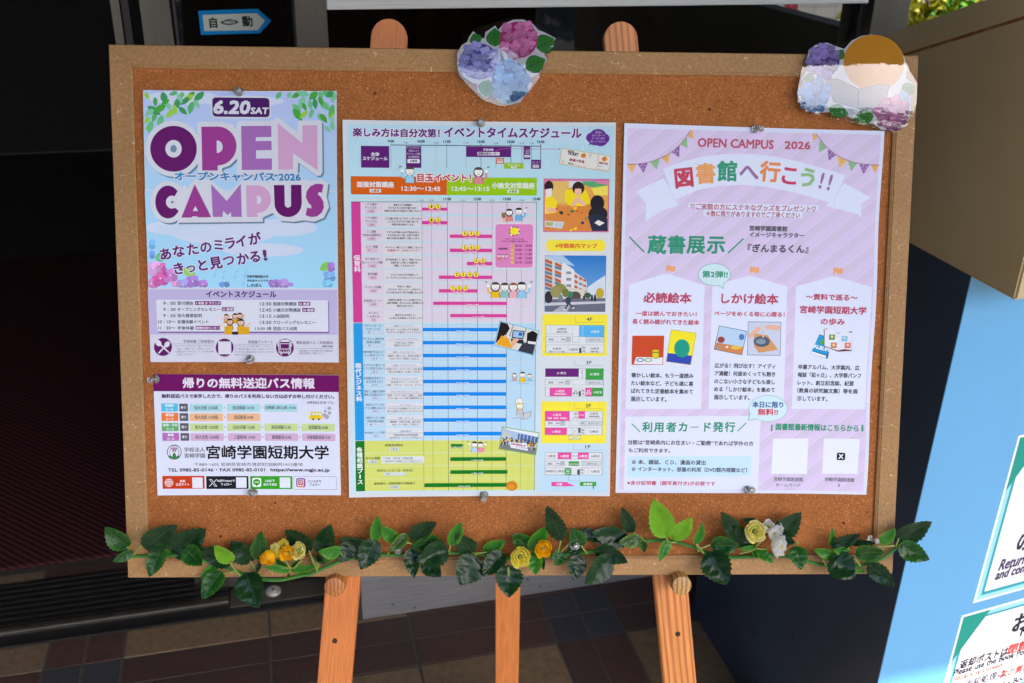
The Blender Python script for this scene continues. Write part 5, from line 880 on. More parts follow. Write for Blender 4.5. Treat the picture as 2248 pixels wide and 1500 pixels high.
p.text('本日に限り', 1652, 1719, 888.5, 13, (50, 95, 150), 8, bold=1.4); p.text('無料!!', 1664, 1707, 904.5, 14, (200, 60, 80), 8, bold=1.6)
p.text('図書館最新情報はこちらから', 1703, 1881.5, 938, 14.5, GT, 6, bold=.9)
for x, y in ((1694, 940), (1890, 939)): p.rect(x - 1.6, y - 7.5, x - .5, y + 6, GT, 6); p.rect(x + .5, y - 7.5, x + 1.6, y + 6, GT, 6); p.poly([(x - 2.8, y + 3), (x + 2.8, y + 3), (x, y + 8)], GT, 7)
p.poly([(1697, 963), (1774, 962), (1770, 1040), (1693, 1040.5)], (224, 228, 243), 4); p.poly([(1807, 962), (1884, 962), (1878, 1038), (1803, 1039)], (224, 228, 243), 4)
p.rect(1835, 992.5, 1852, 1009, (25, 25, 32), 5, r=3); p.text('X', 1838.5, 1848.5, 1000.7, 9.5, (225, 228, 238), 6, bold=.9)
p.text('宮崎学園図書館', 1698.5, 1762, 1052, 9.2, tb, 6, bold=.3); p.text('ホームページ', 1703, 1756, 1064.5, 7.5, tb, 6, bold=.3); p.text('宮崎学園図書館', 1809, 1872, 1051.5, 9.2, tb, 6, bold=.3); p.text('X', 1837.5, 1841.5, 1064, 7, tb, 6, bold=.3)
p.finish()
# ================================================================== noticeboard
bdm = MB
board = empty('noticeboard', bdm, 'large cork noticeboard in a tan fibreboard frame, leaning on a wooden easel', 'noticeboard')
HW, HH, FW, DP = BW / 2, BH / 2, 0.0245, 0.016
def rail(name, outer0, outer1, inner1, inner0):
    # mitred rail: front face, inner chamfer down to the cork, outer side
    m = MBd(); o0, o1, i1, i0 = map(np.array, (outer0, outer1, inner1, inner0))
    c = (o0 + o1 + i0 + i1) / 4
    def ring(a, b, t): return a + (b - a) * t
    P_ = []
    for t, z in ((0, -DP), (0, -.0012), (.04, 0), (.86, 0), (.88, -.0009), (.93, -.0009), (.95, -.0016), (1, -.0022), (1, -DP)):
        P_.append((*ring(o0, i0, t), z)); P_.append((*ring(o1, i1, t), z))
    n = len(P_) // 2; F = [(2 * i, 2 * i + 1, 2 * i + 3, 2 * i + 2) for i in range(n - 1)] + [(2 * n - 2, 2 * n - 1, 1, 0), tuple(range(0, 2 * n, 2)), tuple(range(2 * n - 1, 0, -2))]
    m.add(P_, F); me = m.mesh(name, M_MDF); import bmesh
    b = bmesh.new(); b.from_mesh(me); bmesh.ops.recalc_face_normals(b, faces=b.faces[:]); b.to_mesh(me); b.free()
    return mobj(name, me, board)
g = .00018
TL, TR, BR_, BL = (-HW, HH), (HW, HH), (HW, -HH), (-HW, -HH)
iTL, iTR, iBR, iBL = (-HW + FW, HH - FW), (HW - FW, HH - FW), (HW - FW, -HH + FW * .95), (-HW + FW, -HH + FW * .95)
def sh_(a, dx, dy): return (a[0] + dx, a[1] + dy)
rail('frame_rail', sh_(TL, g, 0), sh_(TR, -g, 0), sh_(iTR, -g, 0), sh_(iTL, g, 0)); rail('frame_rail', sh_(BR_, -g, 0), sh_(BL, g, 0), sh_(iBL, g, 0), sh_(iBR, -g, 0))
rail('frame_rail', sh_(TR, 0, -g), sh_(BR_, 0, g), sh_(iBR, 0, g), sh_(iTR, 0, -g)); rail('frame_rail', sh_(BL, 0, g), sh_(TL, 0, -g), sh_(iTL, 0, -g), sh_(iBL, 0, g))
MBd().box(-HW + .02, HW - .02, -HH + .02, HH - .02, -DP + .002, -.0052).obj('cork_panel', M_CORK, board)

# ================================================================== easel
easel = empty('easel', mat(BO - bn * .02 + ez * 0, ex, ez, bn), 'orange pine easel with three legs and two round pegs, holding up the noticeboard', 'easel')
LT = .021                                        # leg thickness
def leg_plank(pt, pb, wt_, wb, w0, mt, name='leg', roundtop=True, ext=0.0):
    a = L(*pt, w0); b = L(*pb, w0); d = (a - b) / np.linalg.norm(a - b); nr = np.array([d[1], -d[0]]); b = b - d * ext
    Lg = np.linalg.norm(a - b); m = MBd(); P_ = []
    if roundtop:
        for i in range(13): t = math.pi * i / 12; P_.append((math.cos(t) * wt_ / 2, Lg - wt_ / 2 + math.sin(t) * wt_ / 2))
    else: P_ += [(wt_ / 2, Lg), (-wt_ / 2, Lg)]
    P_ += [(-wb / 2, 0), (wb / 2, 0)]
    m.prism(P_, -LT, 0, axis='z'); 
    M_ = Matrix(((nr[0], d[0], 0, b[0]), (nr[1], d[1], 0, b[1]), (0, 0, 1, w0 + .02), (0, 0, 0, 1)))
    me = m.mesh(name, mt); import bmesh
    bm = bmesh.new(); bm.from_mesh(me); bmesh.ops.recalc_face_normals(bm, faces=bm.faces[:]); bmesh.ops.bevel(bm, geom=[e for e in bm.edges if len(e.link_faces) == 2 and e.calc_face_angle(0) > .6], offset=.0015, segments=2, affect='EDGES'); bm.to_mesh(me); bm.free()
    return mobj(name, me, easel, M_)
# grain runs along local y of the legs
def wood_y(name, light, dark, ring, off, dist): return wood_mat(name, light, dark, ring=ring, tw=(1, .045, 1), off=off, dist=dist)
WL = wood_y('pine_leg_fine', (.70, .225, .052), (.56, .155, .034), 170, .2, 3.2); WR = wood_y('pine_leg_wide', (.76, .29, .075), (.48, .135, .030), 42, 1.7, 4.0); WC = wood_y('pine_leg_centre', (.72, .235, .055), (.57, .165, .036), 120, 3.1, 3.0)
w0 = -DP - .003
legL = leg_plank((857, 41), (733, 1500), .040, .040, w0, WL, ext=.42); legR = leg_plank((1360, 47), (1494, 1500), .038, .040, w0, WR, ext=.42)
M_WOOD4 = wood_mat('pine_end_grain_red', (.52, .19, .045), (.26, .075, .018), ring=70, tw=(1, 1, 1), dist=3, off=.9)
def peg(px, py, r, ln, mt, tilt):
    c = L(px, py, ln); prof = [(r, -.03), (r, ln - .0025), (r - .0008, ln - .0008), (r - .003, ln)]
    o = MBd().lathe(prof, 32).obj('peg', mt, easel, Matrix.Translation((c[0], c[1], .02)) @ Matrix.Rotation(tilt, 4, 'X'), smooth=True); return o
c1 = L(735, 1290, .0)
peg(734, 1290, .0120, .014, M_WOOD4, 0.0); peg(1497, 1287, .0118, .020, M_WOOD3, 0.0)
for (x, y) in ((735, 1407), (1488, 1392)):
    c = L(x, y, w0); o = MBd().lathe([(.0031, 0), (.0031, .0003)], 16).obj('peg_hole', M_HOLE, easel, Matrix.Translation((c[0], c[1], w0 + .02 + .0002)))
# rear leg: hinged at the top, foot behind the board
top = BO + ez * (HH + .02) - bn * .05 + ex * (-.005); foot = np.array([.004, 1.42, 0.0]); d = (top - foot) / np.linalg.norm(top - foot); fx = ex - d * (ex @ d); fx /= np.linalg.norm(fx); fz = np.cross(fx, d)
m = MBd(); Lg = float(np.linalg.norm(top - foot)); m.bbox(-.021, .021, 0, Lg, -.011, .011, .0018)
m.obj('leg', WC, easel, mat(BO - bn * .02, ex, ez, bn).inverted() @ mat(foot, fx, d, fz))
m = MBd().bbox(-.17, .17, -.02, .02, -.009, .009, .002); c = L(1108, 240, 0); m.obj('crossbar', WC, easel, Matrix.Translation((c[0], c[1], -.034)))
m = MBd().bbox(-.235, .235, -.016, .016, -.009, .009, .002); c = L(1113, 1150, 0); m.obj('crossbar', WC, easel, Matrix.Translation((c[0], c[1], -.034)))

# ================================================================== push pins
def glass_mat(name, tint=(1, 1, 1), rough=.03, ior=1.49):
    m, N, K, b = newmat(name); setp(b, base=tint, rough=rough, trans=1.0, ior=ior); return m
M_PIN = glass_mat('clear_plastic', (.97, .97, .95), .03); M_PIN.node_tree.nodes['Principled BSDF'].inputs['Transmission Weight'].default_value = .8
M_STEEL = plain('steel', (.55, .55, .53), rough=.25, metal=1)
PINPROF = [(.0001, .0000), (.0046, 0), (.0050, .0004), (.0050, .0010), (.0046, .0016), (.0030, .0021), (.0023, .0032), (.0021, .0055), (.0023, .0078), (.0030, .0092), (.0036, .0098), (.0038, .0104), (.0036, .0112), (.0028, .0117), (.0001, .0118)]
pin_me = None; ndl_me = None
pins = [(525, 202, 0.1, -.05, 'above the 6.20 SAT date of the OPEN CAMPUS poster'), (550, 788, 0.02, .12, 'at the bottom edge of the OPEN CAMPUS poster'), (343, 832, -.42, .02, 'at the top left corner of the bus sheet'), (557, 1082, -.12, -.30, 'at the bottom edge of the bus sheet'), (1056, 270, -.04, .03, 'at the top edge of the timetable poster'), (1063, 1086, -.08, .25, 'at the bottom edge of the timetable poster'), (1656, 283, .55, .05, 'at the top edge of the lilac poster'), (1640, 1075, .35, -.2, 'at the bottom edge of the lilac poster'),
        (877, 1203, -.1, .1, 'alone on the cork in a gap of the leaf garland'), (1258, 1198, .28, -.22, 'among dark garland leaves below the timetable poster'), (1908, 1183, .6, .0, 'at the right end of the garland, near the frame')]
for i, (x, y, tx, ty, wh_) in enumerate(pins):
    w = WP if i < 8 else -.005 + (.016 if i > 8 else 0); c = L(x, y, w)
    M_ = MB @ Matrix.Translation((c[0], c[1], w + .0003)) @ Matrix.Rotation(tx, 4, 'Y') @ Matrix.Rotation(ty, 4, 'X')
    t = empty('push_pin', M_, 'clear plastic push pin ' + wh_, 'push pin', 'clear push pins in the cork board')
    if pin_me is None: pin_me = MBd().lathe(PINPROF, 28).mesh('head', M_PIN, True); ndl_me = MBd().lathe([(.0006, -.006), (.0006, .009)], 8).mesh('needle', M_STEEL)
    mobj('head', pin_me, t); mobj('needle', ndl_me, t)

# ================================================================== laminated flower cut-outs
def film_mat():
    m, N, K, b = newmat('laminating_film'); out = [n for n in N if n.type == 'OUTPUT_MATERIAL'][0]; N.remove(b)
    tr = N.new('ShaderNodeBsdfTransparent'); tr.inputs[0].default_value = (.97, .97, .97, 1); gl_ = N.new('ShaderNodeBsdfGlossy'); gl_.inputs['Roughness'].default_value = .035; gl_.inputs[0].default_value = (1, 1, 1, 1)
    fr = N.new('ShaderNodeFresnel'); fr.inputs[0].default_value = 1.5; mx = N.new('ShaderNodeMixShader')
    mp = N.new('ShaderNodeMath'); mp.operation = 'MULTIPLY'; mp.inputs[1].default_value = 1.9; mp.use_clamp = True
    tc = N.new('ShaderNodeTexCoord'); n = N.new('ShaderNodeTexNoise'); n.inputs['Scale'].default_value = 42; n.inputs['Detail'].default_value = 3; K.new(tc.outputs['Object'], n.inputs[0])
    bp = N.new('ShaderNodeBump'); bp.inputs['Distance'].default_value = .00028; bp.inputs['Strength'].default_value = .8; K.new(n.outputs[0], bp.inputs['Height'])
    K.new(bp.outputs[0], gl_.inputs['Normal']); K.new(bp.outputs[0], fr.inputs['Normal']); K.new(fr.outputs[0], mp.inputs[0]); K.new(mp.outputs[0], mx.inputs[0]); K.new(tr.outputs[0], mx.inputs[1]); K.new(gl_.outputs[0], mx.inputs[2]); K.new(mx.outputs[0], out.inputs[0]); return m
M_FILM = film_mat()
def film(p, pts, bend, name='film'):
    """clear film: outline filled with a fine grid, gently bent; lies just above the print"""
    import bmesh
    q_ = [p.P(*a) - p.cen for a in pts]; bm = bmesh.new(); vs = [bm.verts.new((a[0], a[1], 0)) for a in q_]; f = bm.faces.new(vs)
    if f.normal.z < 0 or sum(q_[i][0] * q_[(i + 1) % len(q_)][1] - q_[(i + 1) % len(q_)][0] * q_[i][1] for i in range(len(q_))) < 0: bmesh.ops.reverse_faces(bm, faces=[f])
    x0, x1 = min(a[0] for a in q_), max(a[0] for a in q_); y0, y1 = min(a[1] for a in q_), max(a[1] for a in q_)
    for k in range(1, 26):
        X_ = x0 + (x1 - x0) * k / 26; bmesh.ops.bisect_plane(bm, geom=bm.verts[:] + bm.edges[:] + bm.faces[:], plane_co=(X_, 0, 0), plane_no=(1, 0, 0))
    for k in range(1, 26):
        Y_ = y0 + (y1 - y0) * k / 26; bmesh.ops.bisect_plane(bm, geom=bm.verts[:] + bm.edges[:] + bm.faces[:], plane_co=(0, Y_, 0), plane_no=(0, 1, 0))
    bmesh.ops.triangulate(bm, faces=bm.faces[:])
    f_ = p.field()
    for v in bm.verts: v.co.z = .0012 + f_(v.co.x, v.co.y)
    me = bpy.data.meshes.new(name); bm.to_mesh(me); bm.free(); me.materials.append(M_FILM); me.polygons.foreach_set('use_smooth', [True] * len(me.polygons)); return mobj(name, me, p.root)
WF = .0062
def smst(a, b, x): x = min(1.3, max(0, (x - a) / (b - a))); return x ** 1.6
W1 = lambda U, V: -.0045 * smst(-.30, -1.05, V + .1 * U) - .0030 * smst(.45, 1.1, V) + .0005 * math.sin(5 * U + 2 * V)
W2 = lambda U, V: -.0052 * smst(-.42, -1.05, V + .12 * U) - .0036 * smst(.18, .9, V) + .0005 * math.sin(4 * U + 1)
p = Print([(1000, 38), (1222, 38), (1222, 233), (1000, 233)], WF, 'flower_cutout', 'laminated cut-out of pink, violet and blue hydrangeas on the middle of the top frame rail', 'decoration', paper=False, mat_=M_INKG, warp=W1)
p.crop(980, 20, 6.523); p.part('backing_paper'); WTC = (212, 210, 216)
p.poly([(300, 470), (325, 400), (385, 315), (470, 400), (545, 420), (560, 330), (700, 237), (740, 300), (820, 210), (960, 150), (1100, 145), (1230, 200), (1320, 300), (1400, 330), (1565, 420), (1470, 590), (1400, 640), (1430, 700), (1440, 730), (1350, 900), (1230, 980), (1225, 1100), (1150, 1210), (1060, 1330), (900, 1375), (760, 1330), (650, 1215), (560, 1275), (450, 1180), (440, 1070), (380, 1060), (240, 970), (160, 840), (150, 640), (220, 520)], WTC, 0)
for i_, a in enumerate(((450, 500, 385, 345, 170), (700, 540, 690, 265, 230), (1290, 560, 1550, 425, 260), (1130, 850, 1425, 720, 240), (600, 1020, 555, 1265, 230))): p.part('leaf_print#%d' % i_); leaf_print(p, *a, (38, 128, 38), 2, (20, 70, 30), edge=(15, 50, 30))
p.poly([(760, 560), (830, 720), (900, 770), (780, 760)], (20, 80, 40), 2)
hydrangea(p, 470, 750, 295, 285, (150, 150, 215), (85, 80, 160), 4, 76, 3); hydrangea(p, 1035, 440, 295, 290, (222, 118, 176), (172, 45, 112), 8, 76, 7); hydrangea(p, 910, 1040, 285, 315, (115, 165, 220), (60, 95, 165), 12, 76, 11)
p.finish()
film(p, [(385, 295), (430, 262), (640, 215), (945, 125), (1150, 125), (1575, 405), (1545, 500), (1470, 700), (1380, 920), (1100, 1300), (1000, 1388), (760, 1382), (520, 1300), (320, 1110), (185, 955), (125, 700), (125, 635), (240, 440)], lambda u, v: .0012 + .0022 * math.sin(v * 5.2 + u * 1.5 + .4) * .5 + .0016 * math.sin(u * 4 + v * 2))
p = Print([(1750, 45), (2012, 45), (2012, 290), (1750, 290)], WF, 'flower_cutout', 'laminated cut-out with orange patch and grey book on the top right frame corner', 'decoration', paper=False, mat_=M_INKG, warp=W2)
p.crop(1730, 30, 5.557); p.part('backing_paper')
p.poly([(230, 560), (260, 440), (340, 380), (480, 350), (600, 400), (690, 430), (780, 330), (900, 270), (1030, 250), (1180, 280), (1330, 390), (1420, 520), (1450, 680), (1440, 790), (1560, 870), (1500, 990), (1500, 1200), (1450, 1370), (1300, 1430), (1150, 1410), (1050, 1340), (940, 1340), (800, 1280), (740, 1250), (560, 1230), (500, 1200), (350, 1210), (180, 1130), (130, 1000), (150, 900), (200, 840), (170, 790), (230, 690)], WTC, 0)
for i_, a in enumerate(((600, 560, 680, 435, 110), (330, 800, 180, 790, 130), (500, 1150, 745, 1235, 150), (1050, 1250, 800, 1280, 170), (1390, 960, 1555, 875, 150))): p.part('leaf_print#%d' % i_); leaf_print(p, *a, (50, 130, 35), 2, (20, 70, 30), edge=(15, 50, 30))
p.part('orange_patch'); p.ell(1050, 600, 372, 345, (218, 142, 14), 3, n=56)
p.part('book_picture'); p.poly([(435, 785), (620, 800), (860, 920), (1090, 860), (1240, 870), (1180, 1150), (850, 1165), (560, 1080)], (125, 118, 130), 5); p.poly([(450, 798), (620, 812), (850, 928), (845, 1150), (570, 1068)], (158, 148, 152), 6); p.poly([(866, 928), (1090, 872), (1225, 880), (1168, 1138), (860, 1152)], (158, 148, 152), 6)
hydrangea(p, 440, 580, 205, 215, (135, 115, 180), (70, 55, 120), 7, 62, 4); hydrangea(p, 330, 990, 190, 195, (90, 140, 205), (40, 75, 140), 11, 62, 5); hydrangea(p, 1425, 1060, 75, 85, (120, 170, 215), (50, 90, 150), 9, 52, 8); hydrangea(p, 1270, 1210, 215, 205, (195, 105, 160), (140, 40, 100), 15, 62, 6)
p.finish()
film(p, [(1060, 80), (1090, 70), (1175, 125), (1165, 170), (1290, 300), (1400, 480), (1480, 700), (1575, 850), (1565, 1100), (1500, 1330), (1380, 1440), (1290, 1450), (1050, 1390), (800, 1330), (350, 1250), (200, 1190), (120, 1080), (110, 960), (180, 600), (230, 450), (330, 370), (480, 345), (640, 370), (820, 260)], lambda u, v: .0012 + .0030 * math.sin(v * 4.6 + u * .8 + .2) * .5 + .0012 * math.sin(u * 5 + v))

# ================================================================== leaf garland
def leaf_mat(name, base, hi, rim, speck=.5, gloss=.32):
    m, N, K, b = newmat(name); setp(b, rough=gloss - .07, spec=.2)
    uv = N.new('ShaderNodeUVMap'); uv.uv_map = 'UVMap'; sx = N.new('ShaderNodeSeparateXYZ'); K.new(uv.outputs[0], sx.inputs[0])
    def mth(op, a, b_=None, c_=None):
        n = N.new('ShaderNodeMath'); n.operation = op
        for i, v in enumerate((a, b_, c_)):
            if v is None: continue
            if isinstance(v, (int, float)): n.inputs[i].default_value = v
            else: K.new(v, n.inputs[i])
        return n.outputs[0]
    u, v = sx.outputs[0], sx.outputs[1]                       # u across -1..1, v along 0..1
    au = mth('ABSOLUTE', u); vein = mth('SINE', mth('MULTIPLY', mth('SUBTRACT', v, mth('MULTIPLY', au, .28)), 22.0))
    midrib = mth('LESS_THAN', au, .035); side = mth('GREATER_THAN', vein, .93)
    tc = N.new('ShaderNodeTexCoord'); n = N.new('ShaderNodeTexNoise'); n.inputs['Scale'].default_value = 70; n.inputs['Detail'].default_value = 3; K.new(tc.outputs['Object'], n.inputs[0])
    mp = N.new('ShaderNodeMapping'); mp.inputs['Scale'].default_value = (1, 1, 1); vo = N.new('ShaderNodeTexVoronoi'); vo.inputs['Scale'].default_value = 620; K.new(tc.outputs['Object'], vo.inputs[0])
    dots = mth('MULTIPLY', mth('LESS_THAN', vo.outputs['Distance'], .22), mth('GREATER_THAN', mth('ADD', mth('MULTIPLY', n.outputs[0], 1.0), mth('MULTIPLY', au, .28)), .66))
    mx = N.new('ShaderNodeMix'); mx.data_type = 'RGBA'; K.new(n.outputs[0], mx.inputs[0]); mx.inputs[6].default_value = (*mult(base, .75), 1); mx.inputs[7].default_value = (*mult(base, 1.35), 1)
    m2 = N.new('ShaderNodeMix'); m2.data_type = 'RGBA'; K.new(mth('MULTIPLY', mth('POWER', au, 3.0), .8), m2.inputs[0]); K.new(mx.outputs[2], m2.inputs[6]); m2.inputs[7].default_value = (*rim, 1)
    m3 = N.new('ShaderNodeMix'); m3.data_type = 'RGBA'; K.new(mth('MULTIPLY', mth('ADD', dots, mth('MULTIPLY', midrib, .35)), speck), m3.inputs[0]); K.new(m2.outputs[2], m3.inputs[6]); m3.inputs[7].default_value = (*hi, 1)
    K.new(m3.outputs[2], b.inputs['Base Color'])
    bp = N.new('ShaderNodeBump'); bp.inputs['Distance'].default_value = .0003; bp.inputs['Strength'].default_value = .5; K.new(mth('ADD', mth('MULTIPLY', mth('POWER', mth('ABSOLUTE', vein), 4.0), -.35), mth('MULTIPLY', midrib, -1.2)), bp.inputs['Height']); K.new(bp.outputs[0], b.inputs['Normal']); return m
LM = {'d': leaf_mat('leaf_dark', (.0045, .026, .008), (.14, .28, .04), (.008, .045, .009), .35, .30), 'm': leaf_mat('leaf_green', (.008, .052, .009), (.24, .40, .05), (.025, .13, .010), .6, .34),
      'g': leaf_mat('leaf_bright', (.022, .13, .012), (.2, .42, .06), (.08, .28, .016), .4, .36), 'l': leaf_mat('leaf_light', (.105, .27, .010), (.24, .44, .05), (.15, .33, .02), .25, .42), 'o': leaf_mat('leaf_olive', (.02, .06, .012), (.2, .35, .05), (.12, .22, .02), .5, .34)}
gar = empty('leaf_garland', MB @ Matrix.Translation((0, -HH + .02, .01)), 'artificial garland of dark leaves with yellow and white buds along the noticeboard bottom', 'garland')
GM = Matrix.Translation((0, -HH + .02, .01)).inverted()
rg = random.Random(17)
def leaf3d(bx, by, tx, ty, wpx, kind, lift0, lift1, curl=None, fold=None):
    b = L(bx, by, lift0); t = L(tx, ty, lift1); B_ = Vector((b[0], b[1], lift0)); T_ = Vector((t[0], t[1], lift1)); Y = (T_ - B_); Ln = Y.length; Y.normalize()
    X_ = Y.cross(Vector((0, 0, 1))).normalized(); Z_ = X_.cross(Y).normalized()
    W = wpx * px_size((bx + tx) / 2, (by + ty) / 2, lift0) / 2
    roll = rg.uniform(-.28, .28); X_, Z_ = X_ * math.cos(roll) + Z_ * math.sin(roll), Z_ * math.cos(roll) - X_ * math.sin(roll)
    curl = rg.uniform(-.16, .10) if curl is None else curl; fold = rg.uniform(.10, .34) if fold is None else fold
    na, nc = 17, 8; V = []; UV = []; F = []; asym = rg.uniform(-.07, .07)
    for i in range(na + 1):
        v = i / na; s_ = math.sin(math.pi * v ** .74) ** .62 * (1 - .38 * v ** 4) * 1.08 if 0 < v < 1 else .0
        for j in range(-nc // 2, nc // 2 + 1):
            u = j / (nc / 2); sc_ = s_
            if abs(u) == 1 and 0 < i < na: sc_ = s_ * (1.075 if i % 2 else .93)
            x = u * W * sc_ + asym * W * math.sin(math.pi * v); y = v * Ln - (abs(u) ** 2) * Ln * .03 * (1 - v)
            z = abs(x) * fold - (y - Ln / 2) ** 2 / Ln * curl * 2 + .0006 * math.sin(v * 26 - abs(u) * 5) * (1 - abs(abs(u) * 2 - 1)) + W * .05 * math.sin(v * 9 + u * 3)
            pt = B_ + X_ * x + Y * y + Z_ * z; V.append(pt); UV.append((u, v))
    n_ = nc + 1
    for i in range(na):
        for j in range(nc): F.append((i * n_ + j, i * n_ + j + 1, (i + 1) * n_ + j + 1, (i + 1) * n_ + j))
    V = [GM @ v for v in V]; me = mesh('leaf', V, F, LM[kind], True, UV); return mobj('leaf', me, gar)
C5 = lambda x, y: (220 + x / 4.496, 1080 + y / 4.496); C6 = lambda x, y: (680 + x / 4.496, 1090 + y / 4.496); C7 = lambda x, y: (1100 + x / 4.496, 1080 + y / 4.496); C8 = lambda x, y: (1500 + x / 4.014, 1080 + y / 4.014)
LEAVES = [(C5, 4.496, [(275, 545, 42, 350, 200, 'm', 1), (320, 592, 122, 690, 95, 'm', 2), (450, 545, 762, 318, 245, 'd', 3), (720, 600, 1050, 360, 270, 'd', 1), (600, 575, 480, 842, 165, 'm', 3), (590, 590, 725, 625, 70, 'g', 1), (850, 560, 1010, 728, 190, 'm', 4), (1290, 700, 985, 560, 215, 'd', 1), (1295, 700, 1125, 535, 155, 'l', 4), (1150, 740, 985, 860, 110, 'g', 1), (1195, 790, 1000, 1062, 185, 'm', 4), (1440, 808, 1560, 1152, 290, 'd', 4), (1500, 685, 1290, 490, 215, 'd', 1), (1560, 668, 1588, 392, 165, 'm', 3), (1580, 690, 1535, 815, 45, 'd', 2), (2070, 580, 1830, 370, 215, 'd', 1), (1860, 775, 1605, 735, 75, 'g', 3), (1890, 770, 2130, 742, 85, 'g', 3), (1830, 760, 1730, 660, 70, 'm', 2), (1900, 760, 1980, 660, 60, 'm', 2), (1860, 800, 1870, 850, 45, 'g', 3), (2230, 700, 2110, 630, 70, 'd', 2)]),
          (C6, 4.496, [(100, 550, 205, 265, 195, 'd', 2), (305, 540, 85, 548, 140, 'g', 4), (600, 560, 300, 400, 225, 'd', 1), (400, 460, 305, 655, 165, 'd', 2), (640, 430, 500, 724, 215, 'd', 3), (650, 430, 668, 185, 118, 'g', 3), (850, 440, 705, 292, 130, 'g', 3), (965, 380, 780, 545, 110, 'o', 4), (1000, 405, 1256, 245, 165, 'd', 3), (1290, 450, 1000, 500, 180, 'm', 2), (1355, 520, 1050, 640, 235, 'd', 4), (1000, 520, 1030, 808, 150, 'd', 3), (1130, 620, 1300, 792, 190, 'd', 3), (1400, 465, 1496, 245, 130, 'g', 4), (1610, 545, 1440, 370, 190, 'd', 3), (1640, 598, 1480, 874, 280, 'd', 4), (1720, 560, 1928, 438, 140, 'g', 2), (1900, 560, 1708, 785, 190, 'd', 4), (2160, 525, 2000, 370, 180, 'm', 2), (1958, 690, 1962, 1002, 265, 'd', 5), (30, 680, -10, 740, 60, 'g', 2), (60, 590, 130, 640, 60, 'd', 3), (100, 620, 210, 640, 40, 'g', 2)]),
          (C7, 4.496, [(300, 570, 445, 335, 165, 'g', 2), (595, 468, 452, 132, 185, 'd', 4), (320, 600, 345, 822, 150, 'g', 3), (400, 640, 420, 775, 50, 'd', 2), (600, 592, 530, 728, 150, 'm', 2), (790, 535, 690, 352, 160, 'm', 2), (1235, 490, 890, 395, 200, 'd', 2), (800, 380, 1040, 512, 110, 'd', 1), (1290, 395, 1188, 148, 120, 'd', 2), (1380, 475, 1158, 500, 130, 'o', 3), (1400, 490, 1412, 602, 80, 'o', 3), (720, 510, 760, 640, 150, 'd', 1), (770, 630, 715, 878, 180, 'd', 3), (1080, 650, 830, 912, 235, 'd', 4), (940, 570, 1256, 692, 180, 'd', 3), (1630, 430, 1500, 66, 235, 'l', 5), (1690, 470, 1890, 262, 190, 'l', 4), (1650, 470, 1552, 688, 105, 'g', 3), (1925, 515, 1995, 305, 90, 'g', 3)]),
          (C8, 4.014, [(490, 420, 318, 168, 140, 'd', 3), (250, 470, 492, 482, 165, 'm', 3), (235, 535, 382, 824, 245, 'd', 4), (580, 470, 445, 300, 150, 'd', 2), (660, 290, 520, 235, 70, 'd', 1), (800, 400, 1042, 182, 220, 'd', 2), (850, 400, 990, 450, 100, 'd', 2), (630, 490, 488, 500, 50, 'g', 3), (650, 505, 795, 628, 85, 'g', 3), (600, 460, 640, 480, 40, 'g', 2), (985, 482, 1042, 688, 165, 'm', 4), (1340, 575, 1140, 500, 90, 'g', 2), (1308, 490, 1312, 312, 60, 'g', 2), (1310, 480, 1560, 368, 110, 'd', 3), (1455, 525, 1318, 508, 85, 'g', 3), (1300, 590, 1510, 762, 240, 'd', 4), (1520, 545, 1778, 530, 175, 'm', 4), (1635, 635, 1862, 838, 150, 'd', 3), (1470, 450, 1710, 450, 60, 'd', 2), (1740, 445, 1870, 320, 110, 'g', 3), (1890, 400, 2192, 262, 200, 'd', 3), (1905, 470, 2168, 598, 165, 'm', 3), (1600, 700, 1500, 690, 50, 'g', 1), (630, 520, 640, 585, 55, 'g', 2)])]
for C_, s_, lst in LEAVES:
    for bx, by, tx, ty, w, kd, ly in lst: leaf3d(*C_(bx, by), *C_(tx, ty), w / s_, kd, .003 + .0035 * ly, .006 + .0058 * ly)
M_STEM = plain('garland_stem', (.035, .17, .025), rough=.35, scale=80, var=.3); M_STALK = plain('garland_stalk', (.20, .26, .03), rough=.45, scale=80, var=.25)
sp = [C5(255, 642), C5(420, 634), C5(600, 628), C5(860, 628), C5(1010, 672), C5(1230, 742), C5(1400, 805), C5(1600, 862), C5(1790, 868), C5(2000, 822), C6(0, 768), C6(150, 705), C6(300, 640), C6(480, 600), C6(700, 578), C6(920, 578), C6(1140, 560), C6(1350, 556), C6(1560, 560), C6(1720, 575), C6(1900, 612), C7(180, 650), C7(400, 640), C7(620, 622), C7(930, 586), C7(1150, 532), C7(1420, 486), C7(1610, 480), C7(1720, 496), C7(1930, 556), C7(2040, 602), C8(400, 578), C8(640, 570), C8(800, 560), C8(970, 580), C8(1130, 622), C8(1260, 650), C8(1530, 656), C8(1740, 592), C8(1870, 500), C8(1945, 432)]
def smooth(pts, n=4):
    out = []
    for i in range(len(pts) - 1):
        p0, p1, p2, p3 = (pts[max(i - 1, 0)], pts[i], pts[i + 1], pts[min(i + 2, len(pts) - 1)])
        for k in range(n):
            t = k / n; out.append(tuple(.5 * (2 * b + (c - a) * t + (2 * a - 5 * b + 4 * c - d) * t * t + (3 * b - a - 3 * c + d) * t ** 3) for a, b, c, d in zip(p0, p1, p2, p3)))
    return out + [pts[-1]]
def g3(x, y, w): q_ = L(x, y, w); return GM @ Vector((q_[0], q_[1], w))
MBd().tube([g3(x, y, .0065 + .002 * math.sin(x * .02)) for x, y in smooth(sp)], .0021, 8).obj('stem', M_STEM, gar, smooth=True)
st = MBd()
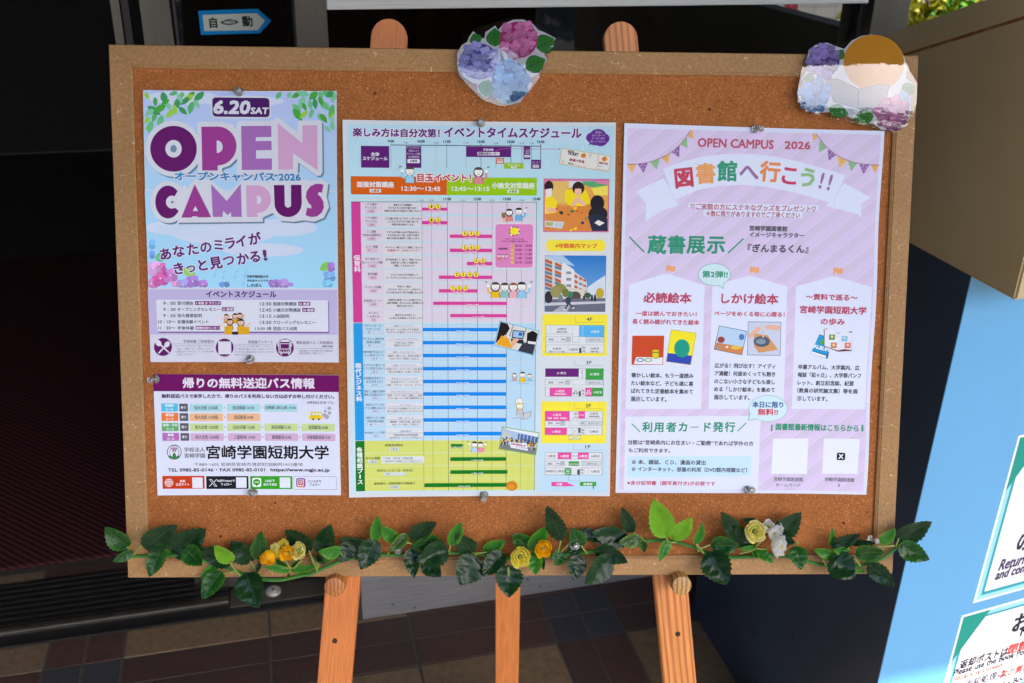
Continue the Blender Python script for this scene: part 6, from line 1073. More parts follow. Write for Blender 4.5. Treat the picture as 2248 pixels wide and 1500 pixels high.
for a, b, w in [(C5(310, 610), C5(272, 540), .008), (C5(330, 625), C5(440, 480), .012), (C5(1200, 800), C5(1340, 780), .01), (C5(1280, 690), C5(1380, 830), .016), (C5(1480, 685), C5(1590, 850), .01), (C5(2060, 580), C5(2150, 760), .01), (C5(2120, 650), C5(2160, 740), .012), (C6(300, 540), C6(330, 590), .014), (C6(0, 570), C6(80, 740), .01), (C6(860, 410), C6(1010, 470), .012), (C6(780, 540), C6(775, 575), .012), (C6(1270, 455), C6(1370, 540), .014), (C6(1385, 460), C6(1380, 560), .012), (C6(1610, 545), C6(1650, 580), .012), (C6(1640, 560), C6(1760, 545), .012), (C7(590, 590), C7(680, 500), .012), (C7(590, 470), C7(560, 600), .012), (C7(790, 530), C7(850, 610), .012), (C7(1230, 520), C7(850, 600), .008), (C7(1300, 400), C7(1400, 470), .01), (C7(1380, 440), C7(1420, 500), .012), (C7(1625, 430), C7(1640, 500), .016), (C7(1640, 490), C7(1720, 500), .016), (C7(1925, 515), C7(1950, 590), .012), (C7(2060, 525), C7(1940, 560), .012), (C8(120, 460), C8(180, 545), .012), (C8(640, 500), C8(750, 500), .014), (C8(640, 500), C8(500, 545), .012), (C8(640, 480), C8(700, 410), .02), (C8(990, 480), C8(1010, 430), .014), (C8(1230, 600), C8(1260, 650), .016), (C8(1510, 590), C8(1560, 650), .014), (C8(1870, 480), C8(1900, 370), .012), (C8(1700, 480), C8(1900, 470), .01), (C5(1910, 760), C5(1990, 665), .016), (C5(1880, 760), C5(1820, 650), .016), (C5(1870, 770), C5(1860, 850), .014), (C5(1900, 750), C5(1700, 740), .014), (C6(1960, 700), C6(1962, 780), .03)]:
    A, B_ = g3(*a, w), g3(*b, w); mid = (A + B_) / 2 + Vector((0, 0, .002)); st.tube([A, mid, B_], .0011, 6)
o = st.obj('stalks', M_STALK, gar, smooth=True); o['kind'] = 'stuff'
def petal_mat(name, a, b_):
    m, N, K, b = newmat(name); setp(b, rough=.5, spec=.3)
    uv = N.new('ShaderNodeUVMap'); uv.uv_map = 'UVMap'; sx = N.new('ShaderNodeSeparateXYZ'); K.new(uv.outputs[0], sx.inputs[0]); cr = N.new('ShaderNodeValToRGB'); K.new(sx.outputs[1], cr.inputs[0]); e = cr.color_ramp.elements
    e[0].position = .1; e[0].color = (*a, 1); e[1].position = .9; e[1].color = (*b_, 1); K.new(cr.outputs[0], b.inputs['Base Color']); tl = N.new('ShaderNodeBsdfTranslucent'); K.new(cr.outputs[0], tl.inputs[0]); ms = N.new('ShaderNodeMixShader'); ms.inputs[0].default_value = .4; out = [n for n in N if n.type == 'OUTPUT_MATERIAL'][0]; K.new(b.outputs[0], ms.inputs[1]); K.new(tl.outputs[0], ms.inputs[2]); K.new(ms.outputs[0], out.inputs[0]); return m
PM = {'orange': petal_mat('petal_orange', (.95, .78, .02), (.95, .52, .01)), 'yellow': petal_mat('petal_yellow', (.95, .82, .03), (.96, .91, .26)), 'cream': petal_mat('petal_cream', (.95, .87, .18), (.96, .94, .50)), 'white': petal_mat('petal_white', (.75, .76, .62), (.85, .85, .85))}
M_STAM = plain('stamens', (.7, .55, .10), rough=.6)
def bud(x, y, rpx, kind, w, tilt=(0, 0), el=1.0, opn=.25):
    c = g3(x, y, w); r = rpx * px_size(x, y, w); fm = Matrix.Translation(c) @ Matrix.Rotation(tilt[0], 4, 'X') @ Matrix.Rotation(tilt[1], 4, 'Y')
    fl = mobj('flower', MBd().lathe([(.0002, -r * .75), (r * .34, -r * .62), (r * .40, -r * .4), (r * .2, -r * .2)], 12).mesh('flower', LM['g'] if False else M_STEM, True), gar, fm)
    for ring, (n, rad, top) in enumerate(((5, 1.0, .30), (4, .80, .42), (3, .52, .50))):
        for k in range(n):
            a = 2 * math.pi * (k + .5 * ring) / n + rg.uniform(-.15, .15); V = []; UV = []; F = []; na, nc = 8, 6; wd = 1.05 * math.pi / n * 1.35
            for i in range(na + 1):
                v = i / na; ph = -1.25 + v * (1.25 + (.75 if ring else .55) - opn * .3)      # polar angle from the base to past the equator
                half = wd * math.sin(math.pi * min(1, .12 + v * .80)) ** .6 * (1 if v < .85 else 1 - (v - .85) * 2.6)
                for j in range(nc + 1):
                    u = (j / nc) * 2 - 1; rr = r * rad * (1 + .05 * math.sin(v * 5 + k)) * (1 + opn * .22 * v * (ring == 0)) * (1 + .10 * u * v) * (1 + .10 * (k % 2) * v); q_ = a + u * half
                    V.append((rr * math.cos(ph) * math.cos(q_) * el, rr * math.cos(ph) * math.sin(q_), rr * math.sin(ph) * .95 + r * .03 * abs(u) * v + ring * r * .04)); UV.append((u, v))
            for i in range(na):
                for j in range(nc): F.append((i * (nc + 1) + j, i * (nc + 1) + j + 1, (i + 1) * (nc + 1) + j + 1, (i + 1) * (nc + 1) + j))
            me = mesh('petal', V, F, PM[kind], True, UV); mobj('petal', me, fl)
    s_ = MBd()
    for k in range(9): a = k * .7; s_.tube([(r * .08 * math.cos(a), r * .08 * math.sin(a), -r * .2), (r * .22 * math.cos(a), r * .22 * math.sin(a), r * (.30 + .05 * (k % 3)))], r * .035, 5)
    s_.obj('stamens', M_STAM, fl)
for C_, s_, x, y, r_, kd, w, tl, el, op in [(C5, 4.496, 1655, 650, 74, 'orange', .024, (.5, -.3), 1, .1), (C5, 4.496, 1725, 548, 44, 'cream', .020, (-.3, -.4), 1, .3), (C5, 4.496, 1810, 520, 50, 'yellow', .021, (-.5, 0), 1, .3), (C5, 4.496, 1765, 610, 40, 'yellow', .022, (.3, -.3), 1, .3), (C5, 4.496, 1845, 600, 66, 'orange', .027, (.1, .1), 1, .7), (C5, 4.496, 1958, 580, 78, 'cream', .025, (-.3, .15), .85, .4), (C6, 4.496, 2082, 598, 88, 'yellow', .03, (-.15, .1), 1, .6), (C7, 4.496, 418, 560, 78, 'orange', .028, (.05, .2), 1, .5),
                                      (C8, 4.014, 636, 350, 80, 'cream', .026, (-.25, -.05), 1, .7), (C8, 4.014, 752, 302, 46, 'white', .022, (-.5, 0), 1, .8), (C8, 4.014, 800, 362, 54, 'white', .024, (.1, .2), .9, .2), (C8, 4.014, 842, 330, 44, 'white', .021, (-.2, .5), .9, .6), (C8, 4.014, 850, 478, 78, 'white', .026, (.1, .75), .85, .9)]:
    bud(*C_(x, y), r_ / s_, kd, w, tl, el, op)
# ================================================================== paving under the canopy
grout = plain('grout', (.07, .062, .052), rough=.9, scale=60, var=.3)
def paving_far():
    m, N, K, b = newmat('paving_beyond'); setp(b, rough=.75); tc = N.new('ShaderNodeTexCoord'); br = N.new('ShaderNodeTexBrick'); br.offset = 0
    br.inputs['Scale'].default_value = 3.3; br.inputs['Mortar Size'].default_value = .012; br.inputs['Brick Width'].default_value = 1; br.inputs['Row Height'].default_value = 1; br.inputs['Color1'].default_value = (.29, .255, .22, 1); br.inputs['Color2'].default_value = (.24, .21, .18, 1); br.inputs['Mortar'].default_value = (.04, .034, .03, 1)
    K.new(tc.outputs['Object'], br.inputs[0]); K.new(br.outputs[0], b.inputs['Base Color']); return m
pv = mobj('pavement', mesh('pavement', [(-6, .6, -.004), (-6, -4.2, -.004), (6, -4.2, -.004), (6, .6, -.004)], [(0, 1, 2, 3)], paving_far()), m=MW); tag(pv, kind='structure')
gb = mobj('grout_bed', mesh('grout_bed', [(-1.4, -.03, -.0022), (-1.4, -.62, -.0022), (1.4, -.62, -.0022), (1.4, -.03, -.0022)], [(0, 1, 2, 3)], grout), pv)
def tile_mat(n, c, v=.28, sc_=55): return noise_mat(n, [(.28, mult(c, 1 - v)), (.5, c), (.74, mult(c, 1 + v))], scale=sc_, rough=.62, bump=.0012, bscale=70, spec=.35)
TAN = [tile_mat('tile_tan_%s' % a, c) for a, c in (('warm', (.165, .112, .066)), ('grey', (.145, .103, .066)))]; MAU = [tile_mat('tile_brown_%s' % a, c, .18) for a, c in (('red', (.066, .036, .031)), ('dark', (.056, .033, .029)))]; NAV = [tile_mat('tile_slate', (.040, .043, .055), .35, 240), tile_mat('tile_slate_dark', (.034, .037, .048), .35, 240)]
rt = random.Random(5); tile_cache = {}
def tile(s0, s1, t0, t1, fam):
    m_ = rt.choice(fam); w, d = s1 - s0 - .0058, t1 - t0 - .0050; key = (round(w, 4), round(d, 4), m_.name)
    if key not in tile_cache: tile_cache[key] = MBd().bbox(-w / 2, w / 2, -d / 2, d / 2, -.006, 0, .0012).mesh('tile', m_)
    mobj('tile', tile_cache[key], pv, Matrix.Translation(((s0 + s1) / 2, -(t0 + t1) / 2, rt.uniform(-.0004, .0004))) @ Matrix.Rotation(rt.uniform(-.002, .002), 4, 'X'))
bands = [-1.423, -.37, .683]; T0, T1, T2, T3, T4_ = .050, .137, .2155, .294, .594
for b0 in bands:
    b1 = b0 + .077; b2 = b0 + .154; nxt = b0 + 1.053; big = [b2 + (nxt - b2) * k / 3 for k in range(4)]
    if b0 > -1:
        for x0, x1 in ((b0, b1), (b1, b2)):
            tile(x0, x1, T0, T1, MAU); tile(x0, x1, T1, T2, NAV); tile(x0, x1, T2, T3, NAV); tile(x0, x1, T3, T4_, MAU)
    for i in range(3):
        if big[i + 1] < -1.0 or big[i] > 1.1: continue
        tile(big[i], big[i + 1], T0, T1, TAN if big[i] < .3 else MAU); tile(big[i], big[i + 1], T1, T2, MAU); tile(big[i], big[i + 1], T2, T3, MAU); tile(big[i], big[i + 1], T3, T4_, TAN)
for a, b_, f in ((-1.1, -.67, TAN), (-.67, -.415, TAN), (-.415, -.30, MAU), (-.30, -.19, MAU), (-.19, .0, TAN)): tile(a, b_, -.208, -.172, f)
gd = mobj('road', mesh('road', [(-60, -4.2, -.03), (-60, -60, -.03), (60, -60, -.03), (60, -4.2, -.03)], [(0, 1, 2, 3)], plain('asphalt', (.045, .045, .043), rough=.85, scale=12)), m=MW); tag(gd, kind='structure')
gd = mobj('ground', mesh('ground', [(-60, 60, -.05), (-60, -60, -.05), (60, -60, -.05), (60, 60, -.05)], [(0, 1, 2, 3)], plain('earth', (.12, .10, .07), rough=.9, scale=3)), m=MW); tag(gd, kind='structure')

# ================================================================== entrance: track, door, window frame
M_ALU = noise_mat('brushed_aluminium', [(.3, (.50, .50, .49)), (.7, (.62, .62, .61))], scale=14, rough=.42, metal=.4, stretch=(1, 1, 30), spec=.5)
M_KICK = noise_mat('scuffed_aluminium', [(.3, (.32, .32, .33)), (.7, (.46, .46, .47))], scale=9, rough=.42, metal=.6, stretch=(1.2, 1, 22))
M_BRZ = noise_mat('grey_bronze_metal', [(.3, (.095, .085, .072)), (.7, (.15, .135, .115))], scale=20, rough=.38, metal=.75, stretch=(1, 1, .1))
M_DRK = plain('dark_metal', (.035, .033, .034), rough=.32, metal=.6)
M_BLK = plain('black_rubber', (.012, .012, .014), rough=.45)
def pane_mat(name, tint, rough=.01, k=1.0):
    m, N, K, b = newmat(name); out = [n for n in N if n.type == 'OUTPUT_MATERIAL'][0]; N.remove(b); tr = N.new('ShaderNodeBsdfTransparent'); tr.inputs[0].default_value = (*tint, 1)
    gl_ = N.new('ShaderNodeBsdfGlossy'); gl_.inputs['Roughness'].default_value = rough; fr = N.new('ShaderNodeFresnel'); fr.inputs[0].default_value = 1.5; mx = N.new('ShaderNodeMixShader'); K.new(fr.outputs[0], mx.inputs[0]); K.new(tr.outputs[0], mx.inputs[1]); K.new(gl_.outputs[0], mx.inputs[2]); K.new(mx.outputs[0], out.inputs[0]); return m
M_PANE = pane_mat('tinted_glass', (.72, .73, .74))
trk = empty('door_track', MW, 'dark ribbed metal floor track of the sliding door, with a bright rounded nosing', 'door track')
MBd().box(-2.4, .0, -.002, .170, -.003, .001).obj('track_bed', M_DRK, trk)
rib = MBd().bbox(-2.4, -.002, -.0045, .0045, 0, .006, .0015).mesh('rib', M_DRK)
for k in range(8): mobj('rib', rib, trk, Matrix.Translation((0, .022 + k * .0195, .001)))
MBd().prism([(.012 * math.cos(R(a)) * .9, .007 + .004 * math.sin(R(a))) if 0 <= a <= 180 else (0, 0) for a in range(0, 181, 20)] + [(-.011, 0), (.011, 0)], -2.4, -.002, axis='x').obj('nosing', M_BRZ, trk)
MBd().box(-2.4, .235, -.045, -.012, -.003, .0005).obj('rubber_strip', M_BLK, trk)
lk = empty('lock_plate', MW, 'brushed metal floor plate with a round keyed lock cylinder, beside the door track', 'lock')
MBd().bbox(.001, .229, -.026, .105, 0, .005, .001).obj('plate', M_BRZ, lk)
kx, ky, kz = on_t(600, 1302, .006); _p = (.096, .004)
MBd().lathe([(.017, 0), (.017, .004), (.0155, .0065), (.0145, .0065), (.0140, .004), (.0105, .004), (.0100, .008), (.0090, .009), (.0001, .009)], 36).obj('cylinder', M_ALU, lk, Matrix.Translation((*_p, .005)), smooth=True)
MBd().lathe([(.003, .0091), (.003, .0093)], 16).obj('keyhole', M_HOLE, lk, Matrix.Translation((*_p, .005))); MBd().box(-.0009, .0009, -.006, 0, .0091, .00935).obj('keyhole', M_HOLE, lk, Matrix.Translation((*_p, .005)))
dr = empty('sliding_door', MW, 'tinted glass automatic door with slim metal stiles at the left of the noticeboard', 'door')
MBd().bbox(-.0255, .0245, .035, .070, .012, 2.28, .001).obj('stile', M_BRZ, dr); MBd().bbox(.0285, .0335, .040, .062, .012, 2.28, .0008).obj('gasket', M_BLK, dr)
MBd().box(.0335, .2305, .047, .053, .012, 2.28).obj('glass', M_PANE, dr)
MBd().bbox(.0335, .2305, .040, .064, .012, .09, .001).obj('bottom_rail', M_BRZ, dr)
d2 = empty('door_jamb', MW, 'slim dark metal jamb left of the sliding door, beside the open doorway with the mat', 'door jamb')
MBd().bbox(-.078, -.0625, .075, .11, .0, 2.28, .001).obj('stile', M_BRZ, d2); MBd().bbox(-.060, -.047, .075, .105, .0, 2.28, .001).obj('stile', M_DRK, d2)
wf = empty('window_frame', MW, 'metal framed fixed window behind the noticeboard with a pale rail and kick plate', 'window')
MBd().bbox(.231, .283, -.130, -.02, 0, 2.35, .0015).obj('post', M_BRZ, wf)
MBd().bbox(.2835, 1.292, -.128, -.06, 0, .150, .0015).obj('kick_plate', M_KICK, wf); MBd().bbox(.2835, 1.292, -.128, -.06, 1.287, 1.372, .0015).obj('rail', M_ALU, wf)
MBd().bbox(1.292, 1.304, -.105, -.05, 0, 2.35, .001).obj('gasket', M_BLK, wf); MBd().bbox(1.304, 1.382, -.130, -.02, 0, 2.35, .0015).obj('post', M_BRZ, wf)
MBd().box(.2835, 1.292, -.092, -.086, .150, 1.287).obj('glass', M_PANE, wf); MBd().box(.2835, 1.292, -.092, -.086, 1.372, 2.35).obj('glass', M_PANE, wf)
for s_, z_ in ((.352, .03), (.40, .012), (.66, .045), (.69, .02)): MBd().lathe([(.0022, 0), (.0022, .0004)], 12).obj('screw', M_DRK, wf, Matrix.Translation((s_, -.1281, z_)) @ Matrix.Rotation(R(90), 4, 'X'))
# sticker on the door glass
SM = MW @ Matrix.Translation((0, .0462, 0)) @ Matrix.Rotation(R(90), 4, 'X')
p = Print([(435, 24), (594, 20), (594, 75), (441, 77)], 0, 'door_sticker', 'white arrow sticker with a blue border pointing right, on the door glass top left', 'sticker', plane=(lambda x, y: np.array([on_t(x, y, -.0462)[0], on_t(x, y, -.0462)[2]]), SM), paper=False)
p.part('arrow'); p.poly([(435, 24), (566, 19.5), (595, 46), (571, 73), (441, 77)], (0, 118, 180), 1); p.poly([(444.5, 33), (564, 29.5), (581.5, 46), (566, 66.5), (448.5, 68.5)], (175, 180, 172), 2)
p.part('lettering'); p.text('自', 460, 476, 50, 22, (25, 28, 32), 4, bold=2); p.text('動', 532, 554, 47, 22, (25, 28, 32), 4, bold=2)
p.poly([(483, 49.5), (492, 44.5), (503, 42.3), (515, 44), (525, 48.5), (515, 53.5), (503, 55.5), (492, 54)], (25, 28, 32), 3); p.text('NABCO', 491.5, 515.5, 49, 6, (178, 180, 176), 4, bold=.8); p.finish()
# dark hall behind the glass
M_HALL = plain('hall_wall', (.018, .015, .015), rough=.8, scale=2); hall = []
def wall(name, a, kind=None, mt=None, label=None, cat='wall'):
    o = MBd().box(*a).obj(name, mt or M_HALL, m=MW)
    tag(o, kind='structure'); return o
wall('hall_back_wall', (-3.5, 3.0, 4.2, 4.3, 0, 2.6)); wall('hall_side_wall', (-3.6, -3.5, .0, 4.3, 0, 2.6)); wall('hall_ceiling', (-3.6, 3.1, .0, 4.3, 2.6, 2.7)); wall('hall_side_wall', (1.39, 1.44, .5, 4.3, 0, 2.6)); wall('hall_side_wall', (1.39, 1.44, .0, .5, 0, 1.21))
wall('facade_wall', (-4.5, 3.0, -.10, .0, 2.36, 4.6), mt=plain('facade_tile', (.16, .13, .11), rough=.6)); wall('facade_wall', (-4.5, -2.3, -.10, .2, 0, 2.36), mt=plain('facade_tile_left', (.16, .13, .11), rough=.6))
wall('added_side_wall', (-2.4, -2.2, -3.2, -.10, 0, 2.6), mt=plain('shade_wall_dark', (.07, .045, .036), rough=.7))  # wall added out of view to keep sky light off the box's left side
wall('canopy', (-4.5, 3.4, -3.2, -.10, 2.60, 2.85), mt=plain('canopy_soffit', (.10, .098, .09), rough=.7))
def mat_weave():
    m, N, K, b = newmat('mat_weave'); setp(b, rough=.95, spec=.1); tc = N.new('ShaderNodeTexCoord'); w = N.new('ShaderNodeTexWave'); w.inputs['Scale'].default_value = 30; w.bands_direction = 'DIAGONAL'; w.inputs['Distortion'].default_value = 1
    K.new(tc.outputs['Object'], w.inputs[0]); cr = N.new('ShaderNodeValToRGB'); cr.color_ramp.elements[0].color = (.02, .006, .008, 1); cr.color_ramp.elements[1].color = (.085, .026, .032, 1); K.new(w.outputs[0], cr.inputs[0]); K.new(cr.outputs[0], b.inputs['Base Color']); return m
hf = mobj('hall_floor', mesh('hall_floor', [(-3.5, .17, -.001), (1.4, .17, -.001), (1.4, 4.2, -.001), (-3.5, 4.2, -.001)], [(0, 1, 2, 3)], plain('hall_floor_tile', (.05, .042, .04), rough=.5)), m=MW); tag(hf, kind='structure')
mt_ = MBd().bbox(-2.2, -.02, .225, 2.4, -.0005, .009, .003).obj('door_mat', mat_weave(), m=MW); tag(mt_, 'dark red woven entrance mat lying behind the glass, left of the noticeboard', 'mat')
# red banner outside, seen through the glass corner
bx, by_, bz = on_t(1734, 34, -.72)
bt = empty('banner', MW @ Matrix.Translation((bx, by_, bz)), 'red banner with white lettering glimpsed through the dark glass at the top', 'banner')
M_RED = plain('red_cloth', (.55, .02, .03), rough=.8); M_WH = plain('white_cloth', (.75, .75, .75), rough=.8)
MBd().box(-.019, .019, 0, .002, -.03, .14).obj('cloth', M_RED, bt); MBd().tube([(.0205, 0, -1.1), (.0205, 0, .2)], .002, 8).obj('pole', M_ALU, bt)
b_ = MBd()
for (V, dz) in (('く', .0), ('ヤ', .035)):
    G, Fc, mn, mx = glyphs(V); sc_ = .022 / (mx[0] - mn[0]); b_.add([((v[0] - (mn[0] + mx[0]) / 2) * sc_, -.001, (v[1] - (mn[1] + mx[1]) / 2) * sc_ + dz) for v in G], Fc)
b_.obj('lettering', M_WH, bt)

# ================================================================== book return box on the right
SB, TB = 1.009, .886
E0 = W0 + ax * SB + nn * TB; FA = R(21.0); fd = np.array([math.cos(FA), math.sin(FA), 0]); fn = np.array([math.sin(FA), -math.cos(FA), 0])
def on_f(px, py, lift=.002):
    d = ray(px, py); o = E0 + fn * lift; k = ((o - CAM) @ fn) / (d @ fn); p_ = CAM + d * k - E0; return np.array([p_ @ fd, p_[2]])
MFm = mat(E0 + fn * .002, fd, (0, 0, 1), fn)
box = empty('book_return_box', MW @ Matrix.Translation((SB, -TB, 0)), 'tall blue book return box with a beige sloping metal hood, right of the noticeboard', 'box')
M_BLUE = plain('light_blue_paint', (.110, .365, .65), rough=.38, scale=4, var=.05, bump=.0006); M_BLUE_SHADED = plain('shaded_blue_paint', (.030, .050, .085), rough=.34, scale=5, var=.25, bump=.0012); M_BEI = noise_mat('beige_enamel', [(.3, (.42, .33, .17)), (.7, (.52, .42, .24))], scale=3, rough=.34, spec=.5)  # box body: blue darkened, the shade of its left side is in the colour
M_RUST = noise_mat('rust_line', [(.35, (.22, .14, .07)), (.6, (.16, .05, .012))], scale=60, rough=.85)
co_, si_ = math.cos(FA - ANG), math.sin(FA - ANG)
def fp(a, out=0): return (a * co_ + out * si_, a * si_ - out * co_)       # point along the front face in box coordinates
m = MBd(); m.prism([(0, 0), fp(.75), (fp(.75)[0], .80), (0, .62)][::-1], .0, 1.052, axis='z'); me = m.mesh('side_panel', M_BLUE_SHADED); import bmesh
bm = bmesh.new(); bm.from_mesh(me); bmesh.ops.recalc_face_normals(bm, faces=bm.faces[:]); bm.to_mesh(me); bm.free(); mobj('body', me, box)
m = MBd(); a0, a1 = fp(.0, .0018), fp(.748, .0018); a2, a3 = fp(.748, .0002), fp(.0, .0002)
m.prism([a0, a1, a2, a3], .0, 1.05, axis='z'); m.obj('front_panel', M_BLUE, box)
# hood: profile in (t, z)
hp = [(.971, 1.052), (.971, 1.425), (.628, 1.302), (.24, 1.163), (.24, 1.046)]
m = MBd(); V = []
for k, sft in ((0, -.004), (1, .80)):
    for t_, z_ in hp: V.append((sft, -(t_ - TB) + (sft * .12 if sft > .1 else 0), z_))
m.add(V, [(0, 1, 2, 3, 4), (9, 8, 7, 6, 5)] + [(i, i + 5, (i + 1) % 5 + 5, (i + 1) % 5) for i in range(5)]); me = m.mesh('hood', M_BEI); bm = bmesh.new(); bm.from_mesh(me); bmesh.ops.recalc_face_normals(bm, faces=bm.faces[:]); bmesh.ops.bevel(bm, geom=bm.edges[:], offset=.003, segments=2, affect='EDGES'); bm.to_mesh(me); bm.free(); hd = mobj('hood', me, box)
def edge_strip(name, dz0, dz1, x0, x1, mt):
    m = MBd(); A = (.975, 1.4264); B2 = (.235, 1.161); V = []
    for (t_, z_) in (A, B2):
        for x_ in (x0, x1):
            for dz in (dz0, dz1): V.append((x_, -(t_ - TB), z_ + dz))
    m.add(V, [(0, 1, 3, 2), (4, 6, 7, 5), (0, 4, 5, 1), (2, 3, 7, 6), (1, 5, 7, 3), (0, 2, 6, 4)]); return m.obj(name, mt, hd)
edge_strip('lid_flange', -.030, .003, -.010, .02, M_BEI); edge_strip('rust_seam', -.0335, -.0302, -.0062, .0, M_RUST)
MBd().lathe([(.001, -.016), (.028, -.016), (.034, -.010), (.034, .010), (.028, .016), (.001, .016)], 28).obj('caster', M_BLK, box, Matrix.Translation((-.02, .30, .034)) @ Matrix.Rotation(R(90), 4, 'Y'), smooth=True)
for (x_, y_, dx, dy) in ((1652, 1382, 6, 14), (1738, 1391, 3, 9), (1793, 1352, 2, 16), (1748, 1368, 4, 6), (1700, 1450, 5, 3), (1830, 1360, 2, 8), (1690, 1330, 3, 5)):
    A, B2 = on_s(x_, y_, SB - .0004), on_s(x_ + dx, y_ + dy, SB - .0004); MBd().tube([(-.0003, A[1] + TB, A[2]), (-.0003, (A[1] + B2[1]) / 2 + TB + .001, (A[2] + B2[2]) / 2), (-.0003, B2[1] + TB, B2[2])], [.0004, .0009, .0003], 5).obj('scuff_mark', M_BLK, box)
# the two notices
p = Print([(2245, 955), (2420, 850), (2310, 1262), (2128, 1327)], 0, 'box_notice', 'white notice with blue and teal border on the blue box, upper of two', 'notice', plane=(on_f, MFm), white=(228, 230, 226), mat_=M_INKG)
p.crop(0, 0, 1); q0 = [on_f(*a) for a in ((2245, 955), (2128, 1327))]
def fpoly(P_, c, lv): p.put([np.array(a) for a in P_], [tuple(range(len(P_)))], c, lv, p.micro())
def build_notice(p, u0, u1, z0, z1):
    P4 = [(u0, z0), (u1, z0), (u1, z1), (u0, z1)]
    p.part('border')
    def pt(a, b): return np.array([u0 + a, z1 - b])
    def poly(P_, c, lv):
        V = [pt(*a) for a in P_]; ar = sum(V[i][0] * V[(i + 1) % len(V)][1] - V[(i + 1) % len(V)][0] * V[i][1] for i in range(len(V))); f = tuple(range(len(V))); p.put(V, [f if ar > 0 else f[::-1]], c, lv, p.micro())
    W_, H_ = u1 - u0, z1 - z0
    poly([(.004, .004), (W_ - .004, .004), (W_ - .004, H_ - .004), (.004, H_ - .004)], (150, 205, 235), 1)
    poly([(.012, .012), (W_ - .012, .012), (W_ - .012, H_ - .012), (.012, H_ - .012)], (40, 150, 160), 2)
    poly([(.017, .016), (W_ - .017, .016), (W_ - .017, H_ - .018), (.017, H_ - .018)], (232, 232, 226), 3)
    poly([(.004, .004), (.058, .004), (.004, .095)], (30, 140, 125), 4)
    return pt
u0 = (q0[0][0] + q0[1][0]) / 2; z1 = q0[0][1]; z0_ = q0[1][1]
build_notice(p, u0, u0 + .30, z0_, z1)
p.parts['paper'] = dict(V=[], F=[], C=[]); p.part('paper'); p.quad([np.array(a) for a in ((u0, z1), (u0 + .30, z1), (u0 + .30, z0_), (u0, z0_))], (234, 234, 226), 0, thick=.0006)
p.part('lettering'); p.th = 0
p.text('Return', 2199, 2252, 1233, 20, (60, 50, 90), 6, bold=1.5, shear=.12); p.text('and com', 2191, 2252, 1254, 17, (60, 50, 90), 6, bold=1.5, shear=.12); p.text('の', 2236, 2262, 1188, 34, (40, 35, 70), 6, bold=5)
p.finish()
p = Print([(2112, 1352), (2300, 1280), (2250, 1600), (2040, 1600)], 0, 'box_notice', 'white notice with black and red Japanese text on the blue box, lower of two', 'notice', plane=(on_f, MFm), white=(228, 230, 226), mat_=M_INKG, paper=False)
p.crop(0, 0, 1); q0 = on_f(2112, 1352); u0, z1 = q0[0], q0[1]; p.part('paper'); p.quad([np.array(a) for a in ((u0, z1), (u0 + .30, z1), (u0 + .30, z1 - .21), (u0, z1 - .21))], (234, 234, 226), 0, thick=.0006)
build_notice(p, u0, u0 + .30, z1 - .21, z1); p.part('lettering'); p.th = 0
p.text('お', 2228, 2262, 1364, 32, (18, 14, 45), 6, bold=4); p.text('N', 2242, 2258, 1386, 13, (18, 14, 45), 6, bold=2)
p.text('返却ポストは、', 2115, 2213, 1443, 17, (22, 16, 52), 6, bold=2.4); p.text('閉館', 2217, 2254, 1420, 18, (215, 40, 40), 6, bold=2.4)
p.text('Please use the Book Post', 2106, 2250, 1452, 12, (22, 16, 52), 6, bold=1.2); p.text('library is closed.', 2101, 2196, 1476, 12, (215, 50, 45), 6, bold=1)
p.text('返却処理は', 2124, 2200, 1490, 16, (22, 16, 52), 6, bold=2.2); p.text('次の開館', 2201, 2256, 1472, 16, (215, 40, 40), 6, bold=2.2); p.text('the Book', 2200, 2256, 1494, 11, (22, 16, 52), 6, bold=1.2)
p.finish()

# ================================================================== garden glimpsed at the top right
def shrub(s_, t_, z_, rs, rz, n, mt, label, seed):
    rd = random.Random(seed); t = empty('shrub', MW @ Matrix.Translation((s_, -t_, 0)), label, 'shrub', 'shrubs by the garden wall'); m = MBd()
    m.tube([(0, 0, 0), (.02, .01, z_ * .5), (.0, .03, z_)], [.03, .022, .01], 7); m.obj('trunk', plain('bark', (.09, .06, .04), rough=.9), t)
    V = []; F = []
    for k in range(n):
        th, ph = rd.random() * 6.283, math.acos(rd.uniform(-.6, 1)); q = .55 + .45 * rd.random() ** .5; lump = 1 + .18 * math.sin(th * 5 + seed) * math.sin(ph * 6)
        c = Vector((rs * q * lump * math.sin(ph) * math.cos(th), rs * .7 * q * lump * math.sin(ph) * math.sin(th), z_ - rz + rz * q * lump * (math.cos(ph) * .9 + .1)))
        a = Vector((rd.uniform(-1, 1), rd.uniform(-1, 1), rd.uniform(-.3, 1))).normalized(); b2 = a.cross(Vector((rd.random(), rd.random(), rd.random())).normalized()).normalized(); l = rd.uniform(.014, .030)
        i = len(V); V += [c - a * l, c + b2 * l * .5, c + a * l, c - b2 * l * .5]; F.append((i, i + 1, i + 2, i + 3))
    mobj('foliage', mesh('foliage', V, F, mt), t)
yx, yy_, yz = on_t(2045, 12, -1.6); shrub(yx, -1.6, yz + .02, .42, .42, 11000, noise_mat('yellow_green_leaf', [(.3, (.20, .21, .012)), (.7, (.50, .46, .025))], scale=18, rough=.6), 'yellow green clipped shrub at the top right, nearer the metal post', 3)
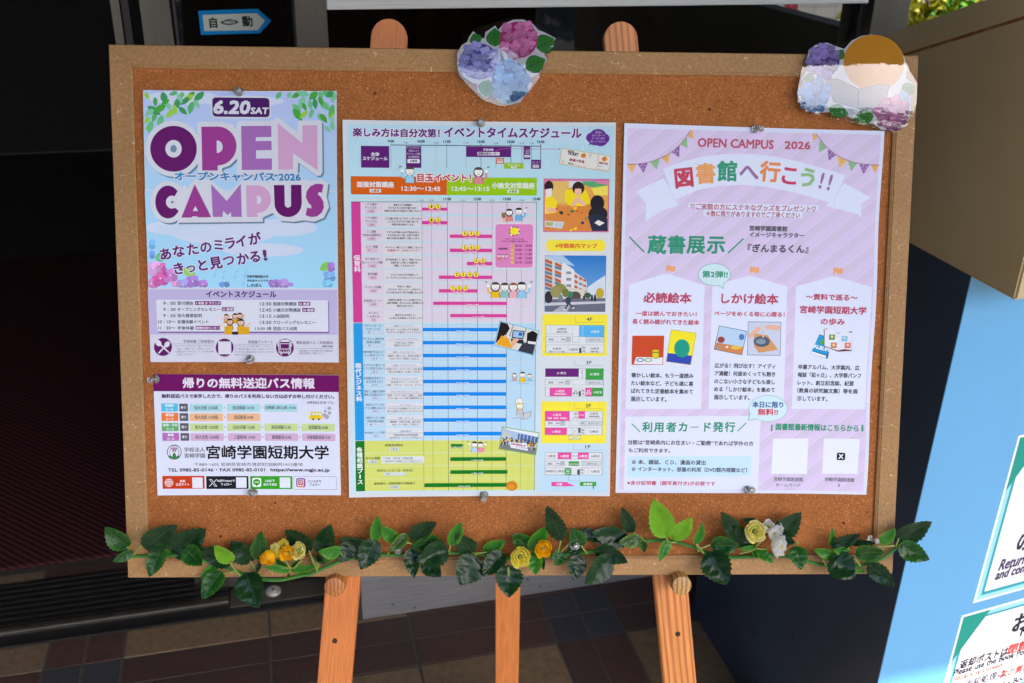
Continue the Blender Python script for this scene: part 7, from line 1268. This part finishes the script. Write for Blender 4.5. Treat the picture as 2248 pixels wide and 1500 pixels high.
yx, yy_, yz = on_t(2112, 12, -1.5); shrub(yx + .02, -1.5, yz, .20, .30, 6000, noise_mat('fresh_green_leaf', [(.3, (.05, .16, .015)), (.7, (.14, .34, .03))], scale=18, rough=.6), 'small fresh green shrub between the yellow green shrub and the hood', 5)
def wall_tiles():
    m, N, K, b = newmat('grey_wall_tiles'); setp(b, rough=.6); tc = N.new('ShaderNodeTexCoord'); mp = N.new('ShaderNodeMapping'); mp.inputs['Rotation'].default_value = (R(90), 0, 0); br = N.new('ShaderNodeTexBrick'); br.offset = 0
    br.inputs['Scale'].default_value = 9; br.inputs['Mortar Size'].default_value = .03; br.inputs['Brick Width'].default_value = 1; br.inputs['Row Height'].default_value = .5; br.inputs['Color1'].default_value = (.13, .125, .115, 1); br.inputs['Color2'].default_value = (.11, .105, .10, 1); br.inputs['Mortar'].default_value = (.06, .058, .055, 1)
    K.new(tc.outputs['Object'], mp.inputs[0]); K.new(mp.outputs[0], br.inputs[0]); K.new(br.outputs[0], b.inputs['Base Color']); return m
o = MBd().box(1.5, 7, 2.6, 2.75, 0, 2.2).obj('garden_wall', wall_tiles(), m=MW); tag(o, 'grey tiled garden wall behind the shrubs at the top right', 'wall')

# trees on the far side of the road, behind the photographer: seen only in the glass and the laminating film
rd = random.Random(8); V = []; F = []
for k in range(9000):
    x_ = rd.uniform(-22, 24); h_ = 3.4 + .9 * math.sin(x_ * .9) + .5 * math.sin(x_ * 2.3 + 1); c = Vector((x_, -11.5 + rd.uniform(-.8, .8), h_ * rd.random() ** .7)); a = Vector((rd.uniform(-1, 1), rd.uniform(-1, 1), rd.uniform(-1, 1))).normalized(); b2 = a.cross(Vector((rd.random(), rd.random(), rd.random() + .1)).normalized()).normalized(); l = rd.uniform(.14, .30)
    i = len(V); V += [c - a * l, c + b2 * l * .6, c + a * l, c - b2 * l * .6]; F.append((i, i + 1, i + 2, i + 3))
o = mobj('tree_line', mesh('tree_line', V, F, noise_mat('distant_foliage', [(.3, (.02, .05, .012)), (.7, (.05, .10, .02))], scale=2, rough=.8)), m=MW); tag(o, 'dark green line of trees across the road', 'trees', kind='stuff')
